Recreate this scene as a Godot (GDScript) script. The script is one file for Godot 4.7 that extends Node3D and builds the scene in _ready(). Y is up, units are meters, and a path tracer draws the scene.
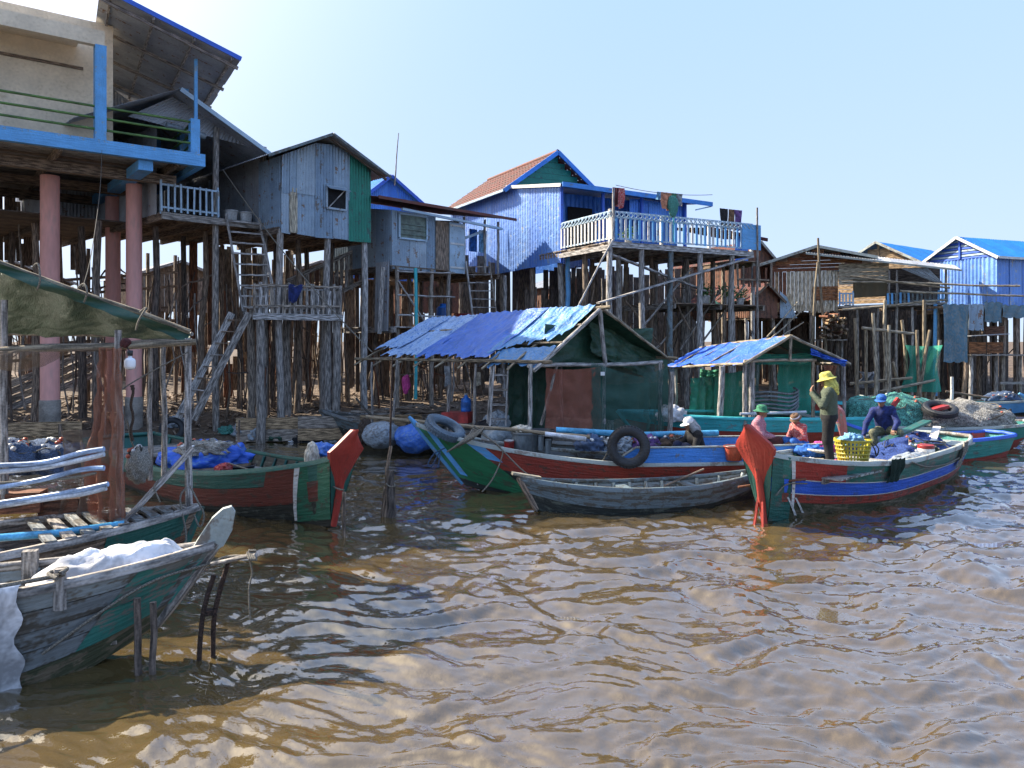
extends Node3D
# A river village of stilt houses with moored fishing boats. Units are metres, y is up, the water lies at y = 0.
# F, the horizon row 340 and the eye height of 3 m are the survey of the photograph: P() turns a measured pixel and a depth into a point.
const F := 773.0
var rng := RandomNumberGenerator.new()
var org := Vector3.ZERO
var M := {}
var counts := {}
var HX := 0.0
var HD := 0.0
var HT := 0.0
var cur: Node3D

class MB:
	var v := PackedVector3Array()
	var n := PackedVector3Array()
	var t := PackedVector2Array()
	var x := PackedInt32Array()
	func quad(a: Vector3, b: Vector3, c: Vector3, d: Vector3, ua := Vector2.ZERO, ub := Vector2.ZERO, uc := Vector2.ZERO, ud := Vector2.ZERO):
		var i := v.size()
		var nn := (c - a).cross(d - b).normalized()
		for p in [a, b, c, d]: v.append(p); n.append(nn)
		for p in [ua, ub, uc, ud]: t.append(p)
		for k in [0, 2, 1, 0, 3, 2]: x.append(i + k)
	func tri(a: Vector3, b: Vector3, c: Vector3):
		var i := v.size()
		var nn := (b - a).cross(c - a).normalized()
		for p in [a, b, c]: v.append(p); n.append(nn); t.append(Vector2(p.x + p.z, p.y))
		for k in [0, 2, 1]: x.append(i + k)
	func frame(a: Vector3, b: Vector3, up: Vector3) -> Array:
		var d := (b - a).normalized()
		if absf(d.dot(up)) > 0.97: up = Vector3(0, 0, 1) if absf(d.z) < 0.9 else Vector3(1, 0, 0)
		var s := d.cross(up).normalized()
		return [d, s, s.cross(d)]
	func beam(a: Vector3, b: Vector3, w: float, h: float, up := Vector3.UP, w1 := -1.0):
		var fr := frame(a, b, up)
		var s: Vector3 = fr[1]
		var u: Vector3 = fr[2]
		if w1 < 0: w1 = w
		var l := a.distance_to(b)
		var o := Vector2(fmod(absf(a.x * 7.31 + a.z * 3.7 + b.y * 1.9), 5.0), fmod(absf(a.y * 5.3 + b.x * 2.7 + b.z), 5.0))
		var p := []
		for e in 2:
			var c := b if e else a
			var ww := (w1 if e else w) / 2
			for k in [[-1, -1], [1, -1], [1, 1], [-1, 1]]: p.append(c + s * ww * k[0] + u * (h / 2) * k[1])
		for k in 4:
			var j := (k + 1) % 4
			var wd := w if k % 2 == 0 else h
			quad(p[k], p[k + 4], p[j + 4], p[j], o, o + Vector2(0, l), o + Vector2(wd, l), o + Vector2(wd, 0))
			o.x += wd
		quad(p[0], p[1], p[2], p[3], o, o + Vector2(w, 0), o + Vector2(w, h), o + Vector2(0, h))
		quad(p[7], p[6], p[5], p[4], o, o + Vector2(w, 0), o + Vector2(w, h), o + Vector2(0, h))
	func tube(pts: Array, rs: Array, seg := 7, caps := true, closed := false):
		var up := Vector3(0.13, 1, 0.21).normalized()
		var i0 := v.size()
		var l := 0.0
		var m := pts.size()
		var o := Vector2(fmod(absf(pts[0].x * 3.1 + pts[0].z), 4.0), fmod(absf(pts[0].y * 2.3), 4.0))
		var side := Vector3.ZERO
		for k in m:
			var a: Vector3 = pts[maxi(k - 1, 0)]
			var b: Vector3 = pts[mini(k + 1, m - 1)]
			if closed:
				a = pts[(k - 1 + m - 1) % (m - 1)] if k == 0 else pts[k - 1]
				b = pts[1] if k == m - 1 else pts[k + 1]
			var d := (b - a).normalized()
			if side == Vector3.ZERO:
				side = d.cross(up if absf(d.dot(up)) < 0.95 else Vector3(1, 0, 0)).normalized()
			else: side = (side - d * side.dot(d)).normalized()
			var w := d.cross(side)
			var r: float = rs[mini(k, rs.size() - 1)]
			if k > 0: l += pts[k].distance_to(pts[k - 1])
			for j in seg + 1:
				var q := TAU * j / seg
				var nn := side * cos(q) + w * sin(q)
				v.append(pts[k] + nn * r); n.append(nn); t.append(o + Vector2(TAU * r * j / seg, l))
		for k in m - 1:
			for j in seg:
				var a := i0 + k * (seg + 1) + j
				var b := a + seg + 1
				for e in [a, b, a + 1, a + 1, b, b + 1]: x.append(e)
		if caps and not closed:
			for e in 2:
				var kk := (m - 1) if e else 0
				var c := v.size()
				var dd: Vector3 = (pts[1] - pts[0]).normalized() * -1 if e == 0 else (pts[m - 1] - pts[m - 2]).normalized()
				v.append(pts[kk]); n.append(dd); t.append(o)
				for j in seg:
					v.append(v[i0 + kk * (seg + 1) + j]); n.append(dd); t.append(o + Vector2(cos(TAU * j / seg), sin(TAU * j / seg)) * 0.05)
				for j in seg:
					var a := c + 1 + j
					var b := c + 1 + (j + 1) % seg
					for q in ([c, a, b] if e == 0 else [c, b, a]): x.append(q)
	# a grid of points, row by row, with smooth normals
	func sheet(p: PackedVector3Array, nu: int, nv: int, us := 1.0, vs := 1.0, flip := false):
		var i0 := v.size()
		for j in nv:
			for i in nu:
				var a := p[j * nu + maxi(i - 1, 0)]
				var b := p[j * nu + mini(i + 1, nu - 1)]
				var c := p[maxi(j - 1, 0) * nu + i]
				var d := p[mini(j + 1, nv - 1) * nu + i]
				var nn := (b - a).cross(d - c).normalized()
				v.append(p[j * nu + i]); n.append(-nn if flip else nn); t.append(Vector2(us * i / (nu - 1), vs * j / (nv - 1)))
		for j in nv - 1:
			for i in nu - 1:
				var a := i0 + j * nu + i
				var b := a + nu
				if flip:
					for e in [a, a + 1, b, a + 1, b + 1, b]: x.append(e)
				else:
					for e in [a, b, a + 1, a + 1, b, b + 1]: x.append(e)
	# four corners (a-b across, a-d along), wavy across
	func corr(a: Vector3, b: Vector3, c: Vector3, d: Vector3, pitch := 0.12, amp := 0.014, seg := 6):
		var w := maxf(a.distance_to(b), d.distance_to(c))
		var waves := maxf(1.0, roundf(w / pitch))
		var nu := int(waves) * seg + 1
		var nrm := (b - a).cross(d - a).normalized()
		var q := PackedVector3Array()
		for j in 2:
			for i in nu:
				var f := float(i) / (nu - 1)
				var p := a.lerp(b, f) if j == 0 else d.lerp(c, f)
				q.append(p + nrm * amp * sin(f * waves * TAU))
		var ou := fmod(absf(a.x * 3.7 + a.z * 1.3), 3.0)
		var s0 := v.size()
		sheet(q, nu, 2, w, a.distance_to(d))
		for i in range(s0, v.size()): t[i] += Vector2(ou, fmod(absf(a.y * 2.1 + ou), 3.0))
	func lathe(pr: Array, seg := 16, at := Vector3.ZERO, ax := Vector3.UP):
		var fr := frame(Vector3.ZERO, ax, Vector3.UP)
		var s: Vector3 = fr[1]
		var w: Vector3 = fr[2]
		var q := PackedVector3Array()
		for j in pr.size():
			for i in seg + 1:
				var g := TAU * i / seg
				q.append(at + ax * pr[j].y + (s * cos(g) + w * sin(g)) * pr[j].x)
		sheet(q, seg + 1, pr.size(), 1.0, 1.0, true)
	func blob(c: Vector3, r: Vector3, bump := 0.15, freq := 2.0, sd := 1, flat := -1.0, nu := 28, nv := 16):
		var fn := FastNoiseLite.new()
		fn.seed = sd; fn.frequency = freq; fn.fractal_octaves = 3
		var q := PackedVector3Array()
		for j in nv:
			var a := PI * j / (nv - 1)
			for i in nu:
				var g := TAU * (i % (nu - 1)) / (nu - 1)
				var d := Vector3(sin(a) * cos(g), cos(a), sin(a) * sin(g))
				var p := d * r
				p *= 1.0 + bump * fn.get_noise_3d(p.x + c.x, p.y + sd, p.z + c.z)
				if p.y < flat * r.y: p.y = flat * r.y
				q.append(c + p)
		sheet(q, nu, nv, 2.0, 1.0)
	func mesh() -> ArrayMesh:
		var arr := []
		arr.resize(Mesh.ARRAY_MAX)
		arr[Mesh.ARRAY_VERTEX] = v; arr[Mesh.ARRAY_NORMAL] = n; arr[Mesh.ARRAY_TEX_UV] = t; arr[Mesh.ARRAY_INDEX] = x
		var m := ArrayMesh.new()
		m.add_surface_from_arrays(Mesh.PRIMITIVE_TRIANGLES, arr)
		return m

func P(px: float, py: float, d: float) -> Vector3:
	return Vector3((px - 512.0) / F * d, 3.0 - (py - 340.0) / F * d, -d)
func R(a: float, b: float) -> float: return rng.randf_range(a, b)
func RV(a: float) -> Vector3: return Vector3(R(-a, a), R(-a, a), R(-a, a))
func pick(a: Array): return a[rng.randi() % a.size()]

func named(par: Node, called: String) -> String:
	var key := str(par.get_instance_id()) + called
	var k: int = counts.get(key, 0)
	counts[key] = k + 1
	return called if k == 0 else "%s_%03d" % [called, k]
func thing(called: String, label: String, category: String, at := Vector3.ZERO, group := "", kind := "") -> Node3D:
	var o := Node3D.new()
	o.name = named(self, called)
	add_child(o)
	o.position = at
	o.set_meta("label", label); o.set_meta("category", category)
	if group: o.set_meta("group", group)
	if kind: o.set_meta("kind", kind)
	cur = o; org = at
	return o
# a part whose mesh is in the thing's own frame measured from the world's origin (org is taken off)
func part(par: Node3D, called: String, mb: MB, m: Material, label := "") -> MeshInstance3D:
	var o := MeshInstance3D.new()
	o.name = named(par, called)
	o.mesh = mb.mesh()
	o.material_override = m
	par.add_child(o)
	if not (par is MeshInstance3D): o.position = -org
	if label: o.set_meta("label", label)
	return o
func single(called: String, label: String, category: String, mb: MB, m: Material, group := "", kind := "") -> MeshInstance3D:
	var o := MeshInstance3D.new()
	o.name = named(self, called)
	o.mesh = mb.mesh()
	o.material_override = m
	add_child(o)
	o.set_meta("label", label); o.set_meta("category", category)
	if group: o.set_meta("group", group)
	if kind: o.set_meta("kind", kind)
	return o
func pbeam(par: Node3D, called: String, a: Vector3, b: Vector3, w: float, h: float, m: Material, up := Vector3.UP) -> MeshInstance3D:
	var q := MB.new()
	q.beam(a, b, w, h, up)
	return part(par, called, q, m)
func bent(a: Vector3, b: Vector3, k := 4, amt := 0.01) -> Array:
	var l := a.distance_to(b) * amt
	var r := []
	for i in k + 1:
		var p := a.lerp(b, float(i) / k)
		if i > 0 and i < k: p += RV(l)
		r.append(p)
	return r
func ppole(par: Node3D, called: String, a: Vector3, b: Vector3, r0: float, r1: float, m: Material, amt := 0.008, seg := 7) -> MeshInstance3D:
	var q := MB.new()
	q.tube(bent(a, b, 4, amt), [r0, lerpf(r0, r1, .25), lerpf(r0, r1, .5), lerpf(r0, r1, .75), r1], seg)
	return part(par, called, q, m)
func sag(a: Vector3, b: Vector3, drop: float, k := 12) -> Array:
	var r := []
	for i in k + 1:
		var f := float(i) / k
		r.append(a.lerp(b, f) - Vector3(0, drop * 4 * f * (1 - f), 0))
	return r
func smooth(pts: Array, k := 5) -> Array:
	var c := Curve3D.new()
	for i in pts.size():
		var tn: Vector3 = (pts[mini(i + 1, pts.size() - 1)] - pts[maxi(i - 1, 0)]) / 6.0
		c.add_point(pts[i], -tn, tn)
	var r := []
	for i in pts.size() - 1:
		for j in k: r.append(c.sample(i, float(j) / k))
	r.append(pts[-1])
	return r
# sheets of corrugated metal side by side over a four-cornered face (a-b across, a-d along)
func sheets(par: Node3D, called: String, a: Vector3, b: Vector3, c: Vector3, d: Vector3, k: int, mats: Array, pitch := 0.12, amp := 0.014, seg := 6, jit := 0.03):
	var nrm := (b - a).cross(d - a).normalized()
	for i in k:
		var f0 := float(i) / k
		var f1 := minf(1.0, (i + 1.04) / k)
		var lift := nrm * (0.006 if i % 2 else 0.0)
		var j0 := R(0, jit)
		var e := a.lerp(d, 0.5).direction_to(d) if a.distance_to(d) > 0.01 else Vector3.UP
		var q := MB.new()
		q.corr(a.lerp(b, f0) + lift - e * j0, a.lerp(b, f1) + lift - e * j0, d.lerp(c, f1) + lift, d.lerp(c, f0) + lift, pitch, amp, seg)
		part(par, called, q, mats[i % mats.size()])

func house(called: String, label: String, X: float, d: float, deg: float, gy: float) -> Node3D:
	var o := thing(called, label, "house", Vector3(X, gy, -d))
	o.rotation.y = deg_to_rad(deg)
	HX = X; HD = d; HT = deg_to_rad(deg)
	org = Vector3(0, gy, 0)
	return o
# survey in the house's own frame: x along the front, z out to the river, y the height above the water
func _ray(px: float, py: float) -> Array:
	return [(Vector3(0, 3, 0) - Vector3(HX, 0, -HD)).rotated(Vector3.UP, -HT), Vector3((px - 512.0) / F, -(py - 340.0) / F, -1).rotated(Vector3.UP, -HT)]
func L(px: float, py: float, z: float) -> Vector3:
	var r := _ray(px, py)
	return r[0] + r[1] * ((z - r[0].z) / r[1].z)
func Lx(px: float, py: float, xx: float) -> Vector3:
	var r := _ray(px, py)
	return r[0] + r[1] * ((xx - r[0].x) / r[1].x)
func Ly(px: float, py: float, yy: float) -> Vector3:
	var r := _ray(px, py)
	return r[0] + r[1] * ((yy - r[0].y) / r[1].y)
func V(a: float, b: float, c: float) -> Vector3: return Vector3(a, b, c)
# ---------------------------------------------------------------- materials
func noise_bytes(w: int, h: int, freq: float, sd: int, oct := 4, sx := 1, sy := 1) -> PackedByteArray:
	var fn := FastNoiseLite.new()
	fn.seed = sd; fn.frequency = freq; fn.fractal_octaves = oct; fn.noise_type = FastNoiseLite.TYPE_SIMPLEX_SMOOTH
	var im := fn.get_seamless_image(w / sx, h / sy, false, false, 0.2, true)
	im.convert(Image.FORMAT_L8)
	if sx > 1 or sy > 1: im.resize(w, h, Image.INTERPOLATE_CUBIC)
	return im.get_data()
var NB := {}
func noises():
	NB.grain = noise_bytes(256, 256, 0.09, 3, 4, 1, 8)
	NB.fine = noise_bytes(256, 256, 0.12, 11, 3)
	NB.blot = noise_bytes(256, 256, 0.012, 7, 5)
	NB.blot2 = noise_bytes(256, 256, 0.03, 23, 5)
	NB.streak = noise_bytes(256, 256, 0.03, 31, 4, 1, 8)
func img(fn: Callable) -> ImageTexture:
	var d := PackedByteArray()
	d.resize(256 * 256 * 3)
	for i in 256 * 256:
		var c: Color = fn.call(i)
		d[i * 3] = int(clampf(c.r, 0, 1) * 255); d[i * 3 + 1] = int(clampf(c.g, 0, 1) * 255); d[i * 3 + 2] = int(clampf(c.b, 0, 1) * 255)
	var im := Image.create_from_data(256, 256, false, Image.FORMAT_RGB8, d)
	im.generate_mipmaps()
	return ImageTexture.create_from_image(im)
func grey_tex(a: PackedByteArray, b: PackedByteArray, lo: float, hi: float, kb := 0.4) -> ImageTexture:
	return img(func(i):
		var g := lerpf(lo, hi, clampf(((a[i] * (1 - kb) + b[i] * kb) / 255.0 - 0.5) * 1.7 + 0.5, 0, 1))
		return Color(g, g, g))
func normal_tex(a: PackedByteArray, b: PackedByteArray, kb: float, strength: float) -> ImageTexture:
	var d := PackedByteArray()
	d.resize(256 * 256)
	for i in 256 * 256: d[i] = int(a[i] * (1 - kb) + b[i] * kb)
	var im := Image.create_from_data(256, 256, false, Image.FORMAT_L8, d)
	im.convert(Image.FORMAT_RGBA8)
	im.bump_map_to_normal_map(strength)
	im.generate_mipmaps()
	return ImageTexture.create_from_image(im)
var T := {}
func lin(c: Color) -> Color: return c.linear_to_srgb()
func mat(c: Color, rough := 0.8, tex = null, scale := 0.7, nrm = null, ns := 0.6, metal := 0.0) -> StandardMaterial3D:
	var m := StandardMaterial3D.new()
	m.albedo_color = lin(c)
	m.roughness = rough; m.metallic = metal
	if tex: m.albedo_texture = tex
	m.uv1_scale = Vector3(scale, scale, scale)
	if nrm:
		m.normal_enabled = true; m.normal_texture = nrm; m.normal_scale = ns
	return m
func tri(m: StandardMaterial3D, s := 0.5) -> StandardMaterial3D:
	m.uv1_triplanar = true; m.uv1_world_triplanar = true; m.uv1_scale = Vector3(s, s, s)
	return m
# paint over wood or metal: coat, what shows where it has worn off, and how much has
func worn(coat: Color, under: Color, amount: float, streaky := true) -> ImageTexture:
	var a: PackedByteArray = NB.blot2
	var b: PackedByteArray = NB.streak if streaky else NB.fine
	var f: PackedByteArray = NB.fine
	var bl: PackedByteArray = NB.blot
	var ca := lin(coat)
	var cu := lin(under)
	var d := PackedByteArray()
	d.resize(256 * 256 * 3)
	for i in 256 * 256:
		var fi := f[i]
		var e := clampf((amount * 255.0 - a[i] * 0.4 - b[i] * 0.4 - fi * 0.2) * 0.035 + 0.5, 0, 1)
		var g := 210.0 + 0.14 * bl[i] + 0.08 * (fi - 128)
		d[i * 3] = mini(255, int((ca.r + (cu.r - ca.r) * e) * g)); d[i * 3 + 1] = mini(255, int((ca.g + (cu.g - ca.g) * e) * g)); d[i * 3 + 2] = mini(255, int((ca.b + (cu.b - ca.b) * e) * g))
	var im := Image.create_from_data(256, 256, false, Image.FORMAT_RGB8, d)
	im.generate_mipmaps()
	return ImageTexture.create_from_image(im)
func materials():
	noises()
	T.grain = grey_tex(NB.grain, NB.fine, 0.45, 1.1, 0.25)
	T.blot = grey_tex(NB.blot, NB.fine, 0.62, 1.05, 0.3)
	T.streak = grey_tex(NB.streak, NB.blot, 0.55, 1.08, 0.4)
	T.weave = grey_tex(NB.fine, NB.blot2, 0.3, 1.1, 0.35)
	T.ngrain = normal_tex(NB.grain, NB.fine, 0.25, 5.0)
	T.nblot = normal_tex(NB.blot2, NB.fine, 0.3, 6.0)
	T.nfine = normal_tex(NB.fine, NB.blot2, 0.4, 6.0)
	var wood := func(c: Color): return mat(c, 0.85, T.grain, 0.9, T.ngrain, 0.8)
	M.grey = [wood.call(Color(.45, .41, .37)), wood.call(Color(.38, .34, .30)), wood.call(Color(.54, .51, .48)), wood.call(Color(.42, .35, .28))]
	M.brown = [wood.call(Color(.31, .225, .16)), wood.call(Color(.25, .18, .125)), wood.call(Color(.36, .27, .20))]
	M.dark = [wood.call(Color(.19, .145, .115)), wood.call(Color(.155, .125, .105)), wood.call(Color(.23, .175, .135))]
	M.red = [wood.call(Color(.26, .10, .05)), wood.call(Color(.20, .09, .05))]
	M.bamboo = [wood.call(Color(.42, .34, .23)), wood.call(Color(.34, .27, .18)), wood.call(Color(.48, .41, .30))]
	M.cream_wood = [wood.call(Color(.68, .60, .45)), wood.call(Color(.60, .52, .38)), wood.call(Color(.72, .66, .52))]
	M.orange_wood = [wood.call(Color(.40, .17, .07)), wood.call(Color(.34, .15, .07))]
	M.tan_wood = [wood.call(Color(.50, .34, .19)), wood.call(Color(.44, .30, .17))]
	var sheet_m := func(c: Color, u: Color, k: float, r := 0.45, me := 0.25): return mat(Color(1, 1, 1), r, worn(c, u, k), 0.45, T.nblot, 0.25, me)
	var rust := Color(.22, .10, .05)
	M.zinc = [sheet_m.call(Color(.30, .40, .50), rust, .30), sheet_m.call(Color(.24, .34, .45), Color(.16, .14, .13), .33), sheet_m.call(Color(.36, .45, .53), rust, .26)]
	M.galvanised = [sheet_m.call(Color(.42, .44, .47), rust, .25), sheet_m.call(Color(.37, .39, .42), rust, .29)]
	M.green_sheet = [sheet_m.call(Color(.02, .24, .17), Color(.05, .12, .10), .33)]
	M.blue_sheet = [sheet_m.call(Color(.05, .21, .74), Color(.10, .22, .5), .28, .3), sheet_m.call(Color(.07, .25, .78), Color(.28, .38, .55), .27, .3)]
	M.blue_roof = [sheet_m.call(Color(.02, .22, .62), Color(.05, .17, .36), .3, .4), sheet_m.call(Color(.02, .25, .66), Color(.10, .2, .36), .26, .4)]
	M.wall_blue = [sheet_m.call(Color(.09, .28, .80), Color(.28, .38, .58), .31, .3), sheet_m.call(Color(.13, .33, .82), Color(.42, .46, .54), .33, .3), sheet_m.call(Color(.08, .25, .76), Color(.22, .32, .55), .3, .3)]
	for m in M.wall_blue:      # glossy enamelled sheet
		m.metallic_specular = 1.0; m.roughness = .5; m.clearcoat_enabled = true; m.clearcoat = .55; m.clearcoat_roughness = .45
	M.pale_sheet = [sheet_m.call(Color(.60, .60, .58), Color(.40, .34, .26), .32), sheet_m.call(Color(.66, .66, .64), Color(.42, .32, .22), .28)]
	M.red_roof = [sheet_m.call(Color(.20, .055, .036), Color(.11, .06, .05), .44, .75, .0), sheet_m.call(Color(.165, .048, .034), Color(.12, .07, .055), .44, .75, .0)]
	M.rust_sheet = [sheet_m.call(Color(.24, .11, .07), Color(.12, .07, .05), .42, .8, .1)]
	var paint := func(c: Color, u: Color, k: float, r := 0.55): return mat(Color(1, 1, 1), r, worn(c, u, k), 0.6, T.ngrain, 0.45)
	var bare := Color(.24, .20, .16)
	M.p_blue = paint.call(Color(.05, .27, .80), Color(.16, .2, .3), .30)
	M.p_skyblue = paint.call(Color(.13, .42, .80), Color(.3, .36, .42), .30)
	M.p_red = paint.call(Color(.36, .05, .03), Color(.16, .06, .04), .36)
	M.p_prow = paint.call(Color(.43, .045, .03), Color(.2, .06, .04), .28)
	M.p_green = paint.call(Color(.015, .12, .095), Color(.08, .1, .08), .34)
	M.p_teal = paint.call(Color(.04, .30, .26), Color(.12, .16, .14), .35)
	M.p_bright_green = paint.call(Color(.02, .19, .075), Color(.06, .10, .05), .34)
	M.p_cyan = paint.call(Color(.05, .50, .55), Color(.2, .25, .25), .28)
	M.p_royal = paint.call(Color(.035, .14, .70), Color(.08, .12, .3), .28)
	M.p_pink = paint.call(Color(.55, .22, .22), Color(.3, .42, .4), .36)
	M.p_dullred = paint.call(Color(.165, .036, .026), Color(.09, .05, .04), .38)
	M.p_dullteal = paint.call(Color(.02, .135, .11), Color(.06, .09, .08), .35)
	M.p_dullgreen = paint.call(Color(.018, .15, .085), Color(.05, .08, .05), .36)
	M.p_white = paint.call(Color(.72, .72, .70), bare, .28)
	M.p_paleblue = paint.call(Color(.42, .58, .72), bare, .30)
	M.p_oldgreen = paint.call(Color(.035, .19, .15), Color(.17, .165, .14), .43)
	M.p_pale = paint.call(Color(.42, .46, .42), bare, .40)
	M.p_grey = paint.call(Color(.24, .27, .27), Color(.13, .115, .09), .46)
	M.p_slate = paint.call(Color(.19, .21, .215), Color(.09, .08, .065), .47)
	M.p_bluegrey = paint.call(Color(.15, .20, .22), Color(.10, .095, .08), .45)
	M.moss = paint.call(Color(.06, .065, .03), Color(.17, .13, .08), .45, .7)
	M.tar = paint.call(Color(.025, .03, .025), Color(.10, .11, .085), .36, .6)
	M.pink = mat(Color(1, 1, 1), .65, worn(Color(.90, .44, .38), Color(.82, .44, .38), .3, false), .4)
	M.plaster = mat(Color(1, 1, 1), .8, worn(Color(.92, .77, .56), Color(.86, .70, .48), .3, false), .3)
	M.concrete = tri(mat(Color(.33, .30, .26), .9, T.blot, .5, T.nfine, .8), .6)
	M.green_pipe = mat(Color(.12, .24, .05), .5, T.blot, .8)
	M.iron = mat(Color(.09, .05, .035), .8, T.weave, 1.5, T.nfine, 1.0, .2)
	M.rope = mat(Color(.40, .36, .29), .95, T.weave, 6.0, T.nfine, 1.5)
	M.rope_blue = mat(Color(.10, .20, .42), .95, T.weave, 6.0, T.nfine, 1.5)
	M.rope_dark = mat(Color(.10, .09, .075), .95, T.weave, 6.0)
	M.rubber = mat(Color(.022, .025, .03), .6, T.blot, 1.0, T.nfine, .5)
	M.rubber_grey = mat(Color(.12, .17, .22), .75, T.blot, 1.0, T.nfine, .5)
	var cloth := func(c: Color, r := .9): return mat(c, r, T.blot, 2.0, T.nblot, .6)
	M.cloth_white = mat(Color(.82, .82, .84), .9, T.blot, .5, T.nblot, .15)
	M.cloth = {}
	for e in [["red", Color(.70, .05, .05)], ["orange", Color(.70, .30, .17)], ["pink", Color(.62, .07, .28)], ["rose", Color(.34, .10, .16)], ["maroon", Color(.09, .02, .02)], ["black", Color(.012, .012, .014)],
			["navy", Color(.012, .022, .07)], ["deep_blue", Color(.02, .035, .16)], ["olive", Color(.10, .125, .085)], ["camo", Color(.17, .17, .09)], ["yellow", Color(.78, .70, .16)], ["blue", Color(.03, .16, .55)], ["sky", Color(.22, .48, .72)],
			["cream", Color(.68, .62, .50)], ["grey", Color(.35, .36, .37)], ["green", Color(.05, .25, .13)], ["purple", Color(.16, .08, .26)], ["brown", Color(.2, .11, .06)]]:
		M.cloth[e[0]] = cloth.call(e[1])
	for e in [["camo", Color(.26, .25, .15), Color(.08, .09, .05), .5], ["rose", Color(.42, .13, .19), Color(.55, .36, .38), .45], ["red", Color(.50, .06, .06), Color(.62, .5, .45), .42], ["olive", Color(.10, .125, .085), Color(.075, .095, .06), .5]]: M.cloth[e[0]] = mat(Color(1, 1, 1), .9, worn(e[1], e[2], e[3], false), 1.6, T.nblot, .8)
	M.skin = mat(Color(.24, .12, .07), .6)
	M.hair = mat(Color(.015, .012, .01), .6)
	var tarp := func(c: Color, u: Color, k: float): return mat(Color(1, 1, 1), .55, worn(c, u, k, false), .5, T.nblot, .6)
	M.tarp_blue = [tarp.call(Color(.05, .17, .60), Color(.12, .24, .55), .36), tarp.call(Color(.05, .18, .62), Color(.14, .26, .52), .36), tarp.call(Color(.34, .50, .76), Color(.10, .24, .6), .36), tarp.call(Color(.09, .28, .58), Color(.2, .34, .5), .38)]
	M.tarp_royal = [tarp.call(Color(.025, .13, .68), Color(.12, .28, .68), .36)]
	M.tarp_green = tarp.call(Color(.018, .075, .045), Color(.03, .08, .045), .42)
	M.tarp_grey = tarp.call(Color(.33, .38, .42), Color(.2, .2, .2), .40)
	M.tarp_teal = tarp.call(Color(.09, .20, .27), Color(.20, .25, .27), .45)
	var net := func(c: Color, s := 5.0): return mat(c, .95, T.weave, s, T.nfine, 2.0)
	M.net_rust = net.call(Color(.36, .13, .075))
	M.net_brown = net.call(Color(.15, .10, .07))
	M.net_green = net.call(Color(.025, .075, .06))
	M.net_teal = net.call(Color(.04, .31, .21))
	var mesh_net := func(c: Color, cover: float, s: float):
		var im := Image.create_empty(128, 128, false, Image.FORMAT_RGBA8)
		var nb: PackedByteArray = NB.fine
		for y in 128:
			for x in 128:
				var a := absf(fposmod((x + y) / 8.0, 1.0) - .5) * 2.0
				var b := absf(fposmod((x - y) / 8.0, 1.0) - .5) * 2.0
				var g := 0.65 + .5 * nb[(y * 2) * 256 + x * 2] / 255.0
				im.set_pixel(x, y, Color(g, g, g, 1.0 if maxf(a, b) > 1.0 - cover else 0.0))
		im.generate_mipmaps()
		var m: StandardMaterial3D = mat(c, .95, ImageTexture.create_from_image(im), s)
		m.transparency = BaseMaterial3D.TRANSPARENCY_ALPHA_SCISSOR
		m.cull_mode = BaseMaterial3D.CULL_DISABLED
		return m
	M.mesh_rust = mesh_net.call(Color(.42, .17, .095), .42, 2.2)
	M.mesh_brown = mesh_net.call(Color(.20, .15, .11), .45, 2.2)
	M.mesh_green = mesh_net.call(Color(.045, .12, .095), .46, 3.0)
	M.mesh_teal = mesh_net.call(Color(.05, .36, .25), .58, 3.0)
	M.mesh_red = mesh_net.call(Color(.40, .14, .09), .46, 3.0)
	M.net_blue = net.call(Color(.16, .25, .44))
	M.net_deepblue = net.call(Color(.05, .12, .45))
	M.net_white = net.call(Color(.60, .57, .50), 3.0)
	M.net_aqua = net.call(Color(.16, .55, .45), 3.0)
	M.mat_woven = net.call(Color(.24, .19, .11), 4.0)
	var pl := func(c: Color, r := .4): return mat(c, r, T.blot, .8)
	M.pvc = pl.call(Color(.40, .55, .80), .3)
	M.pvc_white = pl.call(Color(.70, .74, .80), .3)
	M.pvc_cyan = pl.call(Color(.10, .45, .75), .3)
	M.plastic_blue = pl.call(Color(.02, .17, .60))
	M.plastic_red = pl.call(Color(.42, .035, .03))
	M.plastic_yellow = pl.call(Color(.66, .56, .05))
	M.plastic_white = pl.call(Color(.75, .75, .74))
	M.plastic_black = pl.call(Color(.02, .022, .026))
	M.plastic_green = pl.call(Color(.03, .25, .16))
	M.plastic_orange = pl.call(Color(.60, .12, .06))
	M.grey_plastic = pl.call(Color(.22, .26, .28))
	M.screen = mat(Color(.13, .20, .17), .4, T.blot, 1.0)
	M.leaf = mat(Color(.05, .12, .03), .6)
	M.leaf.backlight_enabled = true; M.leaf.backlight = Color(.1, .2, .04)
	M.mud = tri(mat(Color(.155, .108, .072), .9, T.blot, .5, T.nblot, 1.2), .25)
	M.bulb = mat(Color(.80, .82, .85), .15)
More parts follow.
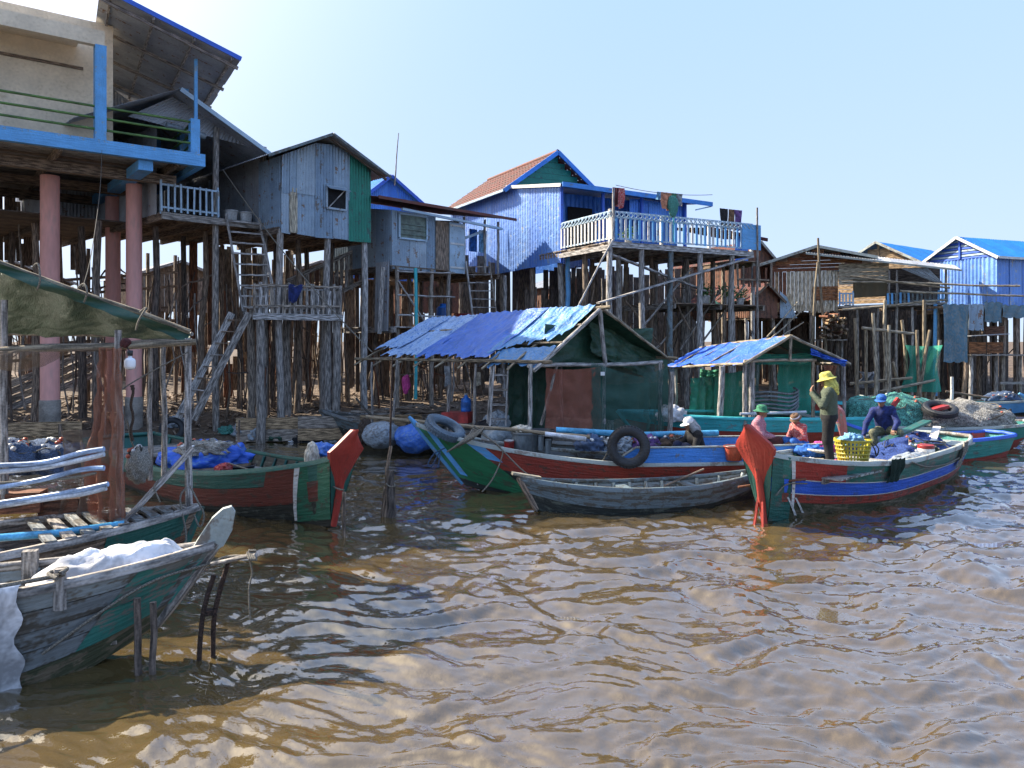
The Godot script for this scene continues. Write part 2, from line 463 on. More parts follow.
# ---------------------------------------------------------------- camera, sky, sun, water, ground
func setup():
	var cam := Camera3D.new()
	cam.name = "camera"
	add_child(cam)
	cam.position = Vector3(0, 3, 0)
	cam.projection = Camera3D.PROJECTION_FRUSTUM
	cam.near = 0.1; cam.far = 2500
	cam.size = 768.0 / F * 0.1
	cam.frustum_offset = Vector2(0, -44.0 / F * 0.1)
	cam.current = true
	var we := WorldEnvironment.new()
	we.name = "environment"
	var env := Environment.new()
	env.background_mode = Environment.BG_SKY
	var sm := ProceduralSkyMaterial.new()
	sm.sky_top_color = Color(.35, .43, .56)
	sm.sky_horizon_color = Color(.435, .478, .535)
	sm.sky_curve = 0.2
	sm.ground_horizon_color = Color(.44, .46, .47)
	sm.ground_bottom_color = Color(.3, .25, .2)
	sm.sun_angle_max = 100.0
	sm.sun_curve = 0.29
	sm.sky_energy_multiplier = 0.95
	var sky := Sky.new()
	sky.sky_material = sm
	env.sky = sky
	env.tonemap_mode = Environment.TONE_MAPPER_LINEAR
	env.tonemap_exposure = 5.3
	env.ssao_enabled = true; env.ssil_enabled = true; env.sdfgi_enabled = true
	we.environment = env
	add_child(we)
	var sun := DirectionalLight3D.new()
	sun.name = "sun"
	sun.light_energy = 0.76
	sun.light_color = Color(1, .95, .87)
	sun.light_angular_distance = 0.5
	sun.shadow_enabled = true
	add_child(sun)
	sun.look_at_from_position(Vector3(-0.84, 0.72, -0.38) * 50, Vector3.ZERO)

func shore(X: float) -> float:   # distance of the water's edge in front of the village
	var pts := [[-60, 15.0], [-20, 19.0], [-13, 20.6], [-8, 22.6], [-4, 23.4], [0, 24.5], [4, 25.5], [8, 28.5], [12, 32.0], [17, 33.8], [26, 34.5], [80, 36.0]]
	for i in pts.size() - 1:
		if X <= pts[i + 1][0]: return lerpf(pts[i][1], pts[i + 1][1], clampf((X - pts[i][0]) / (pts[i + 1][0] - pts[i][0]), 0, 1))
	return 36.0
func ground_y(X: float, d: float) -> float:
	var e := d - shore(X)
	if e < 0: return maxf(-1.2, e * 0.5)
	return 0.62 * (1 - exp(-e * 1.1)) + minf(e * 0.035, 0.7)
func build_ground():
	var fn := FastNoiseLite.new()
	fn.seed = 5; fn.frequency = 0.35; fn.fractal_octaves = 4
	var xs := []
	var X := -60.0
	while X < 90.0:
		xs.append(X); X += 0.4 if X > -22 and X < 30 else 2.5
	var ds := []
	var e := -3.0
	while e < 700.0:
		ds.append(e); e += 0.3 if e < 16 else e * 0.16
	var q := PackedVector3Array()
	for k in ds:
		for a in xs:
			var d: float = shore(a) + k
			var f := maxf(1.0, d / 50.0)
			q.append(Vector3(a * f, ground_y(a, d) + fn.get_noise_2d(a, d) * 0.22 * clampf(k + 0.6, 0, 1) * (0.4 if k < 1 else 1.0), -d))
	var mb := MB.new()
	mb.sheet(q, xs.size(), ds.size())
	single("ground", "brown muddy river bank strewn with debris under the stilt houses", "ground", mb, M.mud, "", "structure")
func build_water():
	var fn := FastNoiseLite.new()
	fn.seed = 9; fn.frequency = 1.0; fn.fractal_octaves = 1
	fn.noise_type = FastNoiseLite.TYPE_SIMPLEX_SMOOTH
	var q := PackedVector3Array()
	var nu := 560
	var rows := []
	var d := 3.2
	while d < 48.0:
		rows.append(d); d *= 1.0062
	for dd in rows:
		for i in nu:
			var X: float = lerpf(-1.05, 1.05, float(i) / (nu - 1)) * dd
			q.append(Vector3(X, wave(fn, X, dd), -dd))
	var mb := MB.new()
	mb.sheet(q, nu, rows.size())
	# calm water beyond the surveyed part, behind the eye and to both sides
	for r in [[-400, 3.2, 400, -400], [-400, 48, -50.2, 3.2], [50.2, 48, 400, 3.2], [-400, 70, 400, 48]]:
		mb.quad(V(r[0], -.03, -r[3]), V(r[2], -.03, -r[3]), V(r[2], -.03, -r[1]), V(r[0], -.03, -r[1]))
	mb.quad(V(-50.3, -.06, -3), V(50.3, -.06, -3), V(50.3, -.06, -48), V(-50.3, -.06, -48))
	var m := StandardMaterial3D.new()
	m.albedo_color = lin(Color(.088, .060, .022))
	m.roughness = 0.02
	m.metallic_specular = 0.85
	m.clearcoat_enabled = true; m.clearcoat = 1.0; m.clearcoat_roughness = 0.03
	m.normal_enabled = true; m.normal_texture = T.nfine; m.normal_scale = 0.11
	tri(m, 0.8)
	single("water", "muddy brown river with choppy ripples mirroring the pale sky", "water", mb, m, "", "structure")
func wave(fn: FastNoiseLite, X: float, d: float) -> float:
	var wx := X + 0.25 * fn.get_noise_2d(X * 0.5, d * 0.5 + 40)
	var wd := d + 0.25 * fn.get_noise_2d(X * 0.5 + 70, d * 0.5)
	var chop := 0.75 + 0.45 * smoothstep(-3.0, 6.0, X)
	var near := 1.0 - 0.55 * smoothstep(14.0, 30.0, d)
	var y := 0.040 * fn.get_noise_2d(wx * 0.30 + 5, wd * 0.55)
	# steep-sided wavelets whose phase wanders, strongest in patches
	var ph := wd * 1.15 + wx * 0.18 + 1.5 * fn.get_noise_2d(wx * 0.42, wd * 0.55 + 60)
	y += 0.036 * (0.75 + 0.7 * fn.get_noise_2d(wx * .35 + 30, wd * .4)) * asin(0.95 * sin(ph * TAU * 0.62)) * 0.64
	ph = wd * 2.3 - wx * 0.55 + 1.4 * fn.get_noise_2d(wx * 0.9 + 11, wd * 1.2)
	y += 0.017 * (0.7 + 0.9 * fn.get_noise_2d(wx * .6, wd * .7 + 80)) * asin(0.95 * sin(ph * TAU * 0.6)) * 0.64
	y += 0.030 * fn.get_noise_2d((wx + wd * .25) * 0.62, (wd - wx * .15) * 1.7 + 20)
	y += 0.014 * fn.get_noise_2d((wx - wd * .30) * 1.5 + 9, (wd + wx * .2) * 3.6)
	y += 0.012 * fn.get_noise_2d((wx + wd * .2) * 3.6, wd * 8.5)
	y += 0.0042 * fn.get_noise_2d(wx * 10, wd * 17)
	return y * chop * near
# ---------------------------------------------------------------- houses on stilts
func gy_at(par: Node3D, x: float, z: float) -> float:
	var w := par.transform * Vector3(x, 0, z)
	return ground_y(w.x, -w.z)
func stilts(par: Node3D, xs: Array, zs: Array, top: float, r: float, mats: Array, jit := 0.12):
	for x in xs:
		for z in zs:
			var a := V(x + R(-jit, jit), 0, z + R(-jit, jit))
			a.y = gy_at(par, a.x, a.z) - 0.35
			ppole(par, "stilt", a, V(x + R(-.05, .05), top, z + R(-.05, .05)), r * R(.85, 1.2), r * R(.75, .95), pick(mats), .012, 8)
func clutter(par: Node3D, x0: float, x1: float, z0: float, z1: float, top: float, k: int, mats: Array):
	for i in k:
		var x := R(x0, x1)
		var z := R(z0, z1)
		var g := gy_at(par, x, z)
		if R(0, 1) < .72:
			ppole(par, "prop_pole", V(x, g - .2, z), V(x + R(-.6, .6), R(lerpf(g, top, .55), top), z + R(-.3, .3)), R(.02, .045), R(.015, .03), pick(mats), .035, 5)
		else:
			var y := R(g + .4, top - .5)
			ppole(par, "cross_pole", V(x, y, z), V(x + R(-1.6, 1.6), y + R(-.9, .9), z + R(-.5, .5)), R(.02, .035), R(.015, .025), pick(mats), .03, 5)
func boards(par: Node3D, x0: float, x1: float, z: float, y0: float, y1: float, mats: Array, gap := .15):
	var x := x0
	while x < x1:
		var w := R(.14, .34)
		if R(0, 1) > gap: pbeam(par, "wall_board", V(x + w / 2, y0 + R(-.1, .4), z + R(-.02, .02)), V(x + w / 2 + R(-.05, .05), y1 + R(-.5, .1), z), w, .025, pick(mats), V(0, 0, 1))
		x += w + R(.0, .05)
func deck(par: Node3D, x0: float, x1: float, z0: float, z1: float, y: float, bw: float, mats: Array, joists := 4):
	var z := z0
	while z > z1 + .05:
		var w := minf(bw, z - z1)
		pbeam(par, "floor_board", V(x0 + R(-.04, .04), y - .018 + R(-.004, .004), z - w / 2), V(x1 + R(-.04, .04), y - .018, z - w / 2), w - .015, .036, pick(mats))
		z -= bw
	for i in joists:
		var x := lerpf(x0 + .08, x1 - .08, float(i) / maxi(joists - 1, 1))
		pbeam(par, "joist", V(x, y - .12, z0 - .02), V(x, y - .12, z1), .09, .16, pick(mats))
func fence(par: Node3D, a: Vector3, b: Vector3, h: float, gap: float, pw: float, rail: Array, pick_m: Array, post := .05):
	var l := a.distance_to(b)
	var k := int(l / gap)
	var out := (b - a).normalized().cross(Vector3.UP)
	for i in k + 1:
		var p := a.lerp(b, float(i) / k)
		pbeam(par, "baluster", p + V(0, .03, 0) + out * .03, p + V(R(-.02, .02), h * R(.9, 1.02), 0) + out * .03, pw, .022, pick(pick_m), out)
	for y in [.14, h * .92]:
		pbeam(par, "rail", a + V(0, y, 0), b + V(0, y + R(-.02, .02), 0), .045, .055, pick(rail))
	for p in [a, b]: pbeam(par, "rail_post", p - V(0, .05, 0) - out * .03, p + V(0, h + .06, 0) - out * .03, post, post, pick(rail))
func window(par: Node3D, c0: Vector3, c1: Vector3, fm: Material, pm: Material, z: float):
	var q := MB.new()
	q.beam(V((c0.x + c1.x) / 2, c0.y, z + .006), V((c0.x + c1.x) / 2, c1.y, z + .006), absf(c1.x - c0.x), .012, Vector3(0, 0, 1))
	var w := part(par, "window", q, pm)
	var x0 := minf(c0.x, c1.x)
	var x1 := maxf(c0.x, c1.x)
	var y0 := minf(c0.y, c1.y)
	var y1 := maxf(c0.y, c1.y)
	for e in [[V(x0 - .03, y0 - .03, z + .03), V(x1 + .03, y0 - .03, z + .03)], [V(x0 - .03, y1 + .03, z + .03), V(x1 + .03, y1 + .03, z + .03)], [V(x0 - .03, y0, z + .03), V(x0 - .03, y1, z + .03)], [V(x1 + .03, y0, z + .03), V(x1 + .03, y1, z + .03)]]:
		var f := MB.new()
		f.beam(e[0], e[1], .06, .05, Vector3(0, 0, 1))
		part(w, "frame", f, fm)
	return w
func ladder(called: String, label: String, a0: Vector3, a1: Vector3, b0: Vector3, b1: Vector3, k: int, m: Array, rw := .09, flat := false):
	var t := thing(called, label, "ladder", a1)
	for e in [[a0, a1], [b0, b1]]: pbeam(t, "side_rail", e[1], e[0], .045, rw, pick(m))
	for i in k:
		var f := (i + .6) / k
		var up := (a1 - a0).cross(b0 - a0).normalized() if not flat else Vector3.UP
		pbeam(t, "rung", a0.lerp(a1, f), b0.lerp(b1, f), .10 if flat else .05, .03, pick(m), up)
	return t

func house_pink():
	var h := house("stilt_house", "cream house on thick pink columns with blue edged balcony and green rails", -8.5, 21.3, 38, .8)
	var fy := 8.12
	pbeam(h, "balcony_edge", V(-8.5, fy - .17, -.09), V(.05, fy - .17, -.09), .18, .34, M.p_skyblue)
	pbeam(h, "balcony_edge", V(-.04, fy - .17, -.18), V(-.04, fy - .17, -8), .18, .34, M.p_skyblue)
	var bk := L(145, 165, -.25)
	pbeam(h, "beam_end", V(bk.x, fy - .48, -.16), V(bk.x, fy - .48, -8), .36, .26, M.p_skyblue)
	var z := -.2
	while z > -9.0:
		pbeam(h, "floor_board", V(-8.5, fy - .14, z - .14), V(-.12, fy - .14, z - .14), .265, .05, pick(M.brown + M.grey))
		z -= .28
	for x in [-6.6, -4.9, -3.4, -.6]: pbeam(h, "joist", V(x, fy - .28, -.2), V(x, fy - .28, -9), .1, .2, pick(M.brown))
	for zz in [-1.7, -4.3, -6.8]: pbeam(h, "floor_beam", V(-8.5, fy - .5, zz), V(-.3, fy - .5, zz), .22, .26, pick(M.brown))
	for c in [[50, 418, .24], [134, 414, .215], [113, 408, .22]]:
		var p := Ly(c[0], c[1], .85)
		var q := MB.new()
		q.lathe([Vector2(c[2], 1.35), Vector2(c[2], fy - .6)], 20, V(p.x, 0, p.z))
		var col := part(h, "column", q, M.pink)
		q = MB.new()
		q.lathe([Vector2(c[2] + .03, 0), Vector2(c[2] + .03, 1.33), Vector2(c[2] - .01, 1.36)], 20, V(p.x, 0, p.z))
		part(col, "column_base", q, M.concrete)
	stilts(h, [-7.4, -5.2, -2.4], [-8.2], fy - .3, .12, M.dark)
	# room
	var wx := L(113, 100, -1.4).x
	pbeam(h, "wall", V(-9, (fy + 11.6) / 2, -1.5), V(wx, (fy + 11.6) / 2, -1.5), .2, 11.6 - fy, M.plaster)
	pbeam(h, "side_wall", V(wx - .1, (fy + 11.2) / 2, -1.62), V(wx - .1, (fy + 11.2) / 2, -7), .2, 11.2 - fy, M.plaster)
	var l0 := L(0, 53, -1.38)
	pbeam(h, "wall_ledge", V(-9, l0.y, -1.37), V(L(83, 70, -1.38).x, l0.y, -1.37), .06, .07, M.brown[0])
	var by := L(100, 46, -.1).y
	pbeam(h, "front_beam", V(-9, by + .18, -.12), V(L(104, 46, -.1).x, by + .18, -.12), .2, .38, M.plaster)
	var soffit := MB.new()
	soffit.beam(V(-9, by + .32, -.8), V(L(85, 46, -.1).x, by + .32, -.8), 1.2, .08)
	part(h, "soffit", soffit, M.plaster)
	for e in [[100, -.13, by, .26], [183, -2.6, 10.6, .26], [156, -5.2, 10.6, .24]]:
		var px: float = L(e[0], 100, e[1]).x
		pbeam(h, "pillar", V(px, fy, e[1]), V(px, e[2], e[1]), e[3], e[3], M.p_skyblue)
	var cx: float = L(194.5, 140, -.14).x
	pbeam(h, "corner_post", V(cx, fy - .1, -.16), V(cx, fy + .95, -.16), .24, .24, M.p_skyblue)
	pbeam(h, "roof_post", V(cx + .04, fy + .9, -.16), V(cx + .04, 10.75, -.16), .08, .08, M.p_skyblue)
	for y in [.28, .57, .86]:
		var q := MB.new()
		q.tube([V(-9, fy + y, -.12), V(cx - .1, fy + y, -.12), V(cx - .02, fy + y - .02, -1.0)], [.032], 8)
		part(h, "rail", q, M.green_pipe)
		q = MB.new()
		q.tube([V(cx, fy + y, -.3), V(cx, fy + y, -2.5)], [.03], 8)
		part(h, "side_rail", q, M.green_pipe)
	# lean-to roof of the veranda
	var A := L(240, 60, .6)
	var B := L(100, -12, .6)
	var back := Ly(203, 116, A.y) - A
	back.y = 0
	back *= 1.5
	sheets(h, "roof_sheet", A, A + back, B + back, B, 8, M.galvanised, .11, .016)
	for k in 4:
		var f := .06 + .29 * k
		pbeam(h, "purlin", A.lerp(B, f) - V(0, .07, 0), A.lerp(B, f) + back - V(0, .07, 0), .06, .08, M.grey[1])
	for k in 5:
		var o := back * (.03 + .23 * k)
		pbeam(h, "rafter", A + o - V(0, .15, 0), B + o - V(0, .15, 0), .06, .09, M.grey[1])
	pbeam(h, "roof_trim", A + V(.02, .02, .05), B + V(0, .02, .05), .03, .12, M.p_royal)
	sheets(h, "back_wall", V(wx, fy, -7), V(-.1, fy, -7), V(-.1, 11.0, -7), V(wx, 12.2, -7), 4, M.galvanised)
	var rr := L(60, 21, -3)
	sheets(h, "roof_sheet", V(-9, rr.y, -3), V(wx, rr.y, -3), V(wx, rr.y + .5, -6.5), V(-9, rr.y + .5, -6.5), 6, M.blue_roof)
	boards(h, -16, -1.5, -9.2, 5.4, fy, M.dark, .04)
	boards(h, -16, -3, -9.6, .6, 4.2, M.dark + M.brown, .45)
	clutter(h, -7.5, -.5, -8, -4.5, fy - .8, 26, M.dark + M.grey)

func house_open():
	var h := house("stilt_house", "open fronted dark timber house with pale blue balustrade behind its ladder", -7.7, 23.9, 45, .9)
	var fy := 6.6
	var xa: float = L(161, 205, 0).x
	deck(h, xa, 0, 0, -6, fy, .24, M.dark + M.brown, 5)
	deck(h, -12.5, xa - .05, -2.4, -9, fy - .03, .4, M.dark, 6)
	pbeam(h, "front_beam", V(xa, fy - .1, .05), V(0, fy - .1, .05), .08, .2, M.grey[1])
	var x2: float = L(217, 200, -.05).x
	for x in [x2]:
		ppole(h, "post", V(x, gy_at(h, x, -.1) - .3, -.1), V(x, 9.3, -.1), .105, .09, M.grey[1])
	ppole(h, "post", V(.1, gy_at(h, .1, -.1) - .3, -.1), V(.1, 9.0, -.1), .09, .07, M.grey[0])
	stilts(h, [-4.2, -2.6, -1.1], [-1.6, -3.2, -5.6], fy - .2, .11, M.dark + M.brown)
	stilts(h, [-11, -9, -7, -5.4], [-3.4, -6, -8.6], fy - .2, .10, M.dark + M.brown)
	var pk := V(-2.7, 10.05, 0)
	var er := L(268, 153, .4)
	var slope := (pk.y - er.y) / (er.x - pk.x)
	var el := V(-5.4, pk.y - slope * 2.7, 0)
	sheets(h, "roof_sheet", V(er.x, er.y, .45), V(er.x, er.y, -6.4), V(pk.x, pk.y, -6.4), V(pk.x, pk.y, .45), 7, M.galvanised)
	sheets(h, "roof_sheet", V(pk.x, pk.y, .45), V(pk.x, pk.y, -6.4), V(el.x, el.y, -6.4), V(el.x, el.y, .45), 7, M.galvanised)
	pbeam(h, "roof_trim", V(er.x + .03, er.y - .03, .47), V(pk.x, pk.y - .02, .47), .04, .12, M.p_paleblue)
	sheets(h, "gable_sheet", V(-3.9, 9.15, -.15), V(-.35, 8.95, -.15), V(-.5, 9.2, -.15), V(-2.7, 9.95, -.15), 4, M.galvanised)
	sheets(h, "back_wall", V(-4.5, fy, -5.8), V(0, fy, -5.8), V(0, 9.2, -5.8), V(-4.5, 9.4, -5.8), 6, M.galvanised)
	sheets(h, "side_wall", V(0, fy, -.2), V(0, fy, -5.8), V(0, 9.0, -5.8), V(0, 9.0, -.2), 6, M.galvanised)
	sheets(h, "side_wall", V(xa + .1, fy, -5.8), V(xa + .1, fy, -.6), V(xa + .1, 9.2, -.6), V(xa + .1, 9.2, -5.8), 5, M.galvanised)
	sheets(h, "side_wall", V(-4.6, fy, -9), V(-4.6, fy, -5.6), V(-4.6, 9.4, -5.6), V(-4.6, 9.4, -9), 3, M.galvanised)
	fence(h, V(xa, fy, .02), V(x2, fy, .02), .85, .17, .05, [M.p_paleblue], [M.p_paleblue])
	fence(h, V(.0, fy, .12), V(.0, fy, 1.25), .85, .17, .05, [M.p_paleblue], [M.p_paleblue])
	pbeam(h, "side_step", V(-.02, fy - .06, .0), V(-.02, fy - .06, 1.3), .16, .1, M.grey[1])
	ppole(h, "drain_pipe", V(-3.0, 9.0, .2), V(-1.9, 8.9, .2), .10, .10, M.grey_plastic)
	clutter(h, -4.4, .2, -5.8, -.6, fy - .4, 34, M.dark + M.brown + M.grey)
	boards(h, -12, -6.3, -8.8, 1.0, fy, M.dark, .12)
	# low lattice rails in the gaps under the floor
	for k in 6:
		var y := 2.2 + k * .5
		pbeam(h, "lattice_rail", V(-6.2, y, -7.2), V(.3, y + R(.5, .9), -7.2), .05, .10, pick(M.dark))
	for x in range(-6, 1): pbeam(h, "lattice_post", V(x + .2, .6, -7.3), V(x + .2, 6.2, -7.3), .10, .10, pick(M.dark))
	for e in [[231, 209], [246, 211]]:
		var c := L(e[0], e[1], -.45)
		var b := MB.new()
		b.lathe([Vector2(.16, 0), Vector2(.19, .30), Vector2(.21, .31), Vector2(.21, .36), Vector2(.19, .36), Vector2(.16, .06), Vector2(0, .05)], 18, Vector3.ZERO)
		var o := single("bucket", "white plastic bucket on the floor of the open dark house", "bucket", b, M.plastic_white, "buckets in the open house")
		o.position = h.transform * V(c.x, fy - .9, c.z) + V(0, .002, 0)
	var w := func(p: Vector3) -> Vector3: return h.transform * (p - V(0, .9, 0))
	ladder("ladder", "tall grey ladder climbing to the open fronted dark house", w.call(L(226, 214, .12)), P(243, 311, 23.2), w.call(L(259, 218, .12)), P(277, 311, 23.2), 9, [M.grey[2]], .09)

func house_zinc():
	var h := house("stilt_house", "blue grey corrugated metal house with one green panel and dark window", -6.75, 23, 45, .9)
	var bl := L(281, 226, 0)
	var br := L(370, 237, 0)
	var fy := (bl.y + br.y) / 2
	var w := br.x - bl.x
	deck(h, bl.x - .1, br.x + .1, -.05, -5, fy, .25, M.dark + M.brown, 4)
	var pk := L(333, 133, .5)
	var er := L(390, 176, .5)
	var el := L(268, 154, .5)
	var topl := L(284, 156, 0).y
	var topr := L(370, 166, 0).y
	var px := pk.x
	# front: upper and lower sheets of differing ages
	var cuts := [0.0, .085, .16, .36, .56, .74, 1.0]
	for i in 6:
		var a: float = bl.x + w * cuts[i]
		var b: float = bl.x + w * cuts[i + 1] + .02
		var m: Material = [M.zinc[2], M.cream_wood[1], M.zinc[0], M.zinc[1], M.zinc[0], M.green_sheet[0]][i]
		var top := func(x): return lerpf(topl, pk.y - .12, clampf((x - bl.x) / (px - bl.x), 0, 1)) if x < px else lerpf(pk.y - .12, topr, (x - px) / (br.x - px))
		var mid := fy + R(.95, 1.25)
		var q := MB.new()
		if i == 1:
			q.beam(V((a + b) / 2, fy - .15, .02), V((a + b) / 2, fy + 1.2, .02), b - a, .03, Vector3(0, 0, 1))
			part(h, "wall_board", q, m)
		else:
			q.corr(V(a, fy - .18 + R(-.05, .05), .02), V(b, fy - .2, .02), V(b, mid if i < 5 else top.call(b), .02), V(a, mid if i < 5 else top.call(a), .02), .115, .017)
			part(h, "wall_sheet", q, m, "green metal sheet" if i == 5 else "")
		if i < 5:
			q = MB.new()
			q.corr(V(a, mid - .1, .04), V(b, mid - .1, .04), V(b, top.call(b), .04), V(a, top.call(a), .04), .115, .017)
			part(h, "wall_sheet", q, pick(M.zinc))
	var c0 := L(327, 207, .06)
	var c1 := L(345, 190, .06)
	window(h, c0, c1, M.zinc[2], M.cloth.black, .06)
	pbeam(h, "shutter_stay", V(c0.x + .05, c0.y, .1), V(c1.x - .05, c1.y, .2), .03, .03, M.grey[2])
	pbeam(h, "shutter", V((c0.x + c1.x) / 2, c1.y + .06, .06), V((c0.x + c1.x) / 2, c1.y - .08, .34), c1.x - c0.x + .1, .015, M.zinc[2])
	sheets(h, "side_wall", V(bl.x, fy - .1, -1.4), V(bl.x, fy - .1, 0), V(bl.x, topl, 0), V(bl.x, topl, -1.4), 2, M.zinc)
	sheets(h, "side_wall", V(br.x, fy - .1, 0), V(br.x, fy - .1, -5), V(br.x, topr, -5), V(br.x, topr, 0), 5, M.zinc)
	sheets(h, "back_wall", V(bl.x, fy, -5), V(br.x, fy, -5), V(br.x, topr, -5), V(bl.x, topl, -5), 4, M.zinc)
	sheets(h, "roof_sheet", V(er.x, er.y, .5), V(er.x, er.y, -5.4), V(pk.x, pk.y, -5.4), V(pk.x, pk.y, .5), 6, M.galvanised)
	sheets(h, "roof_sheet", V(pk.x, pk.y, .5), V(pk.x, pk.y, -5.4), V(el.x, el.y, -5.4), V(el.x, el.y, .5), 6, M.galvanised)
	pbeam(h, "roof_trim", V(er.x + .02, er.y - .04, .53), V(pk.x, pk.y - .03, .53), .03, .08, M.p_bluegrey)
	pbeam(h, "roof_trim", V(pk.x, pk.y - .03, .53), V(el.x, el.y - .04, .53), .03, .08, M.p_bluegrey)
	for k in 5: pbeam(h, "rafter", V(er.x, er.y - .09, .3 - k), V(pk.x, pk.y - .09, .3 - k), .05, .08, M.dark[0])
	for x in [281, 327, 365]:
		var p: Vector3 = L(x, 300, -.12)
		ppole(h, "post", V(p.x, gy_at(h, p.x, p.z) - .3, p.z), V(p.x + R(-.05, .05), fy - .05, p.z), .12, .10, M.grey[0] if x != 365 else M.grey[2])
	stilts(h, [bl.x + .4, (bl.x + br.x) / 2, br.x - .3], [-1.8, -3.4, -4.8], fy - .1, .10, M.dark + M.brown)
	clutter(h, bl.x, br.x + .5, -6, -.8, fy - .4, 44, M.dark + M.brown + M.red)
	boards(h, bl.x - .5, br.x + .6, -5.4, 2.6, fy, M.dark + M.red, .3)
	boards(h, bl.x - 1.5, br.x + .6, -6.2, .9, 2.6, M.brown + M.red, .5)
	# landing with pickets on its own posts, the rope over it and the stair down
	var t := thing("landing_platform", "weathered timber landing with picket rails below the blue grey metal house", "platform", V(-6.2, .8, -22.7))
	var y := 3.78
	var a0 := P(254, 312, 22.4)
	var a1 := P(340, 317, 23.9)
	a0.y = y; a1.y = y
	var bk := V(-.75, 0, -1.4)
	for k in 7: pbeam(t, "deck_board", a0 + bk * (k / 6.0) + V(0, -.02, 0), a1 + bk * (k / 6.0) + V(0, -.02, 0), .23, .04, pick(M.grey))
	pbeam(t, "edge_beam", a0 + V(0, -.1, .1), a1 + V(.1, -.1, .1), .08, .18, M.grey[2])
	for e in [[.07, 0.0], [.96, 0.0], [.07, 1.0], [.96, 1.0], [.5, 1.0]]:
		var p: Vector3 = a0.lerp(a1, e[0]) + bk * e[1]
		ppole(t, "post", V(p.x, ground_y(p.x, -p.z) - .3, p.z), V(p.x, y - .06, p.z), .14, .12, pick(M.grey))
	for e in [[a0, a1], [a0 + bk, a1 + bk], [a1, a1 + bk]]:
		var l: float = e[0].distance_to(e[1])
		var k := int(l / .17)
		for i in k + 1:
			if R(0, 1) < .1: continue
			var p: Vector3 = e[0].lerp(e[1], float(i) / k)
			pbeam(t, "picket", p, p + V(R(-.03, .03), R(.72, .95), 0), R(.07, .12), .02, pick(M.grey), (e[1] - e[0]).cross(Vector3.UP))
		for yy in [.22, .82]: pbeam(t, "rail", e[0] + V(0, yy, .04), e[1] + V(0, yy + .03, .04), .04, .06, pick(M.grey))
	var sa := P(232, 313, 22.6)
	var sb := P(249, 313, 22.3)
	ladder("stair", "steep plank stair from the timber landing down to the mud", sa, P(178, 418, 22.2), sb, P(193, 420, 21.6), 9, M.grey + M.brown, .2, true)
	var q := MB.new()
	q.tube(sag(P(223, 170, 23.4), P(372, 352, 21.5), .25), [.018], 5)
	single("rope", "long slack rope hung from the open house down past the landing", "rope", q, M.rope)
	q = MB.new()
	var pts := PackedVector3Array()
	for j in 8:
		for i in 7:
			var fx := i / 6.0
			var fy2 := j / 7.0
			pts.append(a0.lerp(a1, .40 + .17 * fx * (1 - .45 * fy2)) + V(0, .86 - .52 * fy2 + .03 * sin(fx * 9), .10 + .05 * sin(fx * 11 + fy2 * 3)))
	q.sheet(pts, 7, 8, .4, .5, true)
	single("cloth", "dark blue cloth hung over the landing's picket rail", "cloth", q, M.cloth.deep_blue)
	q = MB.new()
	q.lathe([Vector2(0, 0), Vector2(.16, .0), Vector2(.26, .09), Vector2(.27, .09), Vector2(.17, .015)], 18)
	var bs := single("basin", "pale shallow basin on the timber landing boards", "basin", q, M.plastic_white)
	bs.position = a0.lerp(a1, .5) + bk * .2 + V(0, .003, 0)
	# the ramp behind it
	t = thing("bamboo_ramp", "sloping walkway with ragged tan slats behind the timber landing", "ramp", V(-6, 1, -27))
	var r0 := P(287, 281, 27)
	var r1 := P(366, 246, 27.6)
	pbeam(t, "handrail", r0, r1, .06, .14, M.grey[2])
	pbeam(t, "bearer", r0 - V(0, 1.3, 0), r1 - V(0, 1.2, 0), .1, .14, M.grey[0])
	for i in 17:
		var p := r0.lerp(r1, i / 16.0)
		pbeam(t, "slat", p - V(0, R(.9, 1.35), 0), p - V(0, .05, 0), .13, .02, pick(M.tan_wood + M.red + M.grey), V(0, 0, 1))
	for f in [.1, .5, .95]:
		var p := r0.lerp(r1, f)
		ppole(t, "post", V(p.x, ground_y(p.x, -p.z) - .3, p.z), p, .07, .06, M.grey[1])

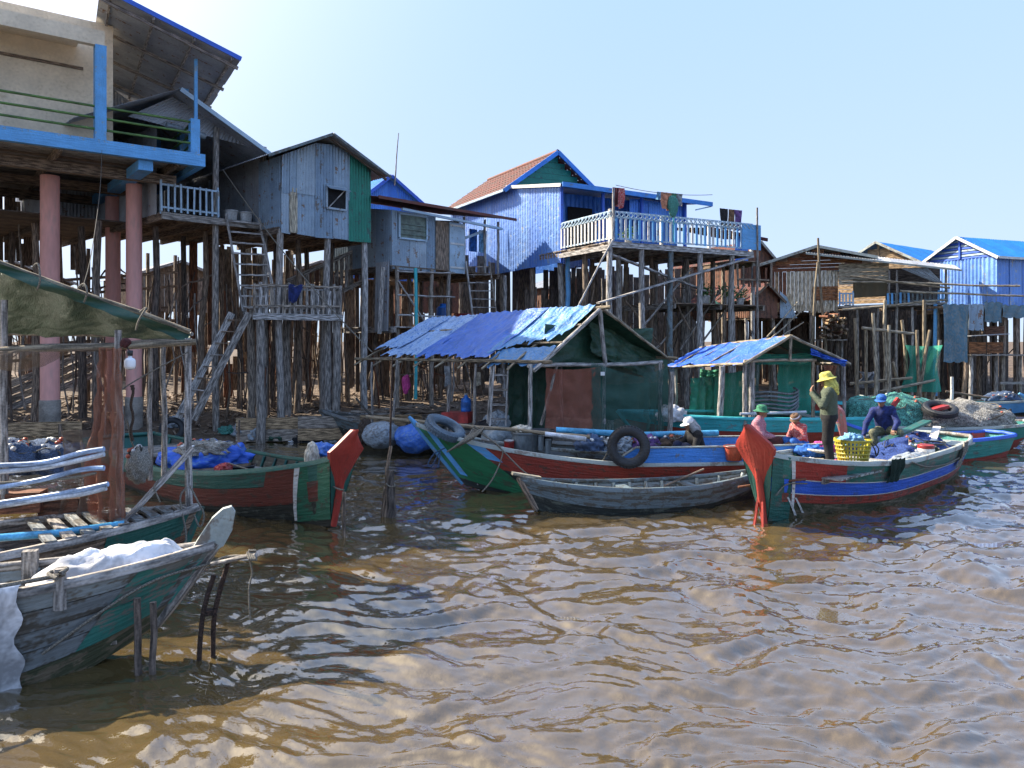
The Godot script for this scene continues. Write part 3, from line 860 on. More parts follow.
func house_hut():
	var h := house("stilt_house", "small grey metal hut under a red edged roof with screened window", -3.99, 25.8, 45, .9)
	var fy := 5.5
	var xr: float = L(500, 265, 0).x
	var xd: float = L(465, 265, 0).x
	deck(h, -.1, xr, .0, -3.6, fy, .25, M.dark + M.brown, 5)
	var ty := 7.35
	var xs := [0.0, .75, 1.5, L(436, 240, 0).x]
	for i in 3: sheets(h, "wall_sheet", V(xs[i], fy - .12, -.04), V(xs[i + 1] + .02, fy - .12, -.04), V(xs[i + 1] + .02, ty, -.04), V(xs[i], ty, -.04), 1, [[M.zinc[0]], [M.zinc[2]], [M.zinc[1]]][i], .1, .01)
	var da: float = L(449, 240, 0).x
	pbeam(h, "door", V((xs[3] + da) / 2, fy, -.03), V((xs[3] + da) / 2, 7.2, -.03), da - xs[3] - .02, .05, M.brown[2], Vector3(0, 0, 1))
	var db := MB.new()
	db.beam(V((da + xd) / 2, fy - .1, 0), V((da + xd) / 2, 7.2, 0), xd - da - .04, .04, Vector3(0, 0, 1))
	var wd := part(h, "door", db, M.p_paleblue, "pale blue panelled door")
	for y in [fy + .1, 6.45, 7.1]:
		db = MB.new()
		db.beam(V(da + .04, y, .03), V(xd - .06, y, .03), .07, .02, Vector3(0, 0, 1))
		part(wd, "door_rail", db, M.p_white)
	window(h, L(400, 237, 0), L(426, 218, 0), M.p_paleblue, M.screen, -.02)
	for k in 3:
		var y := L(400, 237, 0).y + .12 + k * .17
		pbeam(h, "window_slat", V(L(400, 237, 0).x, y, .02), V(L(426, 237, 0).x, y, .02), .02, .03, M.screen)
	sheets(h, "side_wall", V(0, fy - .12, -3.6), V(0, fy - .12, -.04), V(0, ty, -.04), V(0, 7.9, -3.6), 4, M.zinc)
	sheets(h, "back_wall", V(0, fy, -3.6), V(xr, fy, -3.6), V(xr, 7.9, -3.6), V(0, 7.9, -3.6), 5, M.galvanised)
	sheets(h, "side_wall", V(xd, fy, -.3), V(xd, fy, -3.6), V(xd, 7.8, -3.6), V(xd, ty, -.3), 3, M.galvanised)
	var ra := L(378, 202, .5)
	var rb := L(516, 223, .5)
	ra.y = 7.6; rb.y = 7.55
	sheets(h, "roof_sheet", ra, rb, rb + V(0, .75, -4.6), ra + V(0, .75, -4.6), 6, M.red_roof, .14, .02)
	pbeam(h, "roof_trim", ra + V(0, -.01, .03), rb + V(0, -.01, .03), .03, .10, M.red_roof[1])
	pbeam(h, "gutter", L(402, 209, .35), L(502, 229, .35), .10, .08, M.p_paleblue)
	for x in [xd + .05, (xd + xr) / 2 + .2, xr]: ppole(h, "post", V(x, fy - .1, -.1), V(x, 7.5, -.1), .05, .045, M.grey[2])
	pbeam(h, "porch_rail", L(465, 238, -.2), L(484, 231, -.2), .05, .1, M.p_paleblue)
	for i in 2:
		var x := xr - .25 - i * .5
		var q := MB.new()
		q.corr(V(x - .2, fy + .85, -.7), V(x + .2, fy + .85, -.7), V(x + .2, fy + 1.7, -.68), V(x - .2, fy + 1.7, -.68), .2, .03)
		part(h, "door_curtain", q, M.cloth.blue if i else M.cloth.sky)
	# open frame below with a lower floor
	var ly := 3.45
	deck(h, -.2, xr + .2, .35, -3, ly, .25, M.brown + M.grey, 4)
	for px in [397, 432, 449, 505]:
		var p: Vector3 = L(px, 300, .1)
		ppole(h, "post", V(p.x, gy_at(h, p.x, .1) - .3, .1), V(p.x, fy - .05, .1), .09, .07, pick(M.grey))
	for y in [271, 295, 315]: ppole(h, "cross_pole", L(397, y, .16), L(455, y + 2, .16), .035, .03, M.grey[2])
	ppole(h, "brace", L(398, 281, .2), L(425, 322, .2), .035, .03, M.grey[2])
	ppole(h, "drain_pipe", L(415.5, 268, .2), V(L(415.5, 268, .2).x, 1.0, .2), .06, .06, M.p_cyan)
	stilts(h, [.3, 1.8, 3.2, xr - .1], [-1.4, -3.2], fy - .1, .09, M.dark + M.brown)
	clutter(h, -.4, xr + .4, -4, -.3, ly, 46, M.dark + M.brown + M.red)
	clutter(h, -.4, xr + .4, -3, -.3, fy, 10, M.brown + M.grey)
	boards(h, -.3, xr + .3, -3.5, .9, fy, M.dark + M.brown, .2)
	sheets(h, "hanging_sheet", V(-.3, 3.3, -.6), V(-.3, 3.3, .2), V(-.25, 5.6, .2), V(-.25, 5.6, -.6), 2, M.galvanised)
	pbeam(h, "hanging_board", V(-.6, 3.2, .1), V(-.45, 5.4, .1), .16, .02, M.grey[0], Vector3(0, 0, 1))
	var w := func(p: Vector3) -> Vector3: return h.transform * (p - V(0, .9, 0))
	ladder("ladder", "wide step ladder up to the porch of the small grey hut", w.call(L(466, 262, .1)), w.call(V(L(474, 330, 1.0).x, ly, 1.0)), w.call(L(489, 262, .1)), w.call(V(L(498, 330, 1.0).x, ly, 1.0)), 8, M.grey, .1, true)
	var q := MB.new()
	q.lathe([Vector2(.21, 0), Vector2(.25, .03), Vector2(.25, .3), Vector2(.27, .33), Vector2(.25, .36), Vector2(.25, .68), Vector2(.21, .74), Vector2(.12, .77), Vector2(.12, .86), Vector2(0, .86)], 22)
	var o := single("barrel", "blue plastic barrel with white lid under the small grey hut", "barrel", q, M.plastic_blue)
	o.position = w.call(V(L(443, 310, -.5).x, ly + .002, -.5))
	for e in [[463, "red plastic tub with rope handle under the small grey hut", M.plastic_red], [478, "orange plastic tub beside the red one under the hut", M.plastic_orange]]:
		q = MB.new()
		q.lathe([Vector2(.0, .0), Vector2(.24, 0), Vector2(.30, .48), Vector2(.33, .49), Vector2(.33, .52), Vector2(.28, .52), Vector2(.22, .05), Vector2(0, .04)], 18)
		o = single("tub", e[1], "tub", q, e[2])
		o.position = w.call(V(L(e[0], 310, -.35).x, ly + .002, -.35))
	# the blue gable showing over the hut
	h = house("stilt_house", "house with bright blue corrugated gable showing above the small hut's roof", -5.4, 33.5, 40, 1.2)
	var p0 := L(389, 177, 0)
	var p1 := L(424, 207, 0)
	var p2 := L(350, 207, 0)
	sheets(h, "gable_sheet", V(p2.x, 5.6, -.1), V(p0.x, 5.6, -.1), V(p0.x, p0.y, -.1), V(p2.x, p2.y, -.1), 2, M.blue_sheet)
	sheets(h, "gable_sheet", V(p0.x, 5.6, -.1), V(p1.x, 5.6, -.1), V(p1.x, p1.y, -.1), V(p0.x, p0.y, -.1), 2, M.blue_sheet)
	sheets(h, "roof_sheet", p1 + V(.1, -.05, .2), p1 + V(.1, -.05, -5), p0 + V(0, .06, -5), p0 + V(0, .06, .2), 5, M.blue_roof)
	sheets(h, "roof_sheet", p0 + V(0, .06, .2), p0 + V(0, .06, -5), p2 + V(-.1, -.05, -5), p2 + V(-.1, -.05, .2), 5, M.blue_roof)
	pbeam(h, "roof_trim", p1 + V(.1, -.08, .22), p0 + V(0, .03, .22), .03, .14, M.p_royal)
	pbeam(h, "roof_trim", p2 + V(-.1, -.08, .22), p0 + V(0, .03, .22), .03, .14, M.p_royal)
	stilts(h, [p2.x + .1, p1.x - .1], [-.3, -4.5], 5.8, .12, M.brown)
	deck(h, p2.x, p1.x, 0, -5, 5.6, .5, M.brown, 3)
	ppole(h, "mast", V(p0.x + .1, p0.y - .4, .3), V(p0.x + .3, p0.y + 1.9, .3), .035, .02, M.grey[0])
func gable_house(h: Node3D, x0: float, x1: float, z0: float, z1: float, fy: float, ey: float, py: float, wall: Array, roof: Array, trim: Material, over := .3, front_boards := true):
	# a plain gabled house, ridge running back
	var px := (x0 + x1) / 2
	if front_boards:
		var k := int((x1 - x0) / .22)
		for i in k:
			var x := lerpf(x0, x1, (i + .5) / k)
			var top := lerpf(ey, py, 1 - absf(x - px) / ((x1 - x0) / 2)) - .06
			pbeam(h, "wall_board", V(x, fy - .1 + R(-.05, .03), z0), V(x, top, z0), (x1 - x0) / k - .012, .03, pick(wall), Vector3(0, 0, 1))
	else:
		sheets(h, "wall_sheet", V(x0, fy - .1, z0), V(px, fy - .1, z0), V(px, py - .05, z0), V(x0, ey, z0), 2, wall)
		sheets(h, "wall_sheet", V(px, fy - .1, z0), V(x1, fy - .1, z0), V(x1, ey, z0), V(px, py - .05, z0), 2, wall)
	sheets(h, "side_wall", V(x0, fy - .1, z1), V(x0, fy - .1, z0), V(x0, ey, z0), V(x0, ey, z1), 4, wall)
	sheets(h, "side_wall", V(x1, fy - .1, z0), V(x1, fy - .1, z1), V(x1, ey, z1), V(x1, ey, z0), 4, wall)
	var sl := (py - ey) / (px - x0)
	var ex := over
	sheets(h, "roof_sheet", V(x1 + ex, ey - sl * ex, z0 + over), V(x1 + ex, ey - sl * ex, z1), V(px, py, z1), V(px, py, z0 + over), 6, roof)
	sheets(h, "roof_sheet", V(px, py, z0 + over), V(px, py, z1), V(x0 - ex, ey - sl * ex, z1), V(x0 - ex, ey - sl * ex, z0 + over), 6, roof)
	for s in [x0 - ex, x1 + ex]: pbeam(h, "roof_trim", V(s, ey - sl * ex - .05, z0 + over + .03), V(px, py - .05, z0 + over + .03), .03, .12, trim)

func house_blue():
	var h := house("stilt_house", "big blue corrugated house with red tiled roof and white railed deck", 3.2, 25, 28, .8)
	var fy := 6.2
	# side wall, long, facing up the river
	var zc := -3.1
	sheets(h, "wall_sheet", V(0, 5.78, -13), V(0, 5.78, -7), V(0, 9.2, -7), V(0, 9.2, -13), 7, M.wall_blue, .2, .022)
	sheets(h, "wall_sheet", V(0, 5.78, -7), V(0, 5.78, zc), V(0, 8.5, zc), V(0, 9.1, -7), 5, M.wall_blue, .2, .022)
	sheets(h, "porch_wall", V(.0, fy, -4.6), V(6.6, fy, -4.6), V(6.6, 8.6, -4.6), V(0, 8.6, -4.6), 8, M.blue_sheet, .2, .02)
	pbeam(h, "corner_trim", V(.02, 5.75, zc + .03), V(.02, 8.5, zc + .03), .10, .06, M.p_royal)
	# main gable and tiled roof
	var gz := -7.0
	var x1 := 4.0
	var px := 2.05
	var ey := 9.3
	var py := 10.75
	for k in 8:
		var y := ey - .5 + k * .24
		var f := clampf((py - y - .12) / (py - ey), 0, 1)
		pbeam(h, "gable_board", V(px - px * f * .98, y, gz + .03), V(px + (x1 - px) * f * .98, y, gz + .03), .03, .23, M.green_sheet[0])
	for side in 2:
		var xe := -.45 if side == 0 else x1 + .45
		var yy := ey - .33
		for r in 9:      # courses of tiles
			var f0 := r / 9.0
			var f1 := (r + 1.12) / 9.0
			var a := V(lerpf(xe, px, f0), lerpf(yy, py, f0) + .03, gz + .35)
			var b := V(lerpf(xe, px, f1), lerpf(yy, py, minf(f1, 1)) - .0, gz + .35)
			var q := MB.new()
			var bk := V(0, 0, -6.5)
			if side == 0: q.corr(a + bk, a, b, b + bk, .26, .028, 5)
			else: q.corr(a, a + bk, b + bk, b, .26, .028, 5)
			part(h, "tile_course", q, M.red_roof[r % 2])
		pbeam(h, "roof_trim", V(xe, yy - .04, gz + .4), V(px, py - .02, gz + .4), .05, .17, M.p_blue)
		pbeam(h, "eave_trim", V(xe, yy - .02, gz + .3), V(xe, yy - .02, gz - 6.1), .05, .1, M.p_paleblue)
	ppole(h, "ridge_cap", V(px, py + .02, gz + .35), V(px, py + .02, gz - 6.1), .09, .09, M.red_roof[0], 0)
	sheets(h, "wall_sheet", V(x1, fy, gz), V(x1, fy, -13), V(x1, ey, -13), V(x1, ey, gz), 6, M.blue_sheet)
	# porch roof
	var xr: float = L(706, 207, zc).x
	sheets(h, "porch_roof_sheet", V(-.15, 8.55, zc + .35), V(xr, 8.4, zc + .35), V(xr, 8.95, -7), V(-.15, 9.2, -7), 8, M.blue_roof, .2, .02)
	pbeam(h, "roof_trim", V(-.15, 8.52, zc + .38), V(xr, 8.37, zc + .38), .03, .17, M.p_blue)
	pbeam(h, "roof_trim", V(-.18, 8.5, zc + .3), V(-.18, 9.15, -7), .03, .12, M.p_white)
	for x in [.1, 1.9, 3.7, xr - 1.0]: pbeam(h, "porch_post", V(x, fy, zc - .1), V(x, 8.45, zc - .1), .1, .1, M.p_royal)
	sheets(h, "porch_wall", V(3.2, 7.6, zc - .2), V(xr - .9, 7.6, zc - .2), V(xr - .9, 8.35, zc - .2), V(3.2, 8.4, zc - .2), 3, M.blue_sheet)
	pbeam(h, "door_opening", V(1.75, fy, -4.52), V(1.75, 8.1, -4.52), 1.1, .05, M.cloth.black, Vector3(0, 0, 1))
	pbeam(h, "door_leaf", V(2.75, fy, -4.4), V(2.75, 8.0, -4.4), .8, .05, M.p_blue, Vector3(0, 0, 1))
	pbeam(h, "bracket", V(xr - .8, 8.1, zc + .3), V(xr, 8.3, zc + .3), .05, .05, M.p_paleblue)
	# deck with its railing
	var dx := 6.2
	deck(h, -.05, dx, 0, -4.6, fy, .22, M.grey + M.brown, 6)
	pbeam(h, "edge_beam", V(-.1, fy - .12, .04), V(dx, fy - .12, .04), .08, .16, M.grey[2])
	pbeam(h, "edge_beam", V(-.08, fy - .2, .1), V(-.08, fy - .2, -3), .1, .16, M.grey[2])
	for side in 2:
		var a := V(0, fy, .05) if side == 0 else V(0, fy, 0)
		var b := V(0, fy, -3) if side == 0 else V(dx, fy, 0)
		var k := 14 if side == 0 else 33
		var ax := (b - a).normalized()
		var out := V(-1, 0, 0) if side == 0 else V(0, 0, 1)
		var mats: Array = [M.p_white] if side == 0 else [M.p_paleblue, M.p_skyblue, M.p_paleblue, M.p_white, M.p_skyblue]
		for i in k + 1:
			var p := a.lerp(b, float(i) / k) + out * .03
			pbeam(h, "baluster", p + V(0, .06, 0), p + V(0, .78, 0), .085, .022, mats[i % mats.size()], out)
			if i < k:      # crossed struts under the hand rail
				var p2 := a.lerp(b, float(i + 1) / k) + out * .05
				pbeam(h, "strut", p + out * .02 + V(0, .78, 0), p2 + V(0, .95, 0), .03, .02, M.p_paleblue, out)
				pbeam(h, "strut", p + out * .045 + V(0, .95, 0), p2 + out * .025 + V(0, .78, 0), .03, .02, M.p_paleblue, out)
		for y in [.1, .79, .97]: pbeam(h, "rail", a + V(0, y, 0), b + V(0, y, 0), .05, .05, M.p_paleblue)
	for e in [[0, 1.05], [2.1, 1.0], [4.2, 1.0], [dx, 1.0]]: pbeam(h, "rail_post", V(e[0], fy - .05, -.05), V(e[0], fy + e[1], -.05), .09, .09, M.p_white)
	pbeam(h, "rail_panel", V(dx - .55, fy + .5, .06), V(dx + .35, fy + .5, .06), .03, .9, M.p_skyblue)
	ppole(h, "pole", V(.0, fy, .12), V(.02, L(609, 188, .1).y, .12), .045, .04, M.grey[2])
	ppole(h, "pole", V(dx + .1, .9, .12), V(dx + .12, L(732, 205, .1).y, .12), .05, .035, M.grey[1])
	# posts and braces under the deck
	var i := 0
	for px2 in [611, 641, 672, 701, 731]:
		var p: Vector3 = L(px2, 300, -.05)
		ppole(h, "post", V(p.x, gy_at(h, p.x, -.05) - .4, -.05), V(p.x + R(-.05, .05), fy - .15, -.05), .12, .095, [M.grey[2], M.grey[0], M.p_bluegrey][i % 3])
		i += 1
	pbeam(h, "brace", L(598, 303, .12), L(752, 257, .12), .05, .2, M.grey[2], V(0, 0, 1))
	pbeam(h, "brace", L(604, 252, -.2), L(705, 291, -.2), .05, .18, M.grey[2], V(0, 0, 1))
	ppole(h, "brace", L(613, 240, .15), L(565, 330, .6), .035, .03, M.grey[2])
	for e in [[640, 330, 690, 270], [655, 350, 700, 300], [625, 300, 660, 345], [680, 350, 720, 290], [660, 270, 690, 330], [700, 345, 745, 285]]:
		ppole(h, "brace", L(e[0], e[1], -1.2), L(e[2], e[3], -.9), .04, .035, pick(M.grey + M.brown))
	stilts(h, [.15, 1.6, 3.1, 4.6, 6.0], [-1.8, -3.4, -5.4, -8], fy - .2, .11, M.grey + M.brown)
	stilts(h, [.1], [-10, -12], 5.8, .11, M.grey)
	ppole(h, "drain_pipe", V(.35, 1, -3.2), V(.35, 6, -3.2), .09, .09, M.p_skyblue)
	deck(h, 3.0, 7.4, -.5, -4, 4.3, .3, M.brown + M.grey, 3)
	clutter(h, -.2, 6, -9, -.6, fy - .3, 56, M.grey + M.brown + M.dark)
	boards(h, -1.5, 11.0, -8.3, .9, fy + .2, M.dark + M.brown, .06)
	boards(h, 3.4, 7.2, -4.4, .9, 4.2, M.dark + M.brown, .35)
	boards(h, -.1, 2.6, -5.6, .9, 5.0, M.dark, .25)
	# washing on the deck
	var wf := func(p: Vector3) -> Vector3: return h.transform * (p - V(0, .8, 0))
	var line_a: Vector3 = wf.call(V(.1, 8.0, .12))
	var line_b: Vector3 = wf.call(V(4.2, 8.05, .12))
	var q := MB.new()
	q.tube(sag(line_a, line_b, .12), [.01], 5)
	single("washing_line", "thin washing line strung above the white railed deck", "line", q, M.rope)
	for e in [[.03, .33, .55, "red", "red shirt hung at the deck's corner pole"], [.0, .2, .5, "maroon", "dark red cloth hung beside the red shirt"], [.43, .16, .22, "sky", "small pale blue cloth on the washing line"], [.50, .34, .5, "orange", "rust pink towel on the washing line"],
			[.585, .2, .34, "green", "green cloth on the washing line beside the rust pink towel"], [.64, .26, .36, "grey", "white grey shirt on the washing line beyond the green cloth"]]:
		hang(e[4], line_a.lerp(line_b, e[0]) - V(0, .08, 0), (line_b - line_a).normalized(), e[1] * 1.25, e[2] * 1.15, M.cloth[e[3]])
	# fan-shaped blue net on a stick
	var t := thing("landing_net", "turquoise landing net upright on a stick above the deck rail", "net", wf.call(V(3.5, 6.2, .2)))
	var c: Vector3 = wf.call(L(673.5, 206, .2))
	ppole(t, "stick", wf.call(V(L(673.5, 206, .2).x, 6.3, .2)), c, .025, .02, M.p_cyan)
	q = MB.new()
	q.blob(c, V(.19, .38, .10), .4, 3.0, 4, -1.0, 18, 12)
	part(t, "bag", q, M.net_aqua)
	for k in 3:
		var e: Array = [["black", "black", 5.3], ["brown", "brown", 5.7], ["purple", "dark purple", 6.0]][k]
		hang(e[1] + " garment hung over the far end of the deck rail", wf.call(V(e[2], 7.75, -.5)), V(.88, 0, -.47), .35, .75, M.cloth[e[0]])
	ppole(h, "hanging_pole", V(5.0, 7.8, -.5), V(6.3, 8.0, -.5), .025, .02, M.grey[0])
	ppole(h, "hanging_pole", V(.05, 7.85, -1.6), V(-.0, 8.05, .1), .03, .025, M.grey[2])
	# plants on the deck and on the lower floor
	for e in [[.95, 6.22, -.35, .32, "potted green plant behind the white deck railing"], [4.7, 4.32, -.8, .4, "leafy potted plant on the floor below the deck"], [5.9, 4.32, -.9, .42, "bushy potted plant at the far end of the lower floor"], [6.6, 4.32, -1.0, .36, "small potted plant beside the bushy one on the lower floor"]]:
		plant(e[4], wf.call(V(e[0], e[1], e[2])), e[3])

func hang(label: String, top: Vector3, along: Vector3, w: float, l: float, m: Material, group := "washing hung on the deck"):
	var q := MB.new()
	var pts := PackedVector3Array()
	var out := along.cross(Vector3.UP)
	var ph := R(0, 6)
	for j in 9:
		for i in 9:
			var fx := i / 8.0 - .5
			var fy := j / 8.0
			pts.append(top + along * fx * w * (1 + .12 * sin(fy * 3 + ph)) - V(0, l * fy * (1 + .06 * sin(fx * 7 + ph)), 0) + out * (.045 * sin(fx * 14 + ph + fy * 2) * (.3 + fy)))
	q.sheet(pts, 9, 9, w, l, true)
	single("garment", label, "laundry", q, m, group)
func plant(label: String, at: Vector3, s: float):
	var t := thing("potted_plant", label, "plant", at)
	var q := MB.new()
	q.lathe([Vector2(0, 0), Vector2(s * .32, 0), Vector2(s * .42, s * .6), Vector2(s * .46, s * .6), Vector2(s * .46, s * .68), Vector2(s * .40, s * .68), Vector2(0, s * .6)], 14, at)
	part(t, "pot", q, M.plastic_white)
	q = MB.new()
	for i in 130:
		var d := V(R(-1, 1), R(-.2, 1.3), R(-1, 1)).normalized()
		var c := at + V(0, s * .75, 0) + d * s * R(.2, 1.15)
		var a := RV(1).normalized() * s * .17
		var b := a.cross(d).normalized() * s * .08
		q.quad(c - a, c - b, c + a, c + b)
	part(t, "foliage", q, M.leaf)

func far_houses():
	# small blue annex with the red edged roof
	var h := house("stilt_house", "small blue walled annex under a red edged roof beyond the deck", 9.4, 32, 20, .9)
	var a := L(736, 232, .3)
	var b := L(767, 240, .3)
	sheets(h, "wall_sheet", V(-.2, 6.3, 0), V(L(748, 240, 0).x, 6.3, 0), V(L(748, 240, 0).x, a.y - .1, 0), V(-.2, a.y, 0), 2, M.blue_sheet)
	sheets(h, "roof_sheet", a + V(-1.5, .1, 0), b, b + V(0, .4, -3), a + V(-1.5, .5, -3), 4, M.red_roof)
	pbeam(h, "roof_trim", a + V(-1.5, .1, .04), b + V(0, 0, .04), .04, .14, M.cloth.maroon)
	deck(h, -.3, 1.1, 0, -2.5, 6.3, .4, M.brown, 2)
	stilts(h, [-.2, .9], [-.2, -2.3], 6.3, .1, M.grey)
	for k in 7: pbeam(h, "fence_slat", V(L(738 + k * 5.5, 260, .1).x, 5.2, .1), V(L(738 + k * 5.5, 260, .1).x + R(-.1, .1), 6.2 + R(-.2, .1), .1), .1, .03, pick(M.red + M.brown), V(0, 0, 1))
	pbeam(h, "fence_rail", V(-.2, 5.5, .13), V(1.4, 5.5, .13), .05, .08, M.brown[0])
	# red roofed gable
	h = house("stilt_house", "dark red gabled house with tiled roof between the annex and cream house", 11.6, 37, 28, 1.1)
	gable_house(h, -.9, 1.2, 0, -5, 5.2, 6.9, 7.75, M.rust_sheet, M.red_roof, M.p_grey, .25, false)
	stilts(h, [-.8, 1.1], [-.2, -4.8], 5.2, .1, M.brown)
	deck(h, -.9, 1.2, 0, -5, 5.2, .6, M.brown, 2)
	boards(h, -2.6, 2.4, -.1, .9, 5.3, M.brown + M.red, .08)
	# low terracotta roof in front of it
	h = house("stilt_house", "low shed with terracotta roof and pale blue wall beside cream house", 11.4, 34.6, 30, .8)
	gable_house(h, -1.1, .7, 0, -4, 4.1, 4.9, 5.55, M.rust_sheet, M.red_roof, M.brown[1], .25, false)
	var q := MB.new()
	q.corr(V(.75, 4.0, .1), V(1.9, 4.0, .1), V(1.2, 4.95, .1), V(.75, 5.2, .1), .2, .015)
	part(h, "wall_sheet", q, M.p_paleblue)
	stilts(h, [-1, .6, 1.7], [-.2, -3.5], 4.1, .1, M.grey)
	deck(h, -1.1, 1.9, 0, -4, 4.1, .6, M.brown, 3)
	for k in 3: ppole(h, "leaning_pole", V(-1.6 + k * .25, 2.9, 1.2), V(1.3 + k * .2, 4.7 - k * .45, .6), .04, .03, M.bamboo[2])
	# green awning in the gap
	q = MB.new()
	q.corr(P(699, 300, 33) , P(734, 314, 33), P(720, 304, 35), P(704, 292, 35), .3, .02)
	h = thing("awning", "small green awning seen through the posts under the deck", "awning", P(716, 372, 34))
	part(h, "cover", q, M.plastic_green)
	for e in [[700, 300, 33], [733, 314, 33], [719, 304, 35]]:
		var p := P(e[0], e[1], e[2])
		ppole(h, "post", V(p.x, ground_y(p.x, -p.z) - .2, p.z), p, .05, .04, M.grey[0])
	# cream boarded house
	h = house("stilt_house", "cream boarded house with rusty upper gable and wide shallow roof", 14.0, 35.2, -20, .9)
	var fy := L(810, 311, 0).y
	var xl: float = L(771, 300, 0).x
	var xm: float = L(785, 300, 0).x
	var xr: float = L(838, 300, 0).x
	var pk := L(817, 245, .3)
	var le := L(759, 264, .3)
	var re := L(878, 256, .3)
	var k := int((xr - xl) / .16)
	for i in k:
		var x := lerpf(xl, xr, (i + .5) / k)
		var top := lerpf(le.y, pk.y, clampf((x - le.x) / (pk.x - le.x), 0, 1)) - .1 if x < pk.x else lerpf(pk.y, re.y, (x - pk.x) / (re.x - pk.x)) - .1
		var mid := fy + 1.85 + R(-.04, .04)
		pbeam(h, "wall_board", V(x, fy - R(0, .1), 0), V(x, minf(mid, top), 0), (xr - xl) / k - .008, .03, pick(M.cream_wood) if x > xm else pick(M.red + M.tan_wood), V(0, 0, 1))
	for i in 6:
		var y := fy + 1.9 + i * .16
		var x0: float = le.x + (pk.x - le.x) * clampf((y + .2 - le.y) / (pk.y - le.y), 0, 1)
		var x1: float = re.x - (re.x - pk.x) * clampf((y + .2 - re.y) / (pk.y - re.y), 0, 1)
		pbeam(h, "gable_board", V(maxf(x0, xl), y, .01), V(minf(x1, xr + 1.0), y, .01), .03, .15, pick(M.orange_wood + M.red))
	for i in 4: pbeam(h, "patch_board", V(L(813, 290, .05).x, fy + .55 + i * .16, .04), V(xr, fy + .55 + i * .16, .04), .03, .15, pick(M.red + M.orange_wood))
	sheets(h, "side_wall", V(xl, fy, -5), V(xl, fy, 0), V(xl, le.y, 0), V(xl, le.y, -5), 4, M.rust_sheet)
	sheets(h, "roof_sheet", re, V(re.x, re.y, -5), V(pk.x, pk.y, -5), pk, 6, M.galvanised)
	sheets(h, "roof_sheet", pk, V(pk.x, pk.y, -5), V(le.x, le.y, -5), le, 6, M.galvanised)
	for e in [le, re]: pbeam(h, "roof_trim", e + V(0, -.06, .03), pk + V(0, -.05, .03), .03, .12, M.p_pale)
	for x in [xl + .1, xm, (xm + xr) / 2, xr]: pbeam(h, "post", V(x, gy_at(h, x, -.1) - .3, -.1), V(x, fy - .05, -.1), .14, .14, pick(M.grey))
	deck(h, xl, xr, -.05, -5, fy - .05, .4, M.dark, 4)
	stilts(h, [xl + .3, xm, xr - .2], [-1.8, -4], fy, .1, M.dark)
	clutter(h, xl, xr + 3, -5, -.3, fy - .3, 36, M.dark + M.brown)
	boards(h, xl - .6, xr + 5.5, -4.4, .6, fy + .4, M.dark + M.brown, .05)
	boards(h, xl - 2.5, xr + 5.5, -4.9, .6, fy + .5, M.dark + M.brown, .1)
	boards(h, xl, xr, -2.6, .6, 2.9, M.brown, .45)
	# its gallery
	var xe: float = L(948, 300, .6).x
	pbeam(h, "gallery_floor", V(xr + .02, fy + .15, -.4), V(xe, fy + .25, -.4), 1.6, .1, M.grey[0])
	var pn: float = L(889, 270, .1).x
	for i in 5: pbeam(h, "panel_board", V(xr + .03, fy + 1.25 + i * .19, .06), V(pn, fy + 1.25 + i * .19, .06), .03, .175, pick(M.cream_wood + [M.p_white]))
	q = MB.new()
	q.corr(V(L(853, 297, .3).x, fy + .55, .3), V(L(887, 297, .3).x, fy + .6, .3), V(L(887, 280, .3).x, fy + 1.3, .25), V(L(853, 278, .3).x, fy + 1.4, .25), .5, .04)
	part(h, "woven_blind", q, M.mat_woven)
	fence(h, V(xr + .05, fy + .2, .35), V(L(853, 300, .35).x, fy + .2, .35), .6, .13, .08, [M.p_skyblue], [M.p_skyblue, M.p_paleblue])
	fence(h, V(L(888, 300, .35).x, fy + .2, .35), V(xe, fy + .28, .35), .55, .16, .08, [M.p_bluegrey], [M.p_bluegrey, M.p_skyblue])
	var ga := L(806, 253, .7)
	var gb := L(962, 270, .7)
	sheets(h, "gallery_roof_sheet", ga, gb, gb + V(0, .35, -1.6), ga + V(0, .35, -1.6), 7, M.galvanised + M.pale_sheet)
	pbeam(h, "roof_trim", ga + V(0, -.02, .03), gb + V(0, -.02, .03), .03, .08, M.p_pale)
	for px in [889, 897, 930, 946]: ppole(h, "gallery_post", V(L(px, 300, .3).x, fy + .1, .3), V(L(px, 300, .3).x, gb.y + .1, .3), .05, .045, pick(M.grey))
	pbeam(h, "gallery_back", V(pn, fy + 1.0, -1.3), V(xe, fy + 1.0, -1.3), .05, 1.9, M.dark[1])
	q = MB.new()
	q.corr(L(900, 268, .55), L(928, 268, .55), L(946, 286, .75), L(938, 284, .75), .3, .03)
	part(h, "torn_awning", q, M.tarp_grey)
	for e in [[842, 282, 1020, 286], [850, 276, 950, 288], [842, 310, 946, 300], [900, 291, 1024, 296]]:
		ppole(h, "bamboo_rail", L(e[0], e[1], .8), L(e[2], e[3], .8), .05, .04, pick(M.bamboo))
	for px in [857, 878, 897, 912, 925, 938]:
		var p: Vector3 = L(px, 305, .2)
		ppole(h, "stilt", V(p.x, gy_at(h, p.x, .2) - .3, .2), V(p.x, fy + .1, .2), .065, .055, pick(M.grey))
	ppole(h, "drain_pipe", L(935.5, 304, .4), V(L(935.5, 304, .4).x, .6, .4), .08, .08, M.p_skyblue)
	for px in [815, 819.5]: ppole(h, "mast", V(L(px, 300, .8).x + (px - 817) * .12, 2.0, .8), V(L(818, 300, .8).x, L(818, 238 if px > 817 else 262, .8).y, .8), .07, .05, pick(M.bamboo))
	# stack of firewood under it
	var t := thing("firewood_stack", "rough stack of split firewood under the cream boarded house", "firewood", P(829, 388, 34))
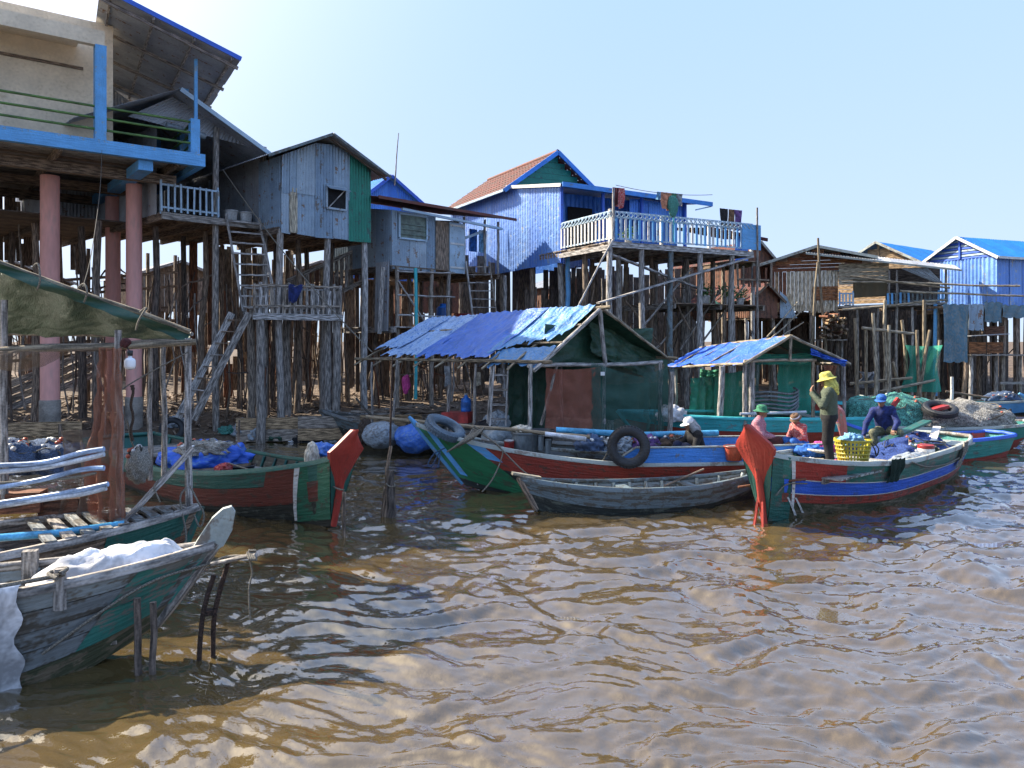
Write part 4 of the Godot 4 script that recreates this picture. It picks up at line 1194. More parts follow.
	for i in 46:
		var p := P(R(819, 840), R(314, 338), R(34.2, 34.9))
		ppole(t, "log", p, p + V(R(-.2, .2), R(-.08, .08), .7), R(.05, .08), R(.05, .07), pick(M.brown + M.red + M.tan_wood), .01, 6)
	pbeam(t, "shelf", P(817, 340, 34.9), P(843, 340, 34.9), .9, .06, M.grey[0])
	for e in [818, 842]: ppole(t, "post", P(e, 340, 34.8), V(P(e, 340, 34.8).x, .3, -34.8), .06, .06, M.grey[1])
	# tan gable with blue roof behind
	h = house("stilt_house", "house with tan plank gable and bright blue roof behind the gallery", 20.4, 38, 38, 1.2)
	var p0 := V(0, 8.0, -2.4)
	for i in 14:
		var y := 5.0 + i * .2
		var f := clampf((p0.y - y - .1) / (p0.y - 6.75), 0, 1)
		pbeam(h, "gable_board", V(0, y, p0.z - 2.4 * f), V(0, y, p0.z + 2.4 * f), .03, .19, pick(M.tan_wood))
	pbeam(h, "king_post", V(-.04, 6.2, p0.z), V(-.04, p0.y, p0.z), .05, .1, M.tan_wood[1])
	sheets(h, "roof_sheet", V(-.3, 6.62, .25), V(6, 6.62, .25), V(6, p0.y + .05, p0.z), V(-.3, p0.y + .05, p0.z), 7, M.blue_roof)
	sheets(h, "roof_sheet", V(6, 6.62, -5.05), V(-.3, 6.62, -5.05), V(-.3, p0.y + .05, p0.z), V(6, p0.y + .05, p0.z), 7, M.blue_roof)
	for z in [.25, -5.05]: pbeam(h, "roof_trim", V(-.33, 6.6, z), V(-.33, p0.y + .03, p0.z), .03, .12, M.p_pale)
	sheets(h, "wall_sheet", V(0, 4.6, 0), V(6, 4.6, 0), V(6, 6.7, 0), V(0, 6.7, 0), 6, M.galvanised)
	pbeam(h, "floor_slab", V(0, 4.6, -2.4), V(6, 4.6, -2.4), 4.8, .15, M.brown[0])
	stilts(h, [.1, 3, 5.8], [-.1, -2.4, -4.7], 4.6, .12, M.brown)
	boards(h, -.2, 6, -.3, .9, 4.7, M.dark + M.brown, .1)
	# blue house with slatted gable
	h = house("stilt_house", "royal blue corrugated house with slatted gable and white edged blue roof", 20.7, 33, 22, .7)
	fy = 4.5
	var ey := 6.62
	var g := 3.4
	var pz := -g / 2
	var py := 7.6
	sheets(h, "wall_sheet", V(0, fy - .1, -g), V(0, fy - .1, 0), V(0, ey, 0), V(0, ey, -g), 5, M.wall_blue, .2, .022)
	sheets(h, "wall_sheet", V(0, fy - .1, 0), V(4, fy - .1, 0), V(4, ey, 0), V(0, ey, 0), 5, M.wall_blue, .2, .022)
	for i in 9:
		var y := ey + .02 + i * .11
		var f := 1 - (y - ey) / (py - ey)
		pbeam(h, "gable_slat", V(-.02, y, pz - pz * -f), V(-.02, y, pz + -pz * f), .03, .075, M.p_paleblue if i % 2 else M.p_royal)
	pbeam(h, "king_post", V(-.06, ey, pz), V(-.06, py, pz), .06, .08, M.p_royal)
	sheets(h, "roof_sheet", V(-.25, ey - .1, .25), V(6, ey - .1, .25), V(6, py, pz), V(-.25, py, pz), 6, M.blue_roof)
	sheets(h, "roof_sheet", V(6, ey - .1, -g - .25), V(-.25, ey - .1, -g - .25), V(-.25, py, pz), V(6, py, pz), 6, M.blue_roof)
	for z in [.25, -g - .25]: pbeam(h, "roof_trim", V(-.28, ey - .13, z), V(-.28, py - .03, pz), .03, .12, M.p_white)
	pbeam(h, "eave_trim", V(-.25, ey - .12, .28), V(6, ey - .12, .28), .03, .1, M.p_white)
	deck(h, -.1, 5, .5, -4, fy - .1, .4, M.brown, 4)
	for x in [.0, .75, 1.5, 2.2, 3.0]:
		for z in [.3, -1.2, -2.8]: pbeam(h, "stilt", V(x + R(-.1, .1), .2, z), V(x, fy - .2, z), .15, .15, pick(M.dark + M.brown))
	stilts(h, [-.9, -1.6], [-.2, -1.6], fy - .2, .09, M.brown)
	pbeam(h, "gallery_floor", V(-2.4, fy - .1, -.6), V(-.1, fy - .1, -.6), 2.0, .1, M.brown[0])
	clutter(h, -2, 4, -4, -.2, fy - .3, 40, M.dark + M.brown + M.red)
	boards(h, -2.6, 6, -3.6, .5, fy, M.dark, .2)
	for e in [[943, 304, 968, 362, M.tarp_teal], [968, 304, 984, 330, M.zinc[0]], [984, 302, 1002, 322, M.tarp_teal], [1002, 305, 1030, 318, M.tarp_teal]]:
		q = MB.new()
		var p1 := L(e[0], e[1], .62)
		var p2 := L(e[2], e[3], .62)
		var pts := PackedVector3Array()
		for j in 12:
			for i in 15:
				pts.append(V(lerpf(p1.x, p2.x, i / 14.0), lerpf(p1.y, p2.y, j / 11.0) + .03 * sin(i * 1.3), .62 + .05 * sin(i * 1.1 + j * .25) + .03 * sin(i * 2.3)))
		q.sheet(pts, 15, 12, 1, 1, true)
		part(h, "hanging_tarp", q, e[4])
	# plank shelf below
	t = thing("plank_shelf", "rust coloured plank box shelf hung below the royal blue house", "shelf", P(987, 392, 33))
	for k2 in 2:
		for i in 3: pbeam(t, "plank", P(969 + k2 * 18, 344 + i * 3.8, 32.3), P(986 + k2 * 17, 344 + i * 3.8, 32.2), .04, .15, pick(M.orange_wood))
	pbeam(t, "roof_board", P(967, 336, 32.2), P(1005, 334, 32.1), .7, .03, M.galvanised[0])
	pbeam(t, "back_board", P(985, 331, 32.6), P(1004, 331, 32.6), .05, .4, M.red[1])
	pbeam(t, "shelf_floor", P(967, 355, 32.4), P(1024, 355, 32.2), .8, .06, M.grey[1])
	for px in [971, 996, 1003, 1020]: ppole(t, "post", P(px, 355, 32.3), V(P(px, 355, 32.3).x, -.2, -32.3), .08, .08, pick(M.grey))
	pbeam(t, "rail", P(1000, 383, 32.1), P(1030, 383, 32.0), .06, .1, M.grey[0])

func back_row():
	# dimmer dwellings behind the front row, seen between the stilts
	var sp := [[-22, 34, 38, 4.2, "low brown shack far behind the pink columns"], [-15.5, 36, 42, 4.4, "brown plank shack behind the open dark house"], [-9.5, 38, 40, 4.6, "rusty shack behind the timber landing"], [-3.5, 41, 35, 4.5, "dark plank shack behind the small grey hut"], [4, 42, 25, 4.4, "old brown shack behind the railed deck's posts"]]
	for e in sp:
		var h := house("shack", e[4], e[0], e[1], e[2], 1.2)
		var fy: float = e[3]
		gable_house(h, -2.2, 2.2, 0, -4, fy, fy + 1.5, fy + 2.3, [M.brown, M.rust_sheet, M.dark, M.brown][rng.randi() % 4], M.galvanised, M.grey[0])
		boards(h, -2.6, 2.6, -3.9, .9, fy, M.brown + M.dark + M.tan_wood, .3)
		stilts(h, [-2, -.7, .7, 2], [-.2, -2, -3.8], fy, .1, M.brown + M.red)
		clutter(h, -2.6, 2.6, -4, 1.5, fy, 40, M.red + M.brown + M.tan_wood)
# ---------------------------------------------------------------- boats
var BT := {}
func hw(s: float) -> float:
	var b: float = BT.B / 2
	if s > .45: return maxf(b * (1 - pow((s - .45) / .55, BT.get("bp", 2.2))), BT.get("bw", .03))
	return b * (1 - (1 - BT.get("ws", .7)) * pow((.45 - s) / .45, BT.get("sp", 2.2)))
func gun(s: float) -> float:
	return BT.g0 + (BT.gb - BT.g0) * pow(maxf(0, (s - .5) / .5), 2.2) + (BT.get("gs", BT.g0) - BT.g0) * pow(maxf(0, (.4 - s) / .4), 2.0)
func keel(s: float) -> float:
	return -.3 + (BT.get("kb", .25) + .3) * pow(maxf(0, (s - .66) / .34), 1.7) + (BT.get("ks", -.1) + .3) * pow(maxf(0, (.3 - s) / .3), 1.5)
func hull(s: float, f: float, side: float, off := 0.0) -> Vector3:
	var w := hw(s)
	var z := lerpf(w * lerpf(.6, BT.get("vb", .6), smoothstep(.6, 1.0, s)), w, pow(f, .8)) + off
	return V((s - .5) * BT.L + BT.get("rb", .6) * f * smoothstep(.62, 1, s) - BT.get("rs", .2) * f * smoothstep(.3, 0, s), lerpf(keel(s), gun(s), f) + (off if f > .99 else 0.0), side * z)
func patch(par: Node3D, called: String, s0a: float, s0b: float, s1a: float, s1b: float, f0: float, f1: float, m: Material, side: float, off := .0, nu := 30, nv := 5):
	var q := MB.new()
	var p := PackedVector3Array()
	for j in nv:
		var g := float(j) / (nv - 1)
		for i in nu: p.append(hull(lerpf(lerpf(s0a, s0b, g), lerpf(s1a, s1b, g), float(i) / (nu - 1)), lerpf(f0, f1, g), side, off))
	q.sheet(p, nu, nv, BT.L * absf(s1a - s0a), 1.2 * (f1 - f0), side > 0)
	# uv: grain along the strake
	for i in q.t.size(): q.t[i] = Vector2(q.t[i].y + f0 * 3, q.t[i].x)
	return part(par, called, q, m)
func boat(called: String, label: String, bow: Vector2, stern: Vector2, prm: Dictionary, group := "") -> Node3D:
	BT = prm
	BT.L = bow.distance_to(stern)
	var mid := (bow + stern) / 2
	var t := thing(called, label, "boat", V(mid.x, 0, -mid.y), group)
	t.rotation.y = atan2(bow.y - stern.y, bow.x - stern.x)
	org = Vector3.ZERO
	for side in [-1.0, 1.0]:
		for k in BT.strakes.size():
			var e: Array = BT.strakes[k]
			patch(t, "strake", 0, 0, 1, 1, e[0], e[1] - .006, e[2], side, .006 if k % 2 else 0.0)
		patch(t, "inner_planking", 0, 0, 1, 1, .12, .985, BT.inner, side, -.035)
		# gunwale
		var q := MB.new()
		var p := PackedVector3Array()
		var n := 34
		for j in 5:
			for i in n:
				var h := hull(float(i) / (n - 1), 1, side, 0)
				p.append(h + [V(0, -.045, side * .018), V(0, .03, side * .022), V(0, .034, -side * .05), V(0, -.045, -side * .045), V(0, -.045, side * .018)][j])
		q.sheet(p, n, 5, BT.L, .25, side > 0)
		for i in q.t.size(): q.t[i] = Vector2(q.t[i].y, q.t[i].x)
		part(t, "gunwale", q, BT.rail)
		for k in int(BT.get("ribs", 9)):
			var s := lerpf(.08, .86, k / maxf(1, BT.get("ribs", 9) - 1.0))
			q = MB.new()
			q.tube([hull(s, .14, side, -.05), hull(s, .5, side, -.055), hull(s, .97, side, -.06)], [.035], 4)
			part(t, "rib", q, BT.get("ribm", BT.inner))
	# bottom, inner floor, transom
	var q2 := MB.new()
	var p2 := PackedVector3Array()
	for i in 30:
		for j in 3: p2.append(hull(i / 29.0, 0, -1 + j) if j != 1 else (hull(i / 29.0, 0, 1) * V(1, 1, 0) - V(0, .03, 0)))
	q2.sheet(p2, 3, 30, 1, BT.L, true)
	part(t, "bottom", q2, BT.strakes[0][2])
	if BT.get("ws", .7) > .05:
		q2 = MB.new()
		p2 = PackedVector3Array()
		for j in 6:
			for i in 7:
				var pt := hull(0, j / 5.0, 1, .004)
				p2.append(V(pt.x - .12 * (1 - pow(i / 3.0 - 1, 2)), pt.y, lerpf(-pt.z, pt.z, i / 6.0)))
		q2.sheet(p2, 7, 6, BT.B, .9, true)
		part(t, "transom", q2, BT.get("transom", BT.strakes[-1][2]))
		var r := hull(0, 1, 1)
		q2 = MB.new()
		q2.tube([V(r.x, r.y, -r.z), V(r.x - .12, r.y + .01, 0), V(r.x, r.y, r.z)], [.05], 6)
		part(t, "transom_rail", q2, BT.rail)
	var fl: float = BT.get("floor", .1)
	var k2 := int(BT.L / .34)
	for i in k2:
		var s := (i + .5) / k2
		if s > .93 or keel(s) > fl - .02: continue
		var f := clampf((fl - keel(s)) / (gun(s) - keel(s)), 0, 1)
		var w := hull(s, f, 1).z - .05
		var xx := hull(s, f, 1).x
		pbeam(t, "floor_board", V(xx, fl, -w), V(xx, fl + R(-.01, .01), w), .31, .03, pick(BT.get("floorm", M.grey)))
	for s in BT.get("thwarts", []):
		var h := hull(s, .9, 1, -.05)
		pbeam(t, "thwart", V(h.x, h.y, -h.z), V(h.x, h.y, h.z), .2, .04, BT.get("thwartm", BT.rail))
	if BT.has("vb"):      # flat bow panel behind the prow board
		q2 = MB.new()
		p2 = PackedVector3Array()
		for j in 6:
			for i in 2:
				var pt := hull(1, j / 5.0, 1, .0)
				p2.append(V(pt.x + .004, pt.y, -pt.z if i == 0 else pt.z))
		q2.sheet(p2, 2, 6, .4, .9)
		part(t, "bow_panel", q2, M.p_green)
	# stem
	var st := []
	for i in 6: st.append(hull(1, i / 5.0, 0) * V(1, 1, 0) + V(.02, 0, 0))
	if BT.has("tip"): st.append(st[-1] + BT.tip)
	q2 = MB.new()
	q2.tube(st, [.05, .06, .065, .065, .06, .055, .03], 6)
	part(t, "stem", q2, BT.get("stem", BT.rail))
	return t
# the flat kite-shaped prow board standing on the stem
func kite(t: Node3D, m: Material, wide: float, y0: float, y1: float, y2: float):
	# widest at y1, drawn out to the stem below and to a point above; hollow edges, a ridge down the middle
	var q := MB.new()
	var xb := hull(1, 1, 1).x + .05
	for face in 2:
		var p := PackedVector3Array()
		for j in 15:
			var y := lerpf(y0, y2, j / 14.0)
			var w := wide * (pow(clampf((y - y0) / (y1 - y0), 0, 1), 1.25) if y < y1 else 1.0 - pow((y - y1) / (y2 - y1), .85)) + .03
			var x := xb + (y - y1) * .30 + .16 * pow(maxf(0, (y - y0) / (y2 - y0)), 3.0) - .05
			for i in 5:
				var g := i / 2.0 - 1.0
				p.append(V(x + (.075 if face == 0 else 0.0) + (.05 * (1 - absf(g)) if face == 0 else .0) - .05 * absf(g), y, w * g))
		q.sheet(p, 5, 15, .5, 1.2, face == 0)
		for e in [0, 4]:
			if face == 1:
				for j in 14:
					var a := p[j * 5 + e]
					var b := p[j * 5 + 5 + e]
					var o := V(.075, 0, 0)
					if e == 4: q.quad(a, a + o, b + o, b)
					else: q.quad(b, b + o, a + o, a)
	return part(t, "prow_board", q, m)
func boat_pt(t: Node3D, p: Vector3) -> Vector3: return t.transform * p
func tyre(label: String, c: Vector3, ax: Vector3, r: float, w: float, m: Material):
	var t := thing("tyre", label, "tyre", c)
	org = c
	var pr := []
	for i in 15:
		var a := TAU * i / 14 + PI
		pr.append(Vector2(r - w * .8 + w * .8 * cos(a) * (1.0 if cos(a) < 0 else .92), -w * sin(a) * .75))
	var q := MB.new()
	q.lathe(pr, 32, c, ax.normalized())
	part(t, "casing", q, m)
	q = MB.new()
	var fr := q.frame(Vector3.ZERO, ax.normalized(), Vector3.UP)
	for k in 40:
		var g := TAU * k / 40
		var d: Vector3 = fr[1] * cos(g) + fr[2] * sin(g)
		q.beam(c + d * (r - .03) - ax.normalized() * w * .5, c + d * (r - .03) + ax.normalized() * w * .5, r * .1, .03, d)
	part(t, "tread", q, m)
	return t
func rope(label: String, pts: Array, r := .015, m: Material = null):
	var q := MB.new()
	q.tube(smooth(pts), [r], 5)
	return single("rope", label, "rope", q, m if m else M.rope)
func heap(called: String, label: String, category: String, c: Vector3, r: Vector3, m: Material, sd: int, bump := .35, freq := 2.2, yaw := 0.0, flat := -.35):
	var q := MB.new()
	q.blob(Vector3.ZERO, r, bump, freq / maxf(r.x, .2), sd, flat, 44, 24)
	var o := single(called, label, category, q, m)
	o.position = c
	o.rotation.y = yaw
	if called == "net_pile" or called == "net_ball":      # loose head ropes and floats lying over the net
		var fn := FastNoiseLite.new()
		fn.seed = sd; fn.frequency = freq / maxf(r.x, .2); fn.fractal_octaves = 3
		for k in 7:
			var pts := []
			var a := R(.3, 1.1)
			var g := R(0, TAU)
			for i in 9:
				a = clampf(a + R(-.22, .24), .1, 1.45); g += R(-.05, .42)
				var p := V(sin(a) * cos(g), cos(a), sin(a) * sin(g)) * r
				p *= 1.0 + bump * fn.get_noise_3d(p.x, p.y + sd, p.z)
				if p.y < flat * r.y: p.y = flat * r.y
				pts.append(p * 1.01)
			var s := MB.new()
			s.tube(smooth(pts, 4), [.009 + .006 * (k % 2)], 5)
			part(o, "head_rope", s, [M.rope, M.rope_dark, M.rope_blue][k % 3])
			if k < 4:
				for i in [2, 5, 7]:
					s = MB.new()
					s.blob(pts[i], V(.035, .03, .035), 0, 1, 1, -1, 9, 6)
					part(o, "float", s, [M.plastic_white, M.plastic_orange][k % 2])
	return o
func tub(called: String, label: String, cat: String, at: Vector3, r0: float, r1: float, h: float, m: Material, group := ""):
	var q := MB.new()
	q.lathe([Vector2(0, 0), Vector2(r0, 0), Vector2(lerpf(r0, r1, .9), h * .9), Vector2(r1 * 1.07, h * .91), Vector2(r1 * 1.07, h), Vector2(r1 * .96, h), Vector2(r0 * .94, .04), Vector2(0, .035)], 20)
	var o := single(called, label, cat, q, m, group)
	o.position = at
	return o
func jug(label: String, at: Vector3, s: float, m: Material):
	var t := thing("water_jug", label, "jug", at)
	var q := MB.new()
	q.lathe([Vector2(0, 0), Vector2(.13, 0), Vector2(.14, .02), Vector2(.14, .1), Vector2(.13, .12), Vector2(.14, .14), Vector2(.14, .24), Vector2(.13, .26), Vector2(.14, .28), Vector2(.13, .34), Vector2(.05, .41), Vector2(.045, .46)].map(func(v): return v * s), 18, at)
	part(t, "body", q, m)
	q = MB.new()
	q.lathe([Vector2(0, .455), Vector2(.055, .455), Vector2(.055, .49), Vector2(0, .495)].map(func(v): return v * s), 14, at)
	part(t, "cap", q, M.plastic_white)

func boats_near():
	# weathered grey boat with green bow
	var t := boat("wooden_boat", "weathered grey plank boat with flaking green bow and pale prow blade", Vector2(-3.42, 7.36), Vector2(-7.9, 5.8), {
		"B": 1.25, "g0": .80, "gb": 1.02, "gs": .8, "kb": .28, "rb": .55, "bp": 2.6, "bw": .06, "inner": M.p_grey, "rail": M.grey[0], "ribs": 8, "floor": .22, "floorm": M.grey, "stem": M.grey[1],
		"strakes": [[0, .30, M.moss], [.30, .47, M.p_slate], [.47, .64, M.p_slate], [.64, .82, M.p_slate], [.82, 1, M.p_grey]]})
	for side in [-1.0, 1.0]:
		patch(t, "bow_paint", .85, .87, 1, 1, .30, .63, M.p_oldgreen, side, .012)
		patch(t, "bow_paint", .87, .895, 1, 1, .635, .97, M.p_oldgreen, side, .012)
	# prow blade: the broad end of the stem, swept up
	var q := MB.new()
	var inv := t.transform.affine_inverse()
	var pts := [[186, 562], [197, 544], [211, 524], [222, 515], [231, 513], [235, 519], [232, 537], [223, 553], [205, 562]].map(func(e): return (inv * P(e[0], e[1], 7.28)) * V(1, 1, 0))
	var mc := V(0, 0, 0)
	for p in pts: mc += p / 9.0
	var zz := V(0, 0, .045)
	for i in 9:
		var a: Vector3 = pts[i]
		var b: Vector3 = pts[(i + 1) % 9]
		q.tri(mc + zz, b + zz, a + zz); q.tri(mc - zz, a - zz, b - zz)
		q.quad(a + zz, b + zz, b - zz, a - zz)
	part(t, "prow_blade", q, M.p_pale)
	for e in [[.74, 1, .34, .16], [.58, 1, .30, .2]]:
		var p := hull(e[0], .98, e[1] * -1, -.1)
		pbeam(t, "mooring_post", p - V(0, .35, 0), p + V(0, e[2] * .5, 0), e[3] * .8, e[3] * .6, M.grey[1])
	var mp := hull(.80, 1, 1, -.02)
	ppole(t, "bollard", mp - V(0, .2, 0), mp + V(0, .16, 0), .055, .05, M.grey[0])
	var bw := func(s: float, f: float, side: float, off: float) -> Vector3: return t.transform * hull(s, f, side, off)
	# white sheet heaped in the bow, white cloth over the side
	q = MB.new()
	var fn := FastNoiseLite.new()
	fn.seed = 77; fn.frequency = 1.7; fn.fractal_octaves = 4
	var sp := PackedVector3Array()
	for j in 26:
		for i in 40:
			var u := i / 39.0
			var v := j / 25.0
			var s := lerpf(.745, .965, u)
			var e := hull(s, 1, 1)
			var z := lerpf(-e.z * .80, e.z * .80, v)
			var ed := minf(minf(u, 1 - u) * 5, 1) * minf(minf(v + .12, 1.0 - v) * 4, 1)
			var pp := V(e.x + .05 * fn.get_noise_2d(u * 3, v * 3 + 9), e.y - .10 + .25 * clampf(ed, 0, 1) * (.8 + .5 * fn.get_noise_2d(u * 1.1, v * 1.1)) + .02 * fn.get_noise_2d(u * 4, v * 3), z)
			sp.append(t.transform * pp)
	q.sheet(sp, 40, 26, 1.5, 1, true)
	single("cloth", "crumpled white sheet heaped in the bow of the weathered grey boat", "cloth", q, M.cloth_white)
	q = MB.new()
	sp = PackedVector3Array()
	for j in 22:
		for i in 12:
			var u := i / 11.0
			var v := j / 21.0
			var s := lerpf(.70, .752, u) + .05 * v * u - .02 * v
			var over := v * 1.15
			var pp := hull(s, 1, 1, .03) + V(0, .05, -.14 + .17 * minf(over * 5, 1)) if over < .2 else hull(s, clampf(1.2 - over * .95, .05, 1), 1, .035)
			pp += V(.02 * sin(v * 9), 0, .018 + .02 * sin(u * 8 + v * 5) + .015 * sin(v * 13))
			if i == 11: pp.x += .03 * sin(v * 20)
			sp.append(t.transform * pp)
	q.sheet(sp, 12, 22, .5, 1.1)
	single("cloth", "torn white cloth hanging over the side of the weathered grey boat", "cloth", q, M.cloth_white)
	var r0: Vector3 = bw.call(.795, 1, 1, .03)
	rope("thick pale rope from the bollard along the weathered grey boat's rail", [bw.call(.55, 1, 1, .06) + V(0, .1, 0), bw.call(.68, 1, 1, .05) + V(0, .05, 0), r0 + V(0, .06, 0), r0 + V(.08, .1, .05), r0 + V(.05, .1, -.1), r0 + V(-.06, .08, -.02), r0 + V(.06, .06, .06)], .02)
	rope("thin mooring rope slung along the hull to the weathered grey bow", [bw.call(.80, .42, 1, .03), bw.call(.875, .68, 1, .05), bw.call(.93, .80, 1, .05), P(205, 565, 7.45), P(226, 557, 7.3), P(248, 556, 7.25)], .014)
	# rusty iron trestle and driven stakes
	t = thing("iron_trestle", "rusty iron trestle of two bent legs standing in the river", "trestle", P(208, 656, 7.3) * V(1, 0, 1))
	for e in [[P(199, 665, 7.25), P(203, 615, 7.25), P(214, 575, 7.3)], [P(213, 662, 7.35), P(215, 612, 7.3), P(229, 560, 7.25)]]:
		q = MB.new()
		var g: Array = [e[0] * V(1, 0, 1) - V(0, .5, 0)] + e
		q.tube(smooth(g), [.024], 7)
		part(t, "leg", q, M.iron)
	pbeam(t, "plate", P(202, 613, 7.27), P(217, 611, 7.3), .08, .05, M.iron)
	q = MB.new()
	q.tube(bent(P(212, 564, 7.26), P(256, 555, 7.0), 3, .01), [.022], 6)
	part(t, "cross_bar", q, M.grey[0])
	q = MB.new()
	for k in 4: q.tube(smooth([P(247 + k * 2, 553, 7.02), P(250 + k * 2, 560, 6.96), P(253 + k, 556, 7.08), P(249 + k * 2, 550, 7.02)]), [.011], 5)
	part(t, "rope_knot", q, M.rope)
	rope("frayed rope end dangling from the rusty trestle to the water", [P(248, 556, 7.0), P(252, 572, 7.0), P(249, 590, 7.0), P(250, 620, 7.0)], .008)
	for e in [[139, 660, 137, 598, .032, "short dark stake driven beside the weathered grey bow"], [154, 664, 153, 602, .030, "dark stake with frayed top next to the shorter one"]]:
		q = MB.new()
		var top2 := P(e[2], e[3], 6.98)
		q.tube(bent(V(top2.x + .01, -.5, top2.z - .02), top2, 4, .015), [e[4]], 7)
		single("stake", e[5], "stake", q, M.dark[0])

func rig():
	# covered boat with the net rig and green tarpaulin
	var t := boat("covered_boat", "brown covered boat with green bow, net rig and green tarpaulin roof", Vector2(-4.22, 9.55), Vector2(-10.6, 4.3), {
		"B": 2.1, "g0": .82, "gb": .9, "gs": .9, "kb": .1, "rb": .35, "bp": 3.0, "inner": M.dark[0], "rail": M.grey[0], "ribs": 8, "floor": .55, "floorm": M.grey + [M.p_slate], "stem": M.p_green,
		"strakes": [[0, .30, M.moss], [.30, .62, M.red[1]], [.62, 1, M.brown[0]]]})
	for side in [-1.0, 1.0]: patch(t, "bow_paint", .875, .87, 1, 1, .2, .97, M.p_green, side, .012)
	for i in 9:      # plank foredeck
		var s := .81 + i * .02
		var e := hull(s, 1, 1)
		pbeam(t, "deck_board", V(e.x, e.y + .03, -e.z + .05), V(e.x, e.y + .03, e.z - .02), .115, .035, pick([M.p_slate, M.p_slate, M.grey[1]]))
	var inv := t.transform.affine_inverse()
	var LP := func(px: float, py: float, d: float) -> Vector3: return inv * P(px, py, d)
	var posts := [[118, 330, 121, 520, 9.3, .05], [188, 338, 189, 522, 9.75, .05], [150, 345, 150, 480, 11.2, .04], [163, 340, 164, 476, 11.3, .045], [4, 300, 4, 500, 9.2, .05]]
	for e in posts: ppole(t, "post", LP.call(e[2], e[3], e[4]), LP.call(e[0], e[1], e[4]), e[5] * .95, e[5] * .8, M.grey[pick([0, 2])])
	ppole(t, "cross_pole", LP.call(-30, 353, 9.0), LP.call(196, 342, 9.75), .045, .04, M.bamboo[1])
	ppole(t, "cross_pole", LP.call(40, 346, 10.4), LP.call(192, 341, 9.85), .03, .03, M.grey[0])
	ppole(t, "roof_pole", LP.call(-30, 252, 9.0), LP.call(190, 332, 9.8), .04, .035, M.bamboo[1])
	ppole(t, "roof_pole", LP.call(-30, 332, 13), LP.call(192, 334, 10.8), .035, .03, M.grey[1])
	pbeam(t, "prop_board", LP.call(193, 448, 9.55), LP.call(122, 524, 9.1), .03, .14, M.grey[2], V(0, 0, 1))
	# tarpaulin
	var q := MB.new()
	var pts := PackedVector3Array()
	var fn := FastNoiseLite.new()
	fn.seed = 3; fn.frequency = .9
	for j in 16:
		for i in 40:
			var u := i / 39.0
			var v := j / 15.0
			var p: Vector3 = (P(-40, 249, 8.95).lerp(P(188, 333, 9.85), u)).lerp(P(-40, 330, 13).lerp(P(190, 336, 11), u), v)
			p.y += .05 * sin(u * 24) * (1 - v) + .1 * fn.get_noise_2d(u * 5, v * 4) - .22 * v * (1 - v) - .04 * sin(u * PI)
			pts.append(inv * p)
	q.sheet(pts, 40, 16, 6, 2)
	part(t, "tarpaulin", q, M.tarp_green)
	q = MB.new()
	pts = PackedVector3Array()
	for j in 10:
		for i in 24:
			var u := i / 23.0
			var v := j / 9.0
			var p: Vector3 = P(-40, 249, 8.9).lerp(P(188, 333, 9.8), u)
			pts.append(inv * (p + V(.02, -.16 * v * (.6 + .5 * absf(fn.get_noise_1d(u * 9))), .04 + .05 * sin(u * 17 + v * 3))))
	q.sheet(pts, 24, 10, 5, .6, true)
	part(t, "tarpaulin_hem", q, M.tarp_green)
	for e in [[32, 268, 37, 290], [78, 288, 84, 302], [140, 312, 136, 330]]:
		q = MB.new()
		q.tube(smooth([P(e[0], e[1], 9.1), P(e[0] + 6, e[1] - 4, 9.05), P(e[2] + 3, e[3] - 10, 9.0), P(e[2], e[3], 9.05)].map(func(x): return inv * x)), [.012], 5)
		part(t, "tie", q, M.rope)
	rope("long rope hung from the balcony to the green tarpaulin", [P(102, 150, 19.5), P(100, 190, 16), P(92, 250, 11), P(83, 287, 9.3)], .006, M.rope_dark)
	# net rolled along the pole
	q = MB.new()
	pts = PackedVector3Array()
	for j in 12:
		for i in 30:
			var u := i / 29.0
			var v := j / 11.0
			var c := P(lerpf(-20, 112, u), 352 - 3 * u, 9.1)
			pts.append(c + V(0, -(.02 + .22 * sin(PI * minf(1, u * 1.3 + .12))) * v - .02 * fn.get_noise_2d(u * 40, v * 9), .07 * sin(v * PI + u * 3) + .04 * fn.get_noise_2d(u * 20, v * 9) + .06))
	q.sheet(pts, 30, 12, 4, 1, true)
	single("fishing_net", "grey brown fishing net draped along the rig's bamboo pole", "net", q, M.mesh_brown)
	# rust-red net hanging down
	q = MB.new()
	pts = PackedVector3Array()
	for j in 30:
		for i in 34:
			var u := i / 33.0
			var v := j / 29.0
			var wl := lerpf(100, 88 - 2 * v, smoothstep(.2, .7, v)) - 2 * sin(v * 7)
			var wr := lerpf(120, 127, v)
			if v > .68: wl = lerpf(86, 96, (v - .68) / .32)
			var p := P(lerpf(wl, wr, u), 348 + 178 * v, 9.05)
			p.z += .10 * sin(u * 19 + v * 2) * (.4 + v * .6) + .1 * fn.get_noise_2d(u * 6, v * 7)
			p.y += .03 * fn.get_noise_2d(u * 30, v * 20)
			pts.append(p)
	q.sheet(pts, 34, 30, 1, 3, true)
	single("fishing_net", "rust brown fishing net hanging in folds from the rig", "net", q, M.mesh_rust)
	q = MB.new()
	pts = PackedVector3Array()
	for j in 16:
		for i in 12:
			var u := i / 11.0
			var v := j / 15.0
			var p := P(lerpf(62, 96, u) + 4 * sin(v * 4), 430 + 96 * v, 9.45)
			p.z += .08 * sin(u * 12 + v) + .1 * fn.get_noise_2d(u * 9, v * 9)
			pts.append(p)
	q.sheet(pts, 12, 16, 1, 2, true)
	single("fishing_net", "dark brown net bundle behind the plastic pipes", "net", q, M.mesh_brown)
	heap("net_ball", "white grey net bag slung from the rig's post", "net", P(138, 465, 9.6), V(.14, .24, .14), M.net_white, 5, .25, 2.0, 0, -1.0)
